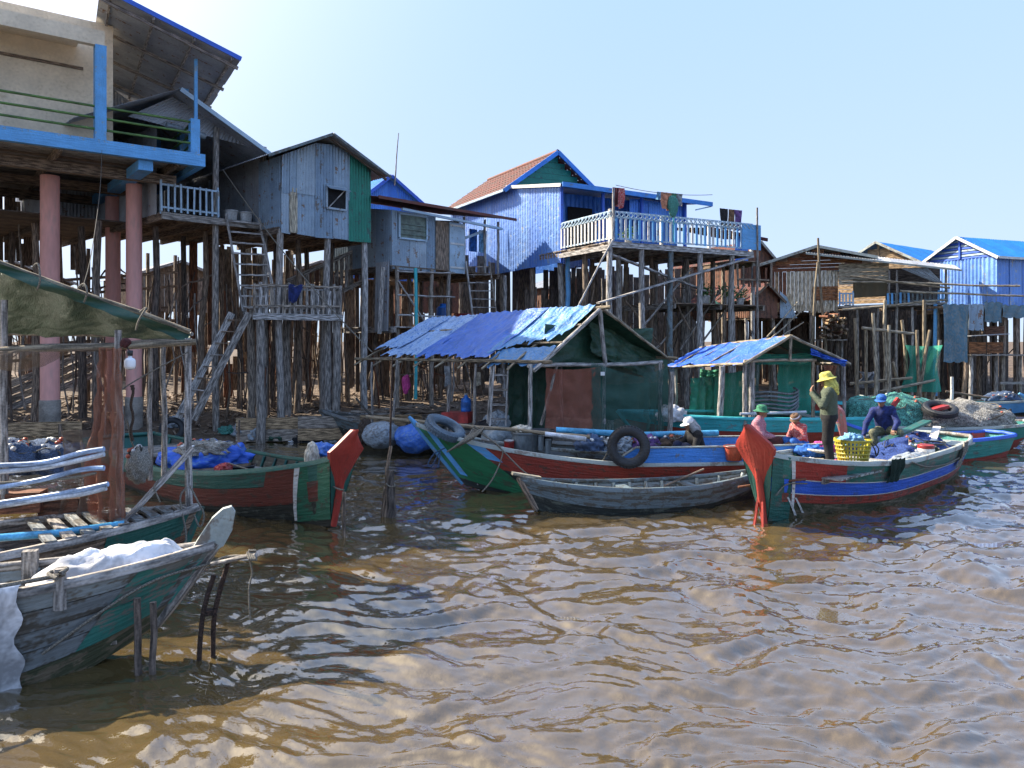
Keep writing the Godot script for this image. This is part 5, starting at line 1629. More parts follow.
	rope("loop of cord holding the white grey net bag", [P(124, 432, 9.35), P(127, 420, 9.4), P(131, 440, 9.5), P(137, 452, 9.6)], .01)
	q = MB.new()
	var pts2 := []
	for k in 9: pts2.append(P(132 + 1.2 * sin(k * 1.7), 385 + k * 7, 9.35))
	q.tube(smooth(pts2), [.02, .03, .022, .028, .018], 6)
	single("net_strand", "twisted brown net strand hanging beside the lamp", "net", q, M.net_brown)
	# lamp
	t = thing("lamp", "white bulb lamp hung under the rig's bamboo pole", "lamp", P(130, 372, 9.2))
	q = MB.new()
	q.lathe([Vector2(.0, 0), Vector2(.055, .015), Vector2(.065, .05), Vector2(.065, .11), Vector2(.05, .135), Vector2(.022, .15), Vector2(.022, .18), Vector2(0, .18)], 16, P(130, 370, 9.2))
	part(t, "bulb", q, M.bulb)
	q = MB.new()
	q.lathe([Vector2(0, .0), Vector2(.03, 0), Vector2(.034, .06), Vector2(.0, .065)], 12, P(130, 370, 9.2) + V(0, .17, 0))
	part(t, "socket", q, M.plastic_black)
	q = MB.new()
	q.tube([P(130, 352, 9.2), P(127, 347, 9.25)], [.008], 5)
	part(t, "cord", q, M.plastic_black)
	heap("rag", "dark red rag knotted on the rig's post", "cloth", P(126, 343, 9.25), V(.06, .06, .05), M.cloth.maroon, 8, .5, 2, 0, -1)
	# pipes
	var pp := [[[-30, 466], [40, 463], [80, 453], [104, 449]], [[-30, 474], [40, 468], [80, 460], [104, 454]], [[-30, 492], [40, 480], [80, 470], [104, 468]], [[-30, 485], [30, 481], [70, 478], [96, 473]], [[-30, 507], [40, 497], [80, 490], [108, 484]], [[-30, 511], [40, 500], [82, 494], [106, 488]]]
	for k in pp.size():
		q = MB.new()
		q.tube(smooth(pp[k].map(func(e): return P(e[0], e[1], 8.75))), [.03 if k != 3 else .016], 8)
		single("pipe", ["uppermost bent pale blue pipe on the covered boat", "second pale blue pipe down on the covered boat", "third pale blue pipe down on the covered boat", "", "fourth pale blue pipe down, just above the lowest", "lowest bent pale blue pipe on the covered boat"][k] if k != 3 else "thin cream cord among the pale blue pipes", "pipe" if k != 3 else "cord", q, M.pvc if k % 2 == 0 else (M.pvc_white if k != 3 else M.rope), "pale blue pipes along the covered boat" if k != 3 else "")
	q = MB.new()
	q.tube([P(-40, 541, 8.15), P(60, 533, 8.5), P(124, 524, 8.85)], [.042], 10)
	single("pipe", "bright cyan pipe lying on the covered boat's rail", "pipe", q, M.pvc_cyan)
	heap("net_pile", "blue fishing net heaped on the covered boat", "net", P(50, 463, 10.4), V(.55, .30, .4), M.net_blue, 12, .3, 2.5)
	heap("net_pile", "pale grey blue net heap at the covered boat's stern", "net", P(-2, 463, 10.0), V(.55, .32, .45), M.net_blue, 13, .3, 2.5)
	for e in [[24, 494, 9.0], [62, 500, 9.2], [80, 505, 9.4]]:
		var bx := MB.new()
		bx.beam(P(e[0] - 20, e[1] + 8, e[2] + .3), P(e[0] + 20, e[1] + 6, e[2] + .4), .3, .24)
		single("crate", {24: "reddish plank crate under the pipes, farthest from the hanging net", 62: "reddish plank crate between two others under the pipes", 80: "reddish plank crate under the pipes, next to the hanging net"}[e[0]], "crate", bx, pick(M.red), "crates under the pipes")
	rope("knotted mooring rope looped on the rig's outer post", [P(186, 488, 9.6), P(180, 500, 9.5), P(186, 540, 9.4), P(172, 562, 9.2)], .013)
	rope("second loop of rope hanging from the rig's outer post", [P(190, 486, 9.6), P(197, 500, 9.5), P(204, 515, 9.5), P(200, 527, 9.5), P(194, 515, 9.6)], .012)
	rope("short rope looped over the grey prop board", [P(158, 480, 9.35), P(154, 487, 9.25), P(157, 495, 9.2), P(160, 502, 9.2)], .011)
	rope("rope stretched between the rig posts", [P(118, 392, 9.3), P(140, 378, 9.5), P(188, 352, 9.7)], .009)

func boats_mid():
	# teal and red boat moored by the rig
	var t := boat("wooden_boat", "teal and brick red boat with painted bow moored by the landing", Vector2(-2.85, 12.3), Vector2(-9.0, 17.9), {
		"B": 2.3, "g0": .66, "gb": 1.18, "gs": .75, "kb": .05, "rb": .30, "bp": 2.6, "bw": .25, "vb": .05, "inner": M.tar, "rail": M.p_green, "ribs": 15, "ribm": M.p_green, "floor": .3, "floorm": [M.p_slate, M.p_bluegrey, M.dark[0]], "stem": M.p_prow,
		"strakes": [[0, .40, M.tar], [.40, .72, M.p_dullred], [.72, 1, M.p_dullteal]]})
	for side in [-1.0, 1.0]:
		patch(t, "bow_paint", .83, .86, .90, .925, .42, .97, M.p_dullred, side, .012, 12)
		patch(t, "bow_paint", .90, .925, 1, 1, .10, .97, M.p_dullgreen, side, .013, 12)
		patch(t, "bow_stripe", .895, .915, .902, .925, .12, .97, M.p_white, side, .017, 3)
	kite(t, M.p_prow, .29, .42, 1.28, 1.62)
	var w := func(x: float, y: float, z: float) -> Vector3: return t.transform * V(x, y, z)
	# things lying in it
	heap("tarpaulin", "bright blue tarpaulin bundle in the teal and red boat", "tarpaulin", P(206, 459, 14.3), V(.75, .32, .4), M.tarp_royal[0], 21, .4, 2.6, .5)
	heap("net_pile", "white net lying over the bright blue tarpaulin", "net", P(208, 450, 14.2), V(.55, .17, .3), M.net_white, 22, .5, 3, .5)
	heap("rag", "small red bag beside the bright blue tarpaulin", "bag", P(224, 469, 13.7), V(.16, .1, .13), M.plastic_red, 23, .4)
	heap("sack", "cream sack leaning in the bow of the teal boat", "sack", P(312, 458, 13.4), V(.13, .27, .14), M.cloth.cream, 24, .2, 2, 0, -.9)
	heap("bag", "blue and white plastic bag beside the cream sack", "bag", P(322, 452, 13.6), V(.26, .17, .2), M.tarp_blue[1], 25, .4)
	tub("basin", "black rubber basin standing in the teal and red boat", "basin", w.call(1.0, .52, -.1), .24, .30, .14, M.plastic_black)
	pbeam(t, "fore_deck", V(.4, .5, 0), V(2.2, .54, 0), 1.3, .04, M.p_slate)
	for k in 5: pbeam(t, "deck_board", V(-3.2 + k * .3, .58, -.95), V(-3.2 + k * .3, .58, .95), .26, .04, pick([M.p_slate, M.grey[1]]))
	rope("rope slung over the side of the teal and red boat", [P(228, 463, 13.8), P(262, 474, 13.2), P(290, 484, 12.8), P(326, 492, 12.3)], .016)
	rope("mooring rope tied round the painted bow", [P(300, 482, 12.6), P(318, 478, 12.4), P(336, 488, 12.05), P(344, 490, 11.95)], .014)
	for e in [[344, 492, 343, 540, .03, 11.8, "thin stake at the painted bow of the teal boat"], [239, 420, 239, 470, .028, 16.2, "thin dark rod standing behind the teal boat"]]:
		var q := MB.new()
		var a := P(e[0], e[1], e[5])
		q.tube(bent(V(a.x, -.4, a.z), a, 3, .01), [e[4]], 6)
		single("stake", e[6], "stake", q, M.brown[0])
	# broken mooring stump out in the river
	t = thing("mooring_stump", "broken dark wooden mooring stump standing alone in the river", "stump", V(P(387, 520, 13).x, 0, -13))
	for e in [[384, 523, 391, 446, .045], [388, 522, 391, 470, .10], [378, 522, 385, 488, .05], [392, 520, 394, 486, .05]]:
		var b := P(e[2], e[3], 13)
		ppole(t, "stump_piece", V(P(e[0], 400, 13).x, -.5, -13 + R(-.05, .05)), b, e[4], e[4] * .6, pick(M.dark + M.brown), .03)
	var q := MB.new()
	q.tube([P(390, 455, 13), P(391, 408, 13.05), P(392, 356, 13.1)], [.02, .018, .014], 6)
	part(t, "iron_rod", q, M.iron)
	q = MB.new()
	q.tube(smooth([P(386, 484, 12.92), P(391, 487, 12.9), P(395, 485, 12.95), P(391, 482, 13.08), P(386, 484, 12.92)]), [.012], 5)
	part(t, "rope_turn", q, M.rope)

	# green, red and blue boat with tyres
	t = boat("wooden_boat", "long boat with green bow, red side and raised blue washboard", Vector2(-.95, 15.35), Vector2(6.3, 16.0), {
		"B": 1.55, "g0": .60, "gb": 1.35, "gs": .6, "kb": .15, "rb": .95, "bp": 2.4, "bw": .10, "inner": M.p_slate, "rail": M.p_pale, "ribs": 9, "floor": .15, "floorm": M.grey, "stem": M.p_skyblue, "tip": V(.12, .14, 0),
		"strakes": [[0, .56, M.tar], [.56, 1, M.p_red]]})
	for side in [-1.0, 1.0]:
		patch(t, "bow_paint", .80, .90, 1, 1, .12, .99, M.p_bright_green, side, .014, 14)
		patch(t, "bow_stripe", .965, .962, .985, .98, .2, 1, M.p_skyblue, side, .02, 4)
		patch(t, "bow_stripe", .84, .865, .87, .90, .72, 1, M.p_skyblue, side, .02, 4)
		# raised washboard
		var p := PackedVector3Array()
		for j in 2:
			for i in 24:
				var s := lerpf(.02, .60, i / 23.0)
				var e := hull(s, 1, side, .01)
				p.append(e + V(0, .02 + (.30 * minf(1, (23 - i) / 2.0 + .1)) * j, .01 * side))
		q = MB.new()
		q.sheet(p, 24, 2, 4, .3, side > 0)
		for i in q.t.size(): q.t[i] = Vector2(q.t[i].y, q.t[i].x)
		part(t, "washboard", q, M.p_blue)
		var rl := []
		for i in range(23, 47, 1): rl.append(p[i + 1])
		q = MB.new()
		q.tube(rl, [.022], 5)
		part(t, "washboard_cap", q, M.p_pale)
	tyre("black tyre hung on the blue washboard as a fender", P(628.5, 447, 14.72), V(-.18, .12, 1), .42, .13, M.rubber)
	tyre("grey worn tyre laid over the green bow", P(445, 428, 15.3), V(.42, .82, .25), .43, .13, M.rubber_grey)
	rope("rope tied from the fender tyre to the red hull", [P(609, 448, 14.9), P(603, 460, 14.95), P(590, 470, 15.0), P(574, 476, 15.0)], .013)
	for k in 6: rope("turn of rope wound round the green bow", [P(447 + k * 4, 452 - k * 2, 14.95), P(456 + k * 4, 446 - k * 2, 14.85), P(468 + k * 3, 436 - k * 1.5, 14.95), P(472 + k * 2, 430, 15.3)], .017).set_meta("group", "rope wound round the green bow")
	rope("blue grey rope trailing from the green bow to the river", [P(472, 428, 15), P(500, 447, 14.8), P(501, 460, 14.8), P(492, 480, 14.7), P(482, 492, 14.6)], .015)
	rope("mooring rope from the green bow along the red side", [P(474, 426, 15), P(498, 446, 14.9), P(520, 468, 14.7), P(530, 476, 14.6)], .015)
	rope("loose loops of rope hanging under the green bow", [P(445, 448, 15), P(434, 454, 15.1), P(428, 464, 15.1), P(432, 466, 15.1), P(440, 452, 15.0), P(438, 468, 15.0)], .014, M.rope_blue)
	ppole(t, "prop", t.transform.affine_inverse() * P(440, 446, 14.9), t.transform.affine_inverse() * P(452, 468, 14.8), .04, .03, M.dark[0])
	# long pole and cyan pipe along its top
	q = MB.new()
	q.tube(bent(P(366, 417, 16.5), P(590, 437, 15.4), 6, .003), [.04], 7)
	single("bamboo_pole", "long bamboo pole laid from the bales to the blue washboard", "pole", q, M.bamboo[1])
	q = MB.new()
	q.tube([P(556, 430, 16.1), P(640, 435, 16.0), P(718, 433, 16.1)], [.065], 10)
	single("pipe", "thick light blue pipe lying along the blue washboard boat", "pipe", q, M.pvc_cyan)
	q = MB.new()
	q.tube([P(545, 434, 15.4), P(586, 439, 15.4)], [.05], 8)
	single("pipe", "short pale pipe end beside the thick light blue pipe", "pipe", q, M.pvc_white)
	# goods in it
	tub("bin", "dark grey bin full of yellow husks in the red sided boat", "bin", P(525, 455, 15.9), .25, .27, .48, M.grey_plastic)
	heap("husks", "yellow husks heaped in the dark grey bin", "produce", P(522, 430, 15.9), V(.2, .1, .2), M.cloth.cream, 41, .4)
	tub("pot", "wide black pot standing behind the dark grey bin", "pot", P(541, 444, 16.1), .22, .28, .3, M.plastic_black)
	tub("jar", "red and white jar beside the dark grey bin", "jar", P(509, 453, 15.7), .1, .1, .24, M.plastic_red)
	tub("tin", "white tin standing on top of the red jar", "jar", P(509, 445, 15.7), .09, .09, .1, M.plastic_white)
	for e in [[541, 450], [548, 454]]: tub("can", "small metal can stowed in the red sided boat", "can", P(e[0], e[1], 15.7), .06, .06, .3, M.grey_plastic, "cans in the red sided boat")
	for k in 4:
		var px := 590 + k * 28
		heap("net_pile", ["lilac grey net bundle", "pale plastic bundle", "dark cloth bundle", "grey brown net bundle"][k] + " stowed behind the blue washboard", "bundle", P(px, 446, 15.9), V(.3, .22, .25), [M.net_blue, M.tarp_grey, M.cloth.purple, M.net_brown][k], 50 + k, .4)

	# small grey rowing boat
	t = boat("rowing_boat", "small grey weathered rowing boat lying in front of the red sided boat", Vector2(.45, 13.45), Vector2(4.45, 14.35), {
		"B": .98, "g0": .40, "gb": .62, "gs": .60, "ws": .1, "sp": 2.4, "kb": .05, "ks": .1, "rb": .32, "rs": .3, "bp": 2.3, "bw": .04, "inner": M.p_grey, "rail": M.p_bluegrey, "ribs": 11, "ribm": M.p_pale, "floor": .02, "floorm": [M.p_grey, M.p_slate], "thwarts": [.3, .6], "stem": M.brown[2],
		"strakes": [[0, .52, M.tar], [.52, .76, M.p_bluegrey], [.76, 1, M.p_bluegrey]]})
	pbeam(t, "bow_cap", hull(.94, 1, 0) * V(1, 1, 0) + V(-.1, .03, 0), hull(1, 1, 0) * V(1, 1, 0) + V(.14, .08, 0), .14, .05, M.cream_wood[1])
	q = MB.new()
	q.tube([P(664, 486, 13.9), P(704, 469, 14.0)], [.018], 6)
	single("oar", "thin wooden oar lying across the grey rowing boat", "oar", q, M.brown[2])
	q = MB.new()
	q.tube([P(738, 487, 12.6), P(806, 479, 12.5)], [.02], 6)
	single("mooring_pole", "thin red brown pole crossing before the kite shaped prow", "pole", q, M.red[0])
func boats_right():
	# the boat with the standing figure
	var t := boat("wooden_boat", "blue, green and red boat with kite shaped red prow board", Vector2(4.08, 12.45), Vector2(10.0, 18.1), {
		"B": 2.15, "g0": .80, "gb": 1.22, "gs": .78, "ws": .55, "sp": 3.0, "kb": .0, "ks": -.05, "rb": .28, "rs": .25, "bp": 2.6, "bw": .27, "vb": .05, "inner": M.p_pale, "rail": M.p_pale, "ribs": 12, "ribm": M.p_oldgreen, "floor": .18, "floorm": [M.p_grey, M.p_pale], "stem": M.p_prow, "transom": M.p_teal,
		"strakes": [[0, .37, M.moss], [.37, .50, M.p_red], [.50, .70, M.p_royal], [.70, 1, M.p_oldgreen]]})
	for side in [-1.0, 1.0]:
		patch(t, "paint_line", .05, .05, .93, .93, .493, .507, M.p_white, side, .012, 30, 2)
		patch(t, "paint_line", .0, .0, .9, .9, .695, .709, M.p_white, side, .012, 30, 2)
		patch(t, "bow_paint", .925, .935, 1, 1, .08, .98, M.p_green, side, .014, 10)
		patch(t, "bow_paint", .80, .81, .93, .935, .71, .985, M.p_prow, side, .014, 12)
		patch(t, "bow_stripe", .918, .928, .925, .936, .3, .98, M.p_white, side, .02, 3)
		patch(t, "bow_stripe", .885, .915, .892, .92, .22, .44, M.p_white, side, .02, 3)
		patch(t, "bow_stripe", .905, .935, .912, .94, .18, .44, M.p_white, side, .02, 3)
	kite(t, M.p_prow, .32, .36, 1.34, 1.68)
	for e in [[.12, .35], [-.1, .3]]:
		var b := hull(1, .3, 0) * V(1, 1, 0)
		pbeam(t, "stem_prong", b + V(.06, .15, e[0] * .3), b + V(.12, -.35, e[0] * .7), .035, .035, M.p_prow)
	var w := func(x: float, y: float, z: float) -> Vector3: return t.transform * V(x, y, -z)
	for k in 16: pbeam(t, "fore_deck_board", V(.5 + k * .17, .72, -.98 + k * .012), V(.5 + k * .17, .72, .98 - k * .012), .16, .03, pick([M.p_pale, M.grey[0], M.p_grey]))
	for k in 2: pbeam(t, "deck_bearer", V(.45, .66, -.5 + k), V(3.1, .66, -.5 + k), .06, .09, M.grey[0])
	pbeam(t, "after_deck", V(-4.1, .66, 0), V(-3.2, .66, 0), 1.5, .04, M.p_pale)
	pbeam(t, "tiller_board", t.transform.affine_inverse() * P(937, 427, 17.9), t.transform.affine_inverse() * P(925, 462, 15.05), .16, .04, M.p_white)
	heap("net_pile", "deep blue fishing net filling the kite prowed boat's waist", "net", w.call(-1.5, .58, .25), V(1.7, .36, .62), M.net_deepblue, 61, .35, 3.2, t.rotation.y)
	heap("net_pile", "coil of dark blue net on the deep blue pile", "net", w.call(-1.3, .78, .55), V(.36, .14, .26), M.net_green, 62, .3, 2.5, t.rotation.y)
	heap("net_pile", "blue net heap beside the white tiller board", "net", w.call(-3.0, .66, -.2), V(.6, .26, .6), M.net_deepblue, 63, .35, 3.0, t.rotation.y)
	tyre_loop(w.call(-1.5, .88, .6))
	heap("tarpaulin", "folded white plastic sheet beside the yellow basket", "tarpaulin", w.call(-.2, .72, .72), V(.8, .1, .25), M.tarp_grey, 64, .4, 3, t.rotation.y)
	var q := MB.new()
	q.lathe([Vector2(0, 0), Vector2(.15, 0), Vector2(.16, .04), Vector2(.16, .2), Vector2(.14, .22)], 18)
	var o := single("jar", "white jar with red lid on the blue nets", "jar", q, M.plastic_white)
	o.position = P(926, 459, 15.3)
	q = MB.new()
	q.lathe([Vector2(0, .215), Vector2(.15, .215), Vector2(.155, .225), Vector2(.155, .275), Vector2(.14, .285), Vector2(0, .285)], 18)
	var lid := MeshInstance3D.new()
	lid.name = "lid"; lid.mesh = q.mesh(); lid.material_override = M.plastic_red
	o.add_child(lid)
	basket(V(P(853, 460, 14.0).x, .738, -14.0))
	heap("bag", "pale blue plastic bag stuffed in the yellow basket", "bag", V(P(851, 460, 14.0).x, 1.16, -14.0), V(.22, .15, .2), M.cloth.sky, 66, .5)
	q = MB.new()
	var pts := PackedVector3Array()
	for j in 12:
		for i in 10:
			var e := hull(lerpf(.635, .685, i / 9.0), 1 - .30 * j / 11.0, -1, .05)
			pts.append(t.transform * (e + V(0, .03 * (1 - j / 11.0) + .02 * sin(i * 2.0), -.02 - .02 * sin(i * 1.9 + j * .5))))
	q.sheet(pts, 10, 12, .5, .5)
	single("fishing_net", "dark net hanging over the green side of the kite prowed boat", "net", q, M.net_green)
	q = MB.new()
	pts = PackedVector3Array()
	for j in 12:
		for i in 10:
			var e := hull(lerpf(.205, .245, i / 9.0), 1 - .42 * j / 11.0, -1, .05)
			pts.append(t.transform * (e + V(0, .04 * (1 - j / 11.0), -.02 - .025 * sin(i * 2.1 + j * .4))))
	q.sheet(pts, 10, 12, .5, .5)
	single("rag", "pale frayed rag hanging over the stern side", "cloth", q, M.net_white)
	rope("pale rope swagged along the green side of the kite prowed boat", [t.transform * hull(.60, .99, -1, .06), t.transform * hull(.5, .84, -1, .05), t.transform * hull(.36, .76, -1, .05), t.transform * hull(.24, .78, -1, .05)], .016)
	rope("white line tied across the green bow", [t.transform * hull(.99, .45, -1, .06), t.transform * hull(.95, .62, -1, .05), t.transform * hull(.90, .66, -1, .05)], .012)
	# clutter of the far side: washing bowls, planks, boxes
	for e in [[-.1, .78, -.55, "deep_blue", "dark blue cloth bundle on the far rail"], [.45, .8, -.7, "pink", "pink cloth bundle beside the kneeling child"], [1.0, .8, -.7, "blue", "bright blue cloth bundle by the seated woman"]]:
		heap("bundle", e[4], "cloth", w.call(e[0], e[1], e[2]), V(.28, .16, .2), M.cloth[e[3]], int(e[0] * 10) + 80, .5)
	var bx := MB.new()
	bx.beam(w.call(.9, .80, -.35), w.call(1.6, .95, -.3), .36, .03)
	single("board", "pale board leaning on the foredeck", "board", bx, M.p_white)
	for k in 3:
		q = MB.new()
		q.tube([w.call(1.9 + k * .1, .78, -.5 + k * .3), w.call(3.2, .86 + k * .03, -.2 + k * .1)], [.03], 6)
		single("pole", "short grey pole lying on the kite prowed foredeck", "pole", q, M.grey[2], "poles on the foredeck")
	for k in 14:
		var s: float = R(.14, .3)
		heap("litter", "small scrap of coloured plastic on the foredeck", "plastic", w.call(R(1.5, 3.1), .765, R(-.5, .5)), V(s * .5, s * .22, s * .4), pick([M.tarp_grey, M.cloth.sky, M.cloth_white, M.cloth.green, M.cloth.pink, M.net_aqua]), 90 + k, .6).set_meta("group", "plastic scraps on the foredeck")
	# engine arm leaning out at the far rail
	bx = MB.new()
	bx.beam(P(884, 441, 16.4), P(927, 421, 17.8), .2, .05)
	single("board", "dark green board lying along the far rail behind the crouching man", "board", bx, M.p_green)

	# teal boat with the heaped net behind
	t = boat("wooden_boat", "teal boat with red waterline heaped with a pale net", Vector2(8.4, 22.2), Vector2(14.0, 21.6), {
		"B": 2.2, "g0": .62, "gb": .95, "gs": .72, "ws": .3, "sp": 2.4, "rs": .45, "kb": .1, "ks": .05, "rb": .4, "inner": M.p_teal, "rail": M.p_pale, "ribs": 7, "floor": .2,
		"strakes": [[0, .42, M.p_red], [.42, 1, M.p_teal]]})
	heap("net_pile", "pale cream fishing net heaped in the teal boat's stern", "net", V(12.4, .62, -21.7), V(1.75, .66, .85), M.net_white, 71, .25, 3, 0, -.2)
	heap("net_pile", "aqua green fishing net heaped in the teal boat's middle", "net", V(10.7, .66, -21.9), V(1.55, .82, .85), M.net_aqua, 72, .22, 2.6, 0, -.2)
	tyre("tyre with red inside lying on the aqua net heap", V(11.6, 1.12, -20.95), V(-.05, .93, .36), .46, .13, M.rubber)
	var rd := MB.new()
	rd.beam(V(11.35, 1.1, -20.95), V(11.8, 1.2, -21.0), .28, .08)
	single("float", "red float inside the tyre on the aqua net", "float", rd, M.plastic_red)
	rd = MB.new()
	rd.beam(V(10.45, 1.2, -21.2), V(10.6, 1.4, -21.2), .12, .1)
	single("float", "small red float resting on the aqua net heap", "float", rd, M.plastic_red)
	t = boat("wooden_boat", "boat with pink and pale teal prow showing behind the crouching man", Vector2(8.25, 18.6), Vector2(12.4, 19.9), {
		"B": 1.3, "g0": .55, "gb": 1.1, "gs": .6, "rb": .5, "inner": M.p_red, "rail": M.p_royal, "ribs": 5, "floor": .1, "strakes": [[0, .45, M.p_red], [.45, 1, M.p_teal]]})
	kite(t, M.p_pink, .22, .5, 1.35, 1.6)
	# far boats
	t = boat("wooden_boat", "long sky blue boat moored below the royal blue house", Vector2(22.4, 31.0), Vector2(14.6, 31.8), {
		"B": 1.4, "g0": .5, "gb": .9, "gs": .7, "inner": M.p_cyan, "rail": M.p_pale, "ribs": 6, "floor": .1, "strakes": [[0, .45, M.tar], [.45, 1, M.p_skyblue]]})
	ppole(t, "upright", V(-.6, .2, 0), V(-.6, 1.5, 0), .07, .06, M.p_white)
	ppole(t, "engine_shaft", V(-.8, .9, -.1), V(2.0, .5, .5), .05, .04, M.dark[0])
	heap("net_pile", "grey net bundle in the long sky blue boat", "net", V(19.8, .6, -31.2), V(.7, .3, .4), M.net_blue, 74, .4)
	boat("wooden_boat", "sky blue boat with upturned bow beyond the long one", Vector2(20.3, 29.6), Vector2(25.0, 29.0), {
		"B": 1.2, "g0": .45, "gb": .95, "gs": .6, "rb": .8, "inner": M.p_red, "rail": M.p_skyblue, "ribs": 5, "floor": .1, "strakes": [[0, .45, M.tar], [.45, 1, M.p_skyblue]]})
	boat("wooden_boat", "red and cyan boat half hidden behind the bamboo poles", Vector2(10.4, 27.5), Vector2(15.6, 28.6), {
		"B": 1.3, "g0": .7, "gb": 1.0, "inner": M.p_red, "rail": M.p_cyan, "ribs": 5, "floor": .1, "strakes": [[0, .5, M.p_red], [.5, 1, M.p_red]]})
	# bamboo poles of the weir, a frame and its nets
	for e in [[855, 318, 858, 400, 27.8], [873, 313, 877, 402, 27.6], [885, 300, 884, 398, 28.2], [889, 325, 888, 400, 27.6], [902, 320, 912, 396, 28.5], [917, 330, 920, 402, 28], [893, 362, 908, 330, 28.3], [930, 330, 912, 400, 28], [940, 340, 930, 395, 28.6], [870, 380, 892, 345, 28.4], [905, 398, 895, 345, 27.8], [924, 300, 926, 396, 29]]:
		q = MB.new()
		var a := P(e[0], e[1], e[4])
		var b := P(e[2], e[3], e[4])
		b.y = minf(b.y, -.3) if e[3] > 390 else b.y
		if e[3] <= 390: b = V(b.x, minf(b.y, -.2), b.z)
		q.tube(bent(b, a, 4, .01), [.08, .075, .07, .06, .055], 7)
		single("bamboo_pole", "bamboo pole driven into the river bed before the far houses", "pole", q, pick(M.bamboo), "weir poles before the far houses")
	t = thing("weir_frame", "horizontal bamboo poles lashed across the upright weir poles", "frame", V(13.8, 0, -28))
	for e in [[862, 328, 914, 334], [850, 384, 912, 378], [880, 392, 935, 380]]: ppole(t, "cross_pole", P(e[0], e[1], 27.9), P(e[2], e[3], 27.9), .06, .05, pick(M.bamboo))
	ppole(t, "support", P(866, 328, 27.95), V(P(866, 328, 28).x, -.5, -27.95), .06, .05, M.bamboo[0])
	for e in [[905, 345, 940, 392, M.mesh_teal, "green net draped over the weir poles"], [858, 371, 876, 388, M.cloth.grey, "grey cloth hung between two weir poles"], [820, 360, 838, 395, M.mesh_rust, "rust brown netting hung behind the green netted shelter"]]:
		q = MB.new()
		pts = PackedVector3Array()
		for j in 14:
			for i in 14:
				var u := i / 13.0
				var v := j / 13.0
				var p := P(lerpf(e[0], e[2], u) + 3 * sin(v * 5 + u * 3), lerpf(e[1], e[3], v) + 5 * u * (1 - u) * (1 - v), 28.3)
				p.z += .15 * sin(u * 14 + v * 4)
				pts.append(p)
		q.sheet(pts, 14, 14, 1, 1, true)
		single("fishing_net" if e[4] != M.cloth.grey else "cloth", e[5], "net" if e[4] != M.cloth.grey else "cloth", q, e[4])

func tyre_loop(c: Vector3):
	rope("black hose coiled on the blue nets", range(14).map(func(k): return c + V(.34 * cos(k * .5), .02 * k / 14.0, .22 * sin(k * .5))), .02, M.plastic_black)
func basket(at: Vector3):
	var t := thing("basket", "yellow plastic lattice basket beside the standing figure", "basket", at)
	var h := .44
	for k in 30:
		var a := TAU * k / 30
		var d := V(cos(a), 0, sin(a))
		var q := MB.new()
		q.beam(at + d * .235, at + d * .315 + V(0, h, 0), .030, .012, d)
		part(t, "slat", q, M.plastic_yellow)
	for k in 7:
		var f := k / 6.0
		var r := lerpf(.235, .315, f)
		var q := MB.new()
		q.lathe([Vector2(r - .008, f * h - .014), Vector2(r + .012, f * h - .014), Vector2(r + .012, f * h + .014 + (.02 if k == 6 else 0.0)), Vector2(r - .008, f * h + .014 + (.02 if k == 6 else 0.0))], 30, at)
		part(t, "hoop" if k < 6 else "rim", q, M.plastic_yellow)
	var q := MB.new()
	q.lathe([Vector2(0, .01), Vector2(.235, .01), Vector2(.235, .02)], 24, at)
	part(t, "bottom", q, M.plastic_yellow)
	q = MB.new()
	q.tube(smooth([at + V(.29, h, .14), at + V(.36, h - .12, .22), at + V(.33, h - .25, .2), at + V(.27, h - .12, .26), at + V(.2, h, .25)]), [.012], 5)
	part(t, "handle", q, M.plastic_black)

func tarp_roof(t: Node3D, called: String, c: Array, nu: int, nv: int, m: Material, sd: int, sagging := .08, ragged := .0, off := .0):
	# c: ridge start, ridge end, eave end, eave start
	var fn := FastNoiseLite.new()
	fn.seed = sd; fn.frequency = 1.0
	var p := PackedVector3Array()
	for j in nv:
		for i in nu:
			var u := float(i) / (nu - 1)
			var v := float(j) / (nv - 1)
			var q: Vector3 = c[0].lerp(c[1], u).lerp(c[3].lerp(c[2], u), v)
			q.y += .05 * fn.get_noise_2d(u * 9, v * 3) + .014 * fn.get_noise_2d(u * 10, v * 4 + 9) - sagging * sin(v * PI) * (.6 + .4 * sin(u * 17)) + off
			if j == nv - 1: q += (c[3] - c[0]).normalized() * ragged * fn.get_noise_1d(u * 7)
			p.append(q)
	var mb := MB.new()
	mb.sheet(p, nu, nv, c[0].distance_to(c[1]), c[0].distance_to(c[3]), true)
	return part(t, called, mb, m)
func drape(t: Node3D, called: String, a: Vector3, b: Vector3, l: float, m: Material, sd: int, fold := .06, k := 24):
	var fn := FastNoiseLite.new()
	fn.seed = sd; fn.frequency = 1.0
	var p := PackedVector3Array()
	var out := (b - a).cross(Vector3.UP).normalized()
	for j in 18:
		for i in k:
			var u := float(i) / (k - 1)
			var v := j / 17.0
			p.append(a.lerp(b, u) - V(0, l * v * (1 + .05 * fn.get_noise_1d(u * 8)) + .06 * u * (1 - u) * 4 * (1 - v), 0) + out * (fold * (.3 + .7 * v) * sin(u * 21 + sd + v * 2) + .1 * fn.get_noise_2d(u * 3, v * 3)))
	var mb := MB.new()
	mb.sheet(p, k, 18, a.distance_to(b), l, true)
	return part(t, called, mb, m)
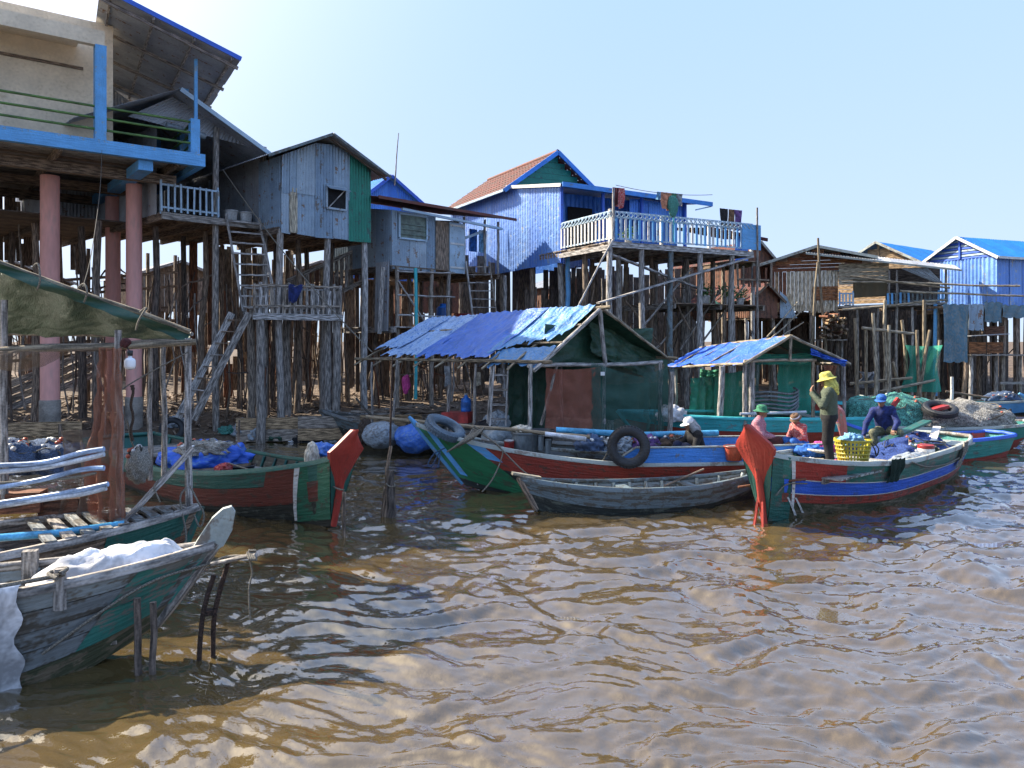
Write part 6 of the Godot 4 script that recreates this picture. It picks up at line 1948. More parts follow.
func houseboats():
	# shelter under the patched blue tarpaulins
	boat("house_boat_hull", "dark hull of the houseboat under the patched blue tarpaulins", Vector2(-5.2, 22.9), Vector2(4.4, 18.2), {
		"B": 2.5, "g0": .55, "gb": .9, "gs": .6, "inner": M.tar, "rail": M.p_slate, "ribs": 6, "floor": .4, "floorm": M.grey, "strakes": [[0, .5, M.tar], [.5, 1, M.p_bluegrey]]})
	var t := thing("boat_shelter", "gabled pole shelter patched with worn blue tarpaulins and hung with nets", "shelter", V(-.3, .4, -20.2))
	var re := [P(600, 308, 18.9), P(428, 322, 22.6)]
	var nl := [P(541, 362, 18.0), P(362, 359, 22.0)]
	var fr := [P(668, 358, 20.4), P(510, 352, 24.5)]
	# bamboo frame
	ppole(t, "ridge_pole", re[0] + (re[0] - re[1]).normalized() * .3, re[1], .05, .04, M.bamboo[1])
	for e in [nl, fr]: ppole(t, "eave_pole", e[0] + (e[0] - e[1]).normalized() * .3, e[1] + (e[1] - e[0]).normalized() * .3, .045, .04, M.bamboo[1])
	for k in 9:
		var f := k / 8.0
		var a: Vector3 = re[0].lerp(re[1], f)
		var b: Vector3 = nl[0].lerp(nl[1], f)
		var c: Vector3 = fr[0].lerp(fr[1], f)
		ppole(t, "rafter", a - V(0, .03, 0), b + (b - a).normalized() * .25 - V(0, .05, 0), .035 if k else .055, .03 if k else .05, pick(M.bamboo) if k else M.grey[2])
		ppole(t, "rafter", a + V(0, .02, 0), c + (c - a).normalized() * .25, .035 if k else .05, .03, pick(M.bamboo))
	for f in [.35, .68]: ppole(t, "purlin", nl[0].lerp(re[0], f), nl[1].lerp(re[1], f), .03, .03, pick(M.bamboo))
	# tarpaulins in strips, each from ridge to near eave
	var strips := [[.02, .30, 1, .90], [.26, .66, 0, 1.0], [.62, .88, 2, .97], [.84, .99, 2, .80]]
	for k in 4:
		var s: Array = strips[k]
		tarp_roof(t, "tarpaulin", [re[0].lerp(re[1], s[0]), re[0].lerp(re[1], s[1]), re[0].lerp(re[1], s[1]).lerp(nl[0].lerp(nl[1], s[1]), s[3]), re[0].lerp(re[1], s[0]).lerp(nl[0].lerp(nl[1], s[0]), s[3] * (.66 if k == 0 else 1.0))], 64, 16, M.tarp_blue[s[2] if k != 0 else 3], 31 + k, .07, .2, .10 + .02 * (k % 2))
	tarp_roof(t, "tarpaulin", [nl[0].lerp(re[0], .25), nl[0].lerp(nl[1], .30).lerp(re[0], .2), nl[0].lerp(nl[1], .30) - V(0, .15, 0), nl[0] - V(0, .12, 0)], 26, 10, M.tarp_blue[3], 39, .05, .3, .05)
	tarp_roof(t, "tarpaulin", [re[1], re[0], fr[0], fr[1]], 40, 14, M.tarp_green, 44, .08, .2, .04)
	# tie beam and king post of the gable
	var tb0 := P(528, 366, 18.1)
	var tb1 := P(662, 362, 20.2)
	ppole(t, "tie_beam", tb0, tb1, .05, .05, M.grey[2])
	ppole(t, "king_post", re[0], tb0.lerp(tb1, .55), .06, .055, M.grey[2])
	drape(t, "gable_cover", re[0].lerp(fr[0], .05) + V(-.3, -.25, -.25), fr[0] + V(-.3, .1, -.2), .75, M.tarp_green, 6, .04)
	drape(t, "gable_cover", tb0.lerp(tb1, .12) + V(0, 1.0, -.5), tb0.lerp(tb1, .95) + V(0, .9, -.5), 1.0, M.tarp_green, 7, .03)
	# posts
	for e in [[531, 364, 530, 440, 18.1, .055, 2], [557, 366, 541, 425, 18.5, .04, 1], [604, 364, 603, 440, 19.0, .05, 2], [660, 362, 660, 440, 20.1, .06, 0], [672, 372, 669, 440, 19.5, .07, 1], [492, 366, 488, 430, 18.9, .05, 0], [476, 364, 474, 432, 19.3, .045, 1], [505, 362, 510, 430, 20.3, .045, 0], [450, 362, 448, 432, 20.2, .045, 0], [397, 360, 392, 440, 20.9, .04, 1], [372, 362, 372, 430, 21.6, .04, 0], [560, 345, 562, 430, 21.6, .05, 1]]:
		ppole(t, "post", P(e[2], e[3], e[4]), P(e[0], e[1], e[4]), e[5], e[5] * .85, M.grey[e[6]])
	# hung nets forming the walls
	drape(t, "hanging_net", P(546, 368, 18.4), P(601, 366, 18.9), 1.62, M.mesh_red, 3, .05)
	drape(t, "hanging_net", P(592, 361, 18.75), P(648, 378, 19.4), 1.65, M.mesh_green, 4, .06)
	drape(t, "hanging_net", P(645, 372, 19.4), P(668, 366, 20.2), 1.6, M.mesh_green, 5, .08)
	drape(t, "hanging_net", P(508, 362, 20.0), P(546, 364, 20.6), 1.75, M.tarp_green, 6, .05)
	drape(t, "hanging_net", P(606, 366, 20.4), P(664, 364, 21.2), .5, M.mesh_brown, 8, .06)
	drape(t, "back_wall", P(540, 352, 22.5), P(668, 356, 22.5), 1.9, M.tarp_green, 9, .05)
	var q := MB.new()
	var c := P(602.5, 373, 18.75)
	q.quad(c + V(-.05, -.06, .04), c + V(.05, -.06, .04), c + V(.05, .03, .04), c + V(-.05, .03, .04))
	part(t, "white_tag", q, M.plastic_white)
	# ladder standing in it
	ladder("ladder", "thin pale ladder standing inside the tarpaulin shelter", P(494, 366, 18.6), P(489, 440, 18.6), P(508, 366, 18.9), P(505, 440, 18.9), 5, M.grey, .04)
	# goods around it
	heap("bale", "grey wrapped bale hung at the houseboat's side", "bale", P(382, 435, 20.3), V(.5, .36, .4), M.tarp_grey, 14, .15, 1.6, .2, -1)
	heap("bale", "blue tarpaulin bale at the houseboat's side", "bale", P(416, 438, 19.9), V(.55, .38, .42), M.tarp_blue[0], 15, .18, 1.6, .2, -1)
	heap("bale", "small brown net bundle beside the grey bale", "bale", P(366, 432, 20.6), V(.2, .36, .3), M.net_brown, 16, .3, 2, 0, -1)
	var bx := MB.new()
	bx.beam(P(446, 417, 20.3), P(472, 417, 20.0), .5, .28)
	single("cool_box", "red box under the blue water jug", "box", bx, M.plastic_red)
	jug("blue water jug standing on the red box", P(466, 411.5, 20.1), .95, M.plastic_blue)
	heap("bag", "white sack lying in the tarpaulin shelter", "sack", P(496, 424, 19.5), V(.35, .32, .3), M.tarp_grey, 17, .3)
	heap("bag", "dark sack beside the white sack in the shelter", "sack", P(482, 436, 19.0), V(.3, .35, .3), M.cloth.black, 18, .3)
	heap("bag", "green grey drum shaped bundle in the shelter", "bundle", P(498, 438, 18.6), V(.4, .3, .3), M.grey_plastic, 19, .2)
	heap("bag", "pale plastic bag under the shelter's far eave", "bag", P(672, 417, 21.2), V(.4, .32, .3), M.cloth_white, 20, .35)
	q = MB.new()
	q.blob(Vector3.ZERO, V(.12, .28, .08), .4, 4, 9, -1, 16, 12)
	var o := single("bag", "bright pink plastic bag hung under the shelter's eave", "bag", q, M.cloth.pink)
	o.position = P(406, 384, 21.2)
	for e in [[447, 366, .18, .5, "grey"], [500, 368, .16, .4, "grey"], [478, 372, .16, .35, "cream"]]:
		hang({447: "long grey rag", 500: "short grey rag", 478: "cream rag"}[e[0]] + " hung under the tarpaulin shelter's eave", P(e[0], e[1], 20.0), V(.8, 0, .6), e[2], e[3], M.cloth[e[4]], "rags under the shelter's eave")
	rope("rope stretched from the bales to a stake on the bank", [P(356, 398, 21), P(368, 412, 20.8), P(380, 420, 20.6)], .03, M.rope_dark)

	# shelter with royal blue tarpaulin and green nets
	t = boat("house_boat_hull", "cyan and red hull of the green netted houseboat", Vector2(3.6, 21.9), Vector2(9.6, 21.2), {
		"B": 2.2, "g0": .92, "gb": 1.0, "gs": .95, "inner": M.p_green, "rail": M.p_cyan, "ribs": 5, "floor": .6, "strakes": [[0, .38, M.tar], [.38, .70, M.p_red], [.70, 1, M.p_cyan]]})
	t = thing("boat_shelter", "pole shelter with royal blue tarpaulin roof and green netting walls", "shelter", V(6.5, .6, -22))
	var pk := P(791, 336, 20.6)
	var ne := P(744, 364, 20.4)
	var fe := P(850, 364, 21.4)
	var pk2 := P(700, 348, 24.6)
	var ne2 := P(664, 367, 23.6)
	var fe2 := P(752, 362, 25.4)
	tarp_roof(t, "tarpaulin", [pk, pk2, ne2, ne + V(0, -.03, 0)], 44, 18, M.tarp_royal[0], 51, .10, .3, .03)
	tarp_roof(t, "tarpaulin", [pk2, pk, fe, fe2], 40, 14, M.tarp_green, 52, .06, .2, .03)
	drape(t, "tarpaulin_hem", P(846, 360, 21.0), P(812, 348, 20.7), .18, M.tarp_royal[0], 11, .05)
	ppole(t, "ridge_pole", pk, pk2, .045, .04, M.bamboo[0])
	for e in [[ne, pk], [pk, fe], [ne, ne2], [fe, fe2]]: ppole(t, "roof_pole", e[0], e[1], .045, .04, M.bamboo[2])
	for k in 4:
		var f := .25 + k * .22
		ppole(t, "rafter", pk.lerp(pk2, f) - V(0, .03, 0), ne.lerp(ne2, f) - V(0, .03, 0), .03, .03, M.bamboo[1])
		ppole(t, "rafter", pk.lerp(pk2, f) - V(0, .03, 0), fe.lerp(fe2, f) - V(0, .03, 0), .03, .03, M.bamboo[1])
	ppole(t, "tie_beam", P(744, 361, 20.5), P(816, 360, 20.9), .045, .04, M.bamboo[2])
	ppole(t, "king_post", pk, P(790, 360, 20.7), .04, .04, M.bamboo[2])
	for e in [[722, 366, 720, 425, 20.9, .09], [745, 362, 745, 430, 20.6, .07], [813, 360, 813, 430, 20.9, .05], [844, 366, 844, 420, 21.5, .05], [770, 362, 770, 425, 22.8, .05], [676, 366, 676, 425, 23.4, .05], [752, 362, 752, 425, 20.9, .09]]:
		ppole(t, "post", P(e[2], e[3], e[4]), P(e[0], e[1], e[4]), e[5], e[5] * .9, pick([M.grey[0], M.grey[2], M.bamboo[0]]))
	for e in [[690, 378, 716, 372, 22.6, 1.1, 7], [714, 372, 744, 370, 22.2, 1.35, 0], [778, 362, 814, 361, 22.0, 1.5, 1], [744, 361, 760, 361, 20.9, 1.45, 2], [752, 397, 815, 397, 22.4, .6, 3], [745, 352, 812, 352, 21.4, .35, 5]]:
		drape(t, "hanging_net", P(e[0], e[1], e[4]), P(e[2], e[3], e[4] + .3), e[5], M.mesh_teal if e[6] != 2 else M.mesh_green, 20 + e[6], .05)
	drape(t, "green_bag", P(700, 368, 21.5), P(722, 368, 21.3), .25, M.cloth.green, 30, .08)
	for k in 6:
		q = MB.new()
		var y := 393 + k * 4
		q.tube(smooth([P(752, y, 21.1), P(770, y - 1, 21.0), P(790, y + 1, 21.0), P(798, y - 2 - k, 21.2), P(794, y - 5, 21.5)]), [.035], 6)
		part(t, "stowed_hose", q, M.grey_plastic if k % 2 else M.p_slate)
	q = MB.new()
	q.tube([P(740, 414, 20.5), P(806, 412, 20.6)], [.04], 7)
	part(t, "rail_pole", q, M.pvc_white)
	tub("basket", "peach coloured basket behind the red kite shaped prow", "basket", P(734, 460, 15.0), .15, .19, .28, M.plastic_orange)
# ---------------------------------------------------------------- people
# tapered bones joined by a smooth minimum, meshed as surface nets
func flesh(mb: MB, bones: Array, cell: float, k: float):
	var lo := V(1e9, 1e9, 1e9)
	var hi := -lo
	for b in bones:
		var r := maxf(b[2], b[3]) + cell * 3
		for p in [b[0], b[1]]:
			lo = lo.min(p - Vector3.ONE * r); hi = hi.max(p + Vector3.ONE * r)
	var nx := int((hi.x - lo.x) / cell) + 2
	var ny := int((hi.y - lo.y) / cell) + 2
	var nz := int((hi.z - lo.z) / cell) + 2
	var f := PackedFloat32Array()
	f.resize(nx * ny * nz)
	f.fill(1.0)
	for b in bones:
		var a: Vector3 = b[0]
		var ab: Vector3 = b[1] - a
		var l2 := maxf(ab.length_squared(), 1e-8)
		var r := maxf(b[2], b[3]) + k + cell * 2.5
		var r0: float = b[2]
		var dr: float = b[3] - r0
		var p0: Vector3 = (a.min(b[1]) - Vector3.ONE * r - lo) / cell
		var p1: Vector3 = (a.max(b[1]) + Vector3.ONE * r - lo) / cell
		for z in range(maxi(0, int(p0.z)), mini(nz - 1, int(p1.z)) + 1):
			for y in range(maxi(0, int(p0.y)), mini(ny - 1, int(p1.y)) + 1):
				var i := (z * ny + y) * nx
				for x in range(maxi(0, int(p0.x)), mini(nx - 1, int(p1.x)) + 1):
					var p := lo + V(x, y, z) * cell - a
					var t := clampf(p.dot(ab) / l2, 0, 1)
					var d := (p - ab * t).length() - r0 - dr * t
					var g := f[i + x]
					var h := maxf(k - absf(d - g), 0.0) / k
					f[i + x] = minf(d, g) - h * h * k * .25
	var ids := {}
	var sy := nx
	var sz := nx * ny
	var i0 := mb.v.size()
	for z in nz - 1:
		for y in ny - 1:
			var base := z * sz + y * sy
			for x in nx - 1:
				var i := base + x
				var c := f[i]
				if absf(c) > cell * 2.0: continue
				var s := V(0, 0, 0)
				var m := 0
				for e in [[0, 0, 0, 1, 0, 0], [0, 1, 0, 1, 1, 0], [0, 0, 1, 1, 0, 1], [0, 1, 1, 1, 1, 1], [0, 0, 0, 0, 1, 0], [1, 0, 0, 1, 1, 0], [0, 0, 1, 0, 1, 1], [1, 0, 1, 1, 1, 1], [0, 0, 0, 0, 0, 1], [1, 0, 0, 1, 0, 1], [0, 1, 0, 0, 1, 1], [1, 1, 0, 1, 1, 1]]:
					var fa := f[i + e[0] + e[1] * sy + e[2] * sz]
					var fb := f[i + e[3] + e[4] * sy + e[5] * sz]
					if (fa < 0) != (fb < 0):
						s += V(e[0], e[1], e[2]).lerp(V(e[3], e[4], e[5]), fa / (fa - fb)); m += 1
				if m == 0: continue
				ids[i] = mb.v.size()
				var p := lo + (V(x, y, z) + s / m) * cell
				mb.v.append(p)
				mb.n.append(V(f[i + 1] - c, f[i + sy] - c, f[i + sz] - c).normalized())
				mb.t.append(Vector2(p.x + p.z * .5, p.y) * 2.0)
	for i in ids:
		var c := f[i]
		for ax in 3:
			var o: int = [1, sy, sz][ax]
			var u: int = [sy, sz, 1][ax]
			var w: int = [sz, 1, sy][ax]
			if (c < 0) == (f[i + o] < 0): continue
			if not (ids.has(i - u) and ids.has(i - w) and ids.has(i - u - w)): continue
			var q := [ids[i], ids[i - u], ids[i - u - w], ids[i - w]]
			for e in ([0, 1, 2, 0, 2, 3] if c > 0 else [0, 2, 1, 0, 3, 2]): mb.x.append(q[e])
func hand_bones(w: Vector3, dir: Vector3, palm: Vector3, curl: float, mirror := 1.0) -> Array:
	# wrist, direction of the fingers, direction the palm faces
	dir = dir.normalized()
	var side := dir.cross(palm).normalized() * mirror
	palm = side.cross(dir).normalized() * mirror
	var r := []
	for i in 4: r.append([w, w + dir * .085 + side * (.03 - .02 * i), .016, .013])
	for i in 4:
		var a := w + dir * .085 + side * (.033 - .022 * i)
		var l: float = [.066, .075, .070, .054][i]
		var b := a + (dir * cos(curl) + palm * sin(curl)) * l * .55
		var c := b + (dir * cos(curl * 2.1) + palm * sin(curl * 2.1)) * l * .5
		r.append([a, b, .010, .009]); r.append([b, c, .009, .008])
	var t0 := w + dir * .025 + side * .03
	var t1 := t0 + (dir * .6 + side * .7 + palm * .4).normalized() * .045
	r.append([t0, t1, .013, .010]); r.append([t1, t1 + (dir * .8 + side * .1 + palm * .6).normalized() * .035, .010, .008])
	return r
# J holds joints: hip, chest, neck, head, sh/el/wr/kn/an for l and r; clothing colours in C
func person(label: String, at: Vector3, yaw: float, J: Dictionary, C: Dictionary):
	var t := thing("person", label, "person", at)
	t.rotation.y = yaw
	org = Vector3.ZERO
	var sc: float = J.get("scale", 1.0)
	for k in J:
		if J[k] is Vector3: J[k] = J[k] * sc
	var legs := []
	var arms := []
	var up: Vector3 = (J.chest - J.hip).normalized()
	var rt: Vector3 = (J.shr - J.shl).normalized()
	var torso := [[J.hip, J.hip.lerp(J.chest, .5), .135, .125], [J.hip.lerp(J.chest, .5), J.chest, .125, .135], [J.hip - rt * .07, J.chest - rt * .08, .10, .10], [J.hip + rt * .07, J.chest + rt * .08, .10, .10], [J.shl, J.shr, .075, .075], [J.chest, J.neck, .09, .06]]
	for s in ["l", "r"]:
		arms.append([J["sh" + s], J["el" + s], .060, .046]); arms.append([J["el" + s], J["wr" + s], .046, .032])
		var hp: Vector3 = J.hip + rt * (-.09 if s == "l" else .09) - up * .04
		legs.append([hp, J["kn" + s], .095, .065]); legs.append([J["kn" + s], J["an" + s], .062, .042])
		var fd: Vector3 = J.get("foot" + s, V(0, 0, 1))
		legs.append([J["an" + s] - V(0, .03, 0), J["an" + s] + fd * .16 - V(0, .05, 0), .04, .03])
	for b in torso + arms + legs: b[2] *= sc; b[3] *= sc
	var hd: Vector3 = J.head
	var fw: Vector3 = J.face.normalized()
	var hu: Vector3 = (J.head - J.neck).normalized()
	var hr := fw.cross(hu).normalized()
	hu = hr.cross(fw)
	var mb := MB.new()
	flesh(mb, torso + arms + legs + [[J.neck, hd, .055 * sc, .055 * sc]], .022, .03)
	var h := sc
	var head := [[hd + hu * .03 * h, hd + hu * .03 * h - fw * .03 * h, .088 * h, .088 * h], [hd - hu * .03 * h + fw * .03 * h, hd - hu * .075 * h + fw * .055 * h, .06 * h, .035 * h], [hd - hu * .1 * h - fw * .01 * h, hd, .052 * h, .06 * h],
		[hd + fw * .085 * h + hu * .015 * h, hd + fw * .108 * h - hu * .018 * h, .010 * h, .014 * h], [hd + hr * .083 * h + hu * .015 * h, hd + hr * .085 * h - hu * .02 * h, .016 * h, .012 * h], [hd - hr * .083 * h + hu * .015 * h, hd - hr * .085 * h - hu * .02 * h, .016 * h, .012 * h], [hd + fw * .082 * h - hu * .048 * h + hr * .018 * h, hd + fw * .082 * h - hu * .048 * h - hr * .018 * h, .011 * h, .011 * h]]
	flesh(mb, head, .011, .018)
	for s in ["l", "r"]:
		var wd: Vector3 = J.get("hand" + s, (J["wr" + s] - J["el" + s]))
		var bones := hand_bones(J["wr" + s], wd, J.get("palm" + s, V(0, -.3, 1)), J.get("curl", .5), 1.0 if s == "l" else -1.0)
		for b in bones: b[2] *= sc; b[3] *= sc
		flesh(mb, bones, .0065, .006)
	var body := part(t, "body", mb, M.skin)
	for s in [-1, 1]:
		mb = MB.new()
		var e: Vector3 = hd + fw * .088 * h + hu * .02 * h + hr * .032 * h * s
		mb.blob(e, V(.011, .009, .008) * h, 0, 1, 1, -1, 10, 7)
		part(t, "eye", mb, M.hair)
	var puff := func(bones: Array, d: float) -> Array: return bones.map(func(b): return [b[0], b[1], b[2] + d, b[3] + d])
	mb = MB.new()
	flesh(mb, puff.call(torso + arms, .017), .02, .03)
	part(t, "shirt", mb, C.shirt)
	mb = MB.new()
	flesh(mb, puff.call([[J.hip - rt * .05, J.hip + rt * .05, .11 * sc, .11 * sc], [J.hip, J.hip + up * .1, .125 * sc, .12 * sc]] + legs.filter(func(b): return b[2] > .05), .022), .02, .035)
	part(t, "trousers", mb, C.trousers)
	mb = MB.new()
	if C.get("hair", true):
		flesh(mb, [[hd + hu * .05 * h - fw * .03 * h, hd + hu * .04 * h - fw * .02 * h, .092 * h, .092 * h], [hd - fw * .06 * h, hd - hu * .07 * h - fw * .07 * h, .065 * h, .04 * h]], .014, .03)
		part(t, "hair", mb, M.hair)
	mb = MB.new()
	if C.has("scarf"):
		flesh(mb, [[hd - fw * .05 * h + hu * .02 * h, J.neck - fw * .07 * h, .10 * h, .11 * h], [J.neck - fw * .06 * h + rt * .08 * h, J.neck - fw * .06 * h - rt * .08 * h, .06 * h, .06 * h], [hd - hr * .06 * h, J.neck - hr * .08 * h, .05 * h, .06 * h], [hd + hr * .06 * h, J.neck + hr * .08 * h, .05 * h, .06 * h], [J.neck - fw * .09 * h, J.neck - fw * .14 * h - up * .12 * h, .09 * h, .05 * h]], .017, .03)
		part(t, "scarf", mb, C.scarf)
	mb = MB.new()
	var tilt: Vector3 = (hu + fw * .12).normalized()
	var hc: Vector3 = hd + hu * .045 * h - fw * .012 * h
	if C.hat_kind == "cap":
		mb.lathe([Vector2(.105, 0), Vector2(.108, .03), Vector2(.10, .065), Vector2(.075, .095), Vector2(.04, .11), Vector2(0, .115)].map(func(v): return v * h), 20, hc, tilt)
		var hat := part(t, "cap", mb, C.hat)
		mb = MB.new()
		var p := PackedVector3Array()
		for j in 4:
			for i in 9:
				var a := lerpf(-1.1, 1.1, i / 8.0)
				var rr: float = lerpf(.095, .125 + .075 * cos(a), j / 3.0) * h
				p.append(hc + fw * cos(a) * rr + hr * sin(a) * rr * .85 + tilt * (.012 - .018 * j / 3.0) * h)
		mb.sheet(p, 9, 4, .2, .1)
		part(hat, "brim", mb, C.hat)
	else:
		var bw: float = C.get("brim", .20)
		mb.lathe([Vector2(bw, -.035), Vector2(bw + .004, -.028), Vector2(.112, .005), Vector2(.11, .05), Vector2(.10, .085), Vector2(.06, .11), Vector2(0, .113)].map(func(v): return v * h), 26, hc, tilt)
		var hat := part(t, "hat", mb, C.hat)
		if C.has("band"):
			mb = MB.new()
			mb.lathe([Vector2(.115, .01), Vector2(.116, .045), Vector2(.11, .046)].map(func(v): return v * h), 24, hc, tilt)
			part(hat, "hat_band", mb, C.band)
	return t
func people():
	# standing figure on the foredeck, back to the river
	person("person standing in olive shirt, dark trousers and yellow hat with neck scarf", V(5.64, .742, -13.75), deg_to_rad(-112), {
		"hip": V(0, .90, 0), "chest": V(0, 1.26, .01), "neck": V(0, 1.42, .02), "head": V(0, 1.54, .05), "face": V(0.05, -.15, 1),
		"shl": V(.16, 1.34, 0), "shr": V(-.16, 1.34, 0), "ell": V(.24, 1.10, .10), "wrl": V(.10, 1.30, .28), "elr": V(-.25, 1.10, .10), "wrr": V(-.10, 1.32, .27), "handl": V(-.4, .8, .2), "handr": V(.4, .8, .2), "palml": V(-.5, 0, -1), "palmr": V(.5, 0, -1),
		"knl": V(.10, .48, .03), "knr": V(-.10, .48, .02), "anl": V(.10, .08, -.02), "anr": V(-.11, .08, -.03)},
		{"shirt": M.cloth.olive, "trousers": M.cloth.black, "hat": M.cloth.yellow, "hat_kind": "hat", "scarf": M.cloth.yellow, "brim": .17, "hair": false})
	# woman in black with the white cap
	person("person in black jacket and white peaked cap crouching by the blue washboard", V(3.70, .52, -15.42), deg_to_rad(-72), {
		"hip": V(0, .20, -.05), "chest": V(0, .53, .06), "neck": V(0, .68, .12), "head": V(0, .80, .19), "face": V(0, -.35, 1),
		"shl": V(.16, .61, .08), "shr": V(-.16, .61, .08), "ell": V(.24, .36, .2), "wrl": V(.14, .26, .42), "elr": V(-.24, .36, .2), "wrr": V(-.13, .28, .45), "palml": V(0, -1, 0), "palmr": V(0, -1, 0),
		"knl": V(.16, .38, .36), "knr": V(-.16, .38, .36), "anl": V(.14, .07, .16), "anr": V(-.14, .07, .16)},
		{"shirt": M.cloth.black, "trousers": M.cloth.navy, "hat": M.cloth_white, "hat_kind": "cap", "scarf": M.cloth.grey, "hair": false})
	# seated woman in the rose shirt
	var q := MB.new()
	q.beam(V(4.98, .47, -16.35), V(5.4, .47, -16.35), .4, .5)
	single("crate", "wooden crate under the seated person in the rose shirt", "crate", q, M.brown[0])
	person("person in rose checked shirt and green sun hat sitting and looking along the river", V(5.2, .72, -16.35), deg_to_rad(68), {
		"hip": V(0, .13, 0), "chest": V(0, .48, .02), "neck": V(0, .64, .05), "head": V(0, .76, .09), "face": V(0, .05, 1),
		"shl": V(.17, .56, .02), "shr": V(-.17, .56, .02), "ell": V(.23, .30, .10), "wrl": V(.10, .22, .32), "elr": V(-.24, .30, .1), "wrr": V(-.08, .24, .33), "palml": V(0, -1, 0), "palmr": V(0, -1, 0),
		"knl": V(.12, .16, .42), "knr": V(-.12, .18, .42), "anl": V(.12, -.26, .38), "anr": V(-.12, -.26, .38)},
		{"shirt": M.cloth.rose, "trousers": M.cloth.maroon, "hat": M.cloth.green, "hat_kind": "hat", "brim": .165})
	# child with the banded hat
	q = MB.new()
	q.beam(V(5.9, .44, -16.2), V(6.22, .44, -16.2), .34, .58)
	single("crate", "low crate under the child with the banded hat", "crate", q, M.brown[1])
	person("small person in red patterned shirt and red hat with white band", V(6.05, .745, -16.2), deg_to_rad(-60), {
		"scale": .82, "hip": V(0, .13, 0), "chest": V(0, .46, .08), "neck": V(0, .61, .13), "head": V(0, .73, .19), "face": V(0, -.45, 1),
		"shl": V(.15, .54, .09), "shr": V(-.15, .54, .09), "ell": V(.22, .30, .16), "wrl": V(.10, .20, .36), "elr": V(-.22, .30, .16), "wrr": V(-.10, .20, .36), "palml": V(0, -1, 0), "palmr": V(0, -1, 0),
		"knl": V(.12, .2, .40), "knr": V(-.12, .2, .40), "anl": V(.12, -.15, .36), "anr": V(-.12, -.15, .36)},
		{"shirt": M.cloth.red, "trousers": M.cloth.blue, "hat": M.cloth.brown, "hat_kind": "hat", "band": M.cloth_white, "brim": .15})
	# man with the blue cap on the far rail
	person("person in navy shirt, camouflage trousers and blue cap sitting on the boat's far rail", V(8.32, .90, -17.25), deg_to_rad(-28), {
		"hip": V(0, .13, 0), "chest": V(-.04, .48, .13), "neck": V(-.05, .63, .2), "head": V(-.06, .75, .27), "face": V(-.25, -.25, 1),
		"shl": V(.14, .56, .14), "shr": V(-.22, .52, .16), "ell": V(.26, .30, .30), "wrl": V(.20, .16, .46), "elr": V(-.36, .26, .32), "wrr": V(-.40, .02, .46), "palml": V(0, -1, 0), "palmr": V(0, -1, .3),
		"knl": V(.30, .08, .40), "knr": V(-.22, .06, .42), "anl": V(.24, -.36, .42), "anr": V(-.16, -.36, .46)},
		{"shirt": M.cloth.deep_blue, "trousers": M.cloth.camo, "hat": M.cloth.blue, "hat_kind": "cap"})
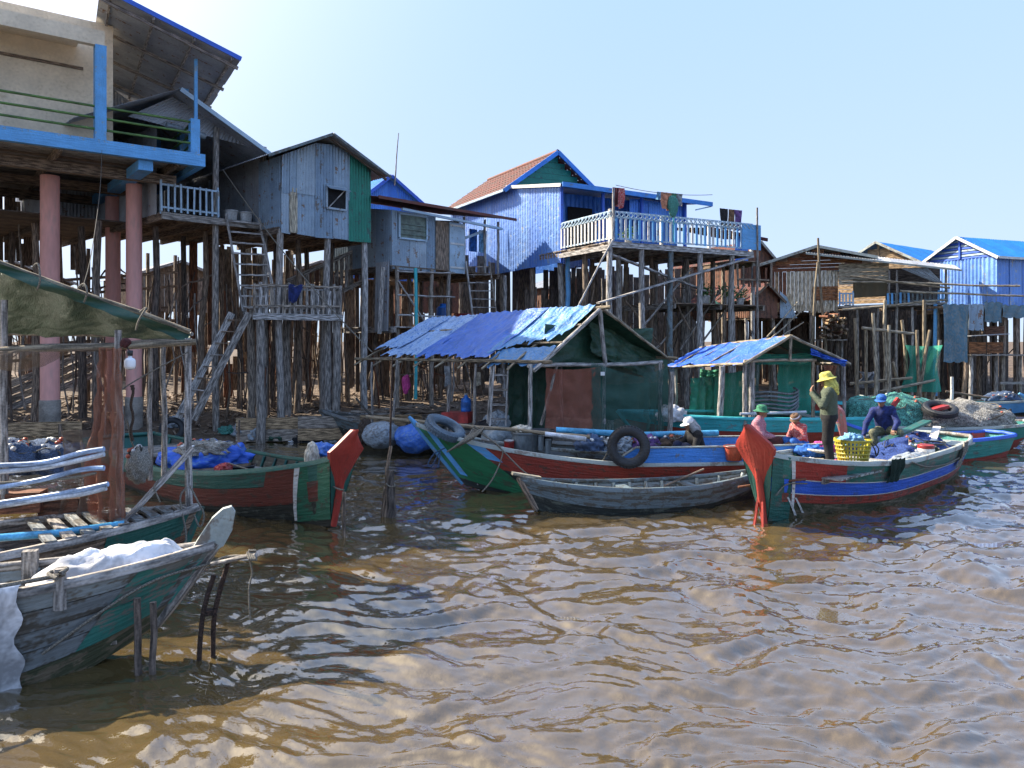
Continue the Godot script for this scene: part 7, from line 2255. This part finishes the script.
func bank():
	# plank revetments at the water's edge
	var t := thing("revetment", "low tan plank revetment at the foot of the pink columns", "wall", P(40, 440, 21))
	for k in 2: pbeam(t, "plank", P(-30, 431 + k * 15, 20.6), P(82, 428 + k * 15, 21.2), .06, .38, M.tan_wood[k])
	for px in [6, 60]: ppole(t, "stake", V(P(px, 430, 20.9).x, -.4, -20.95), P(px, 424, 20.95), .06, .05, M.brown[0])
	t = thing("revetment", "long tan plank revetment between the teal boat and the houseboat", "wall", P(300, 432, 22.7))
	for k in 2:
		for i in 3: pbeam(t, "plank", P(236 + i * 62, 424 - i * 1.5 + k * 12, 22.5), P(298 + i * 62, 423 - i * 1.5 + k * 12, 22.8), .07, .34, pick(M.tan_wood + [M.grey[2], M.grey[3]]))
	for px in [245, 300, 352, 410]: ppole(t, "stake", V(P(px, 430, 22.6).x, -.4, -22.6), P(px, 418, 22.6), .07, .06, M.brown[0])
	# odds and ends on the mud
	for e in [[176, 410, .35, .22, M.tarp_grey, "grey plastic sheet crumpled on the mud by the stair"], [228, 404, .28, .16, M.net_aqua, "turquoise bag lying on the mud beside the stair"], [252, 405, .55, .4, M.tarp_grey, "big grey plastic bag on the mud under the landing"], [272, 412, .4, .2, M.tarp_green, "dark green bag beside the big grey one"], [310, 411, .55, .22, M.cloth.black, "black rubbish bag under the landing"], [328, 410, .4, .24, M.tarp_grey, "pale rubbish bag near the landing's outer post"], [296, 408, .25, .14, M.cloth_white, "white rag lying on the mud under the landing"], [400, 414, .4, .1, M.cloth.blue, "blue plastic scrap on the planks below the hut"]]:
		var p := P(e[0], e[1], 22.9)
		heap("rubbish", e[5], "rubbish", V(p.x, ground_y(p.x, -p.z) + e[3] * .15, p.z), V(e[2], e[3], e[2] * .7), e[4], int(e[0]), .55, 2.6)
	var p := P(172, 412, 22.2)
	tyre("old tyre lying half sunk in the mud by the stair", V(p.x, ground_y(p.x, -p.z) + .25, p.z), V(.3, .3, 1), .36, .11, M.rubber)
	t = thing("plank_pile", "loose grey planks leaning on the mud behind the long revetment", "planks", P(390, 415, 23.5))
	for k in 12: pbeam(t, "plank", P(R(345, 400), R(408, 418), R(23, 23.8)), P(R(400, 455), R(404, 416), R(23.4, 24.4)), R(.1, .2), .04, pick(M.grey + M.brown))
	t = thing("plank_pile", "slanting grey beams stacked behind the pink columns", "planks", P(40, 410, 24))
	for k in 4: pbeam(t, "beam", P(0, 412 - k * 8, 24 + k * .3), P(100, 372 - k * 8, 25.5 + k * .3), .12, .2, pick(M.grey))
	# small debris over the mud
	var q := MB.new()
	for i in 2600:
		var X := R(-17, 9)
		var d := shore(X) + R(.3, 9.0)
		var c := V(X, ground_y(X, d) + .03, -d)
		var a := V(R(-1, 1), R(-.25, .25), R(-1, 1)).normalized()
		q.beam(c - a * R(.03, .22), c + a * R(.03, .2), R(.02, .09), R(.01, .04))
	single("debris", "twigs, chips and scraps scattered over the mud bank", "debris", q, M.brown[2], "", "stuff")
func _ready():
	rng.seed = 20240611
	materials()
	setup()
	build_ground()
	build_water()
	house_pink()
	house_open()
	house_zinc()
	house_hut()
	house_blue()
	far_houses()
	back_row()
	boats_near()
	rig()
	boats_mid()
	boats_right()
	houseboats()
	bank()
	people()
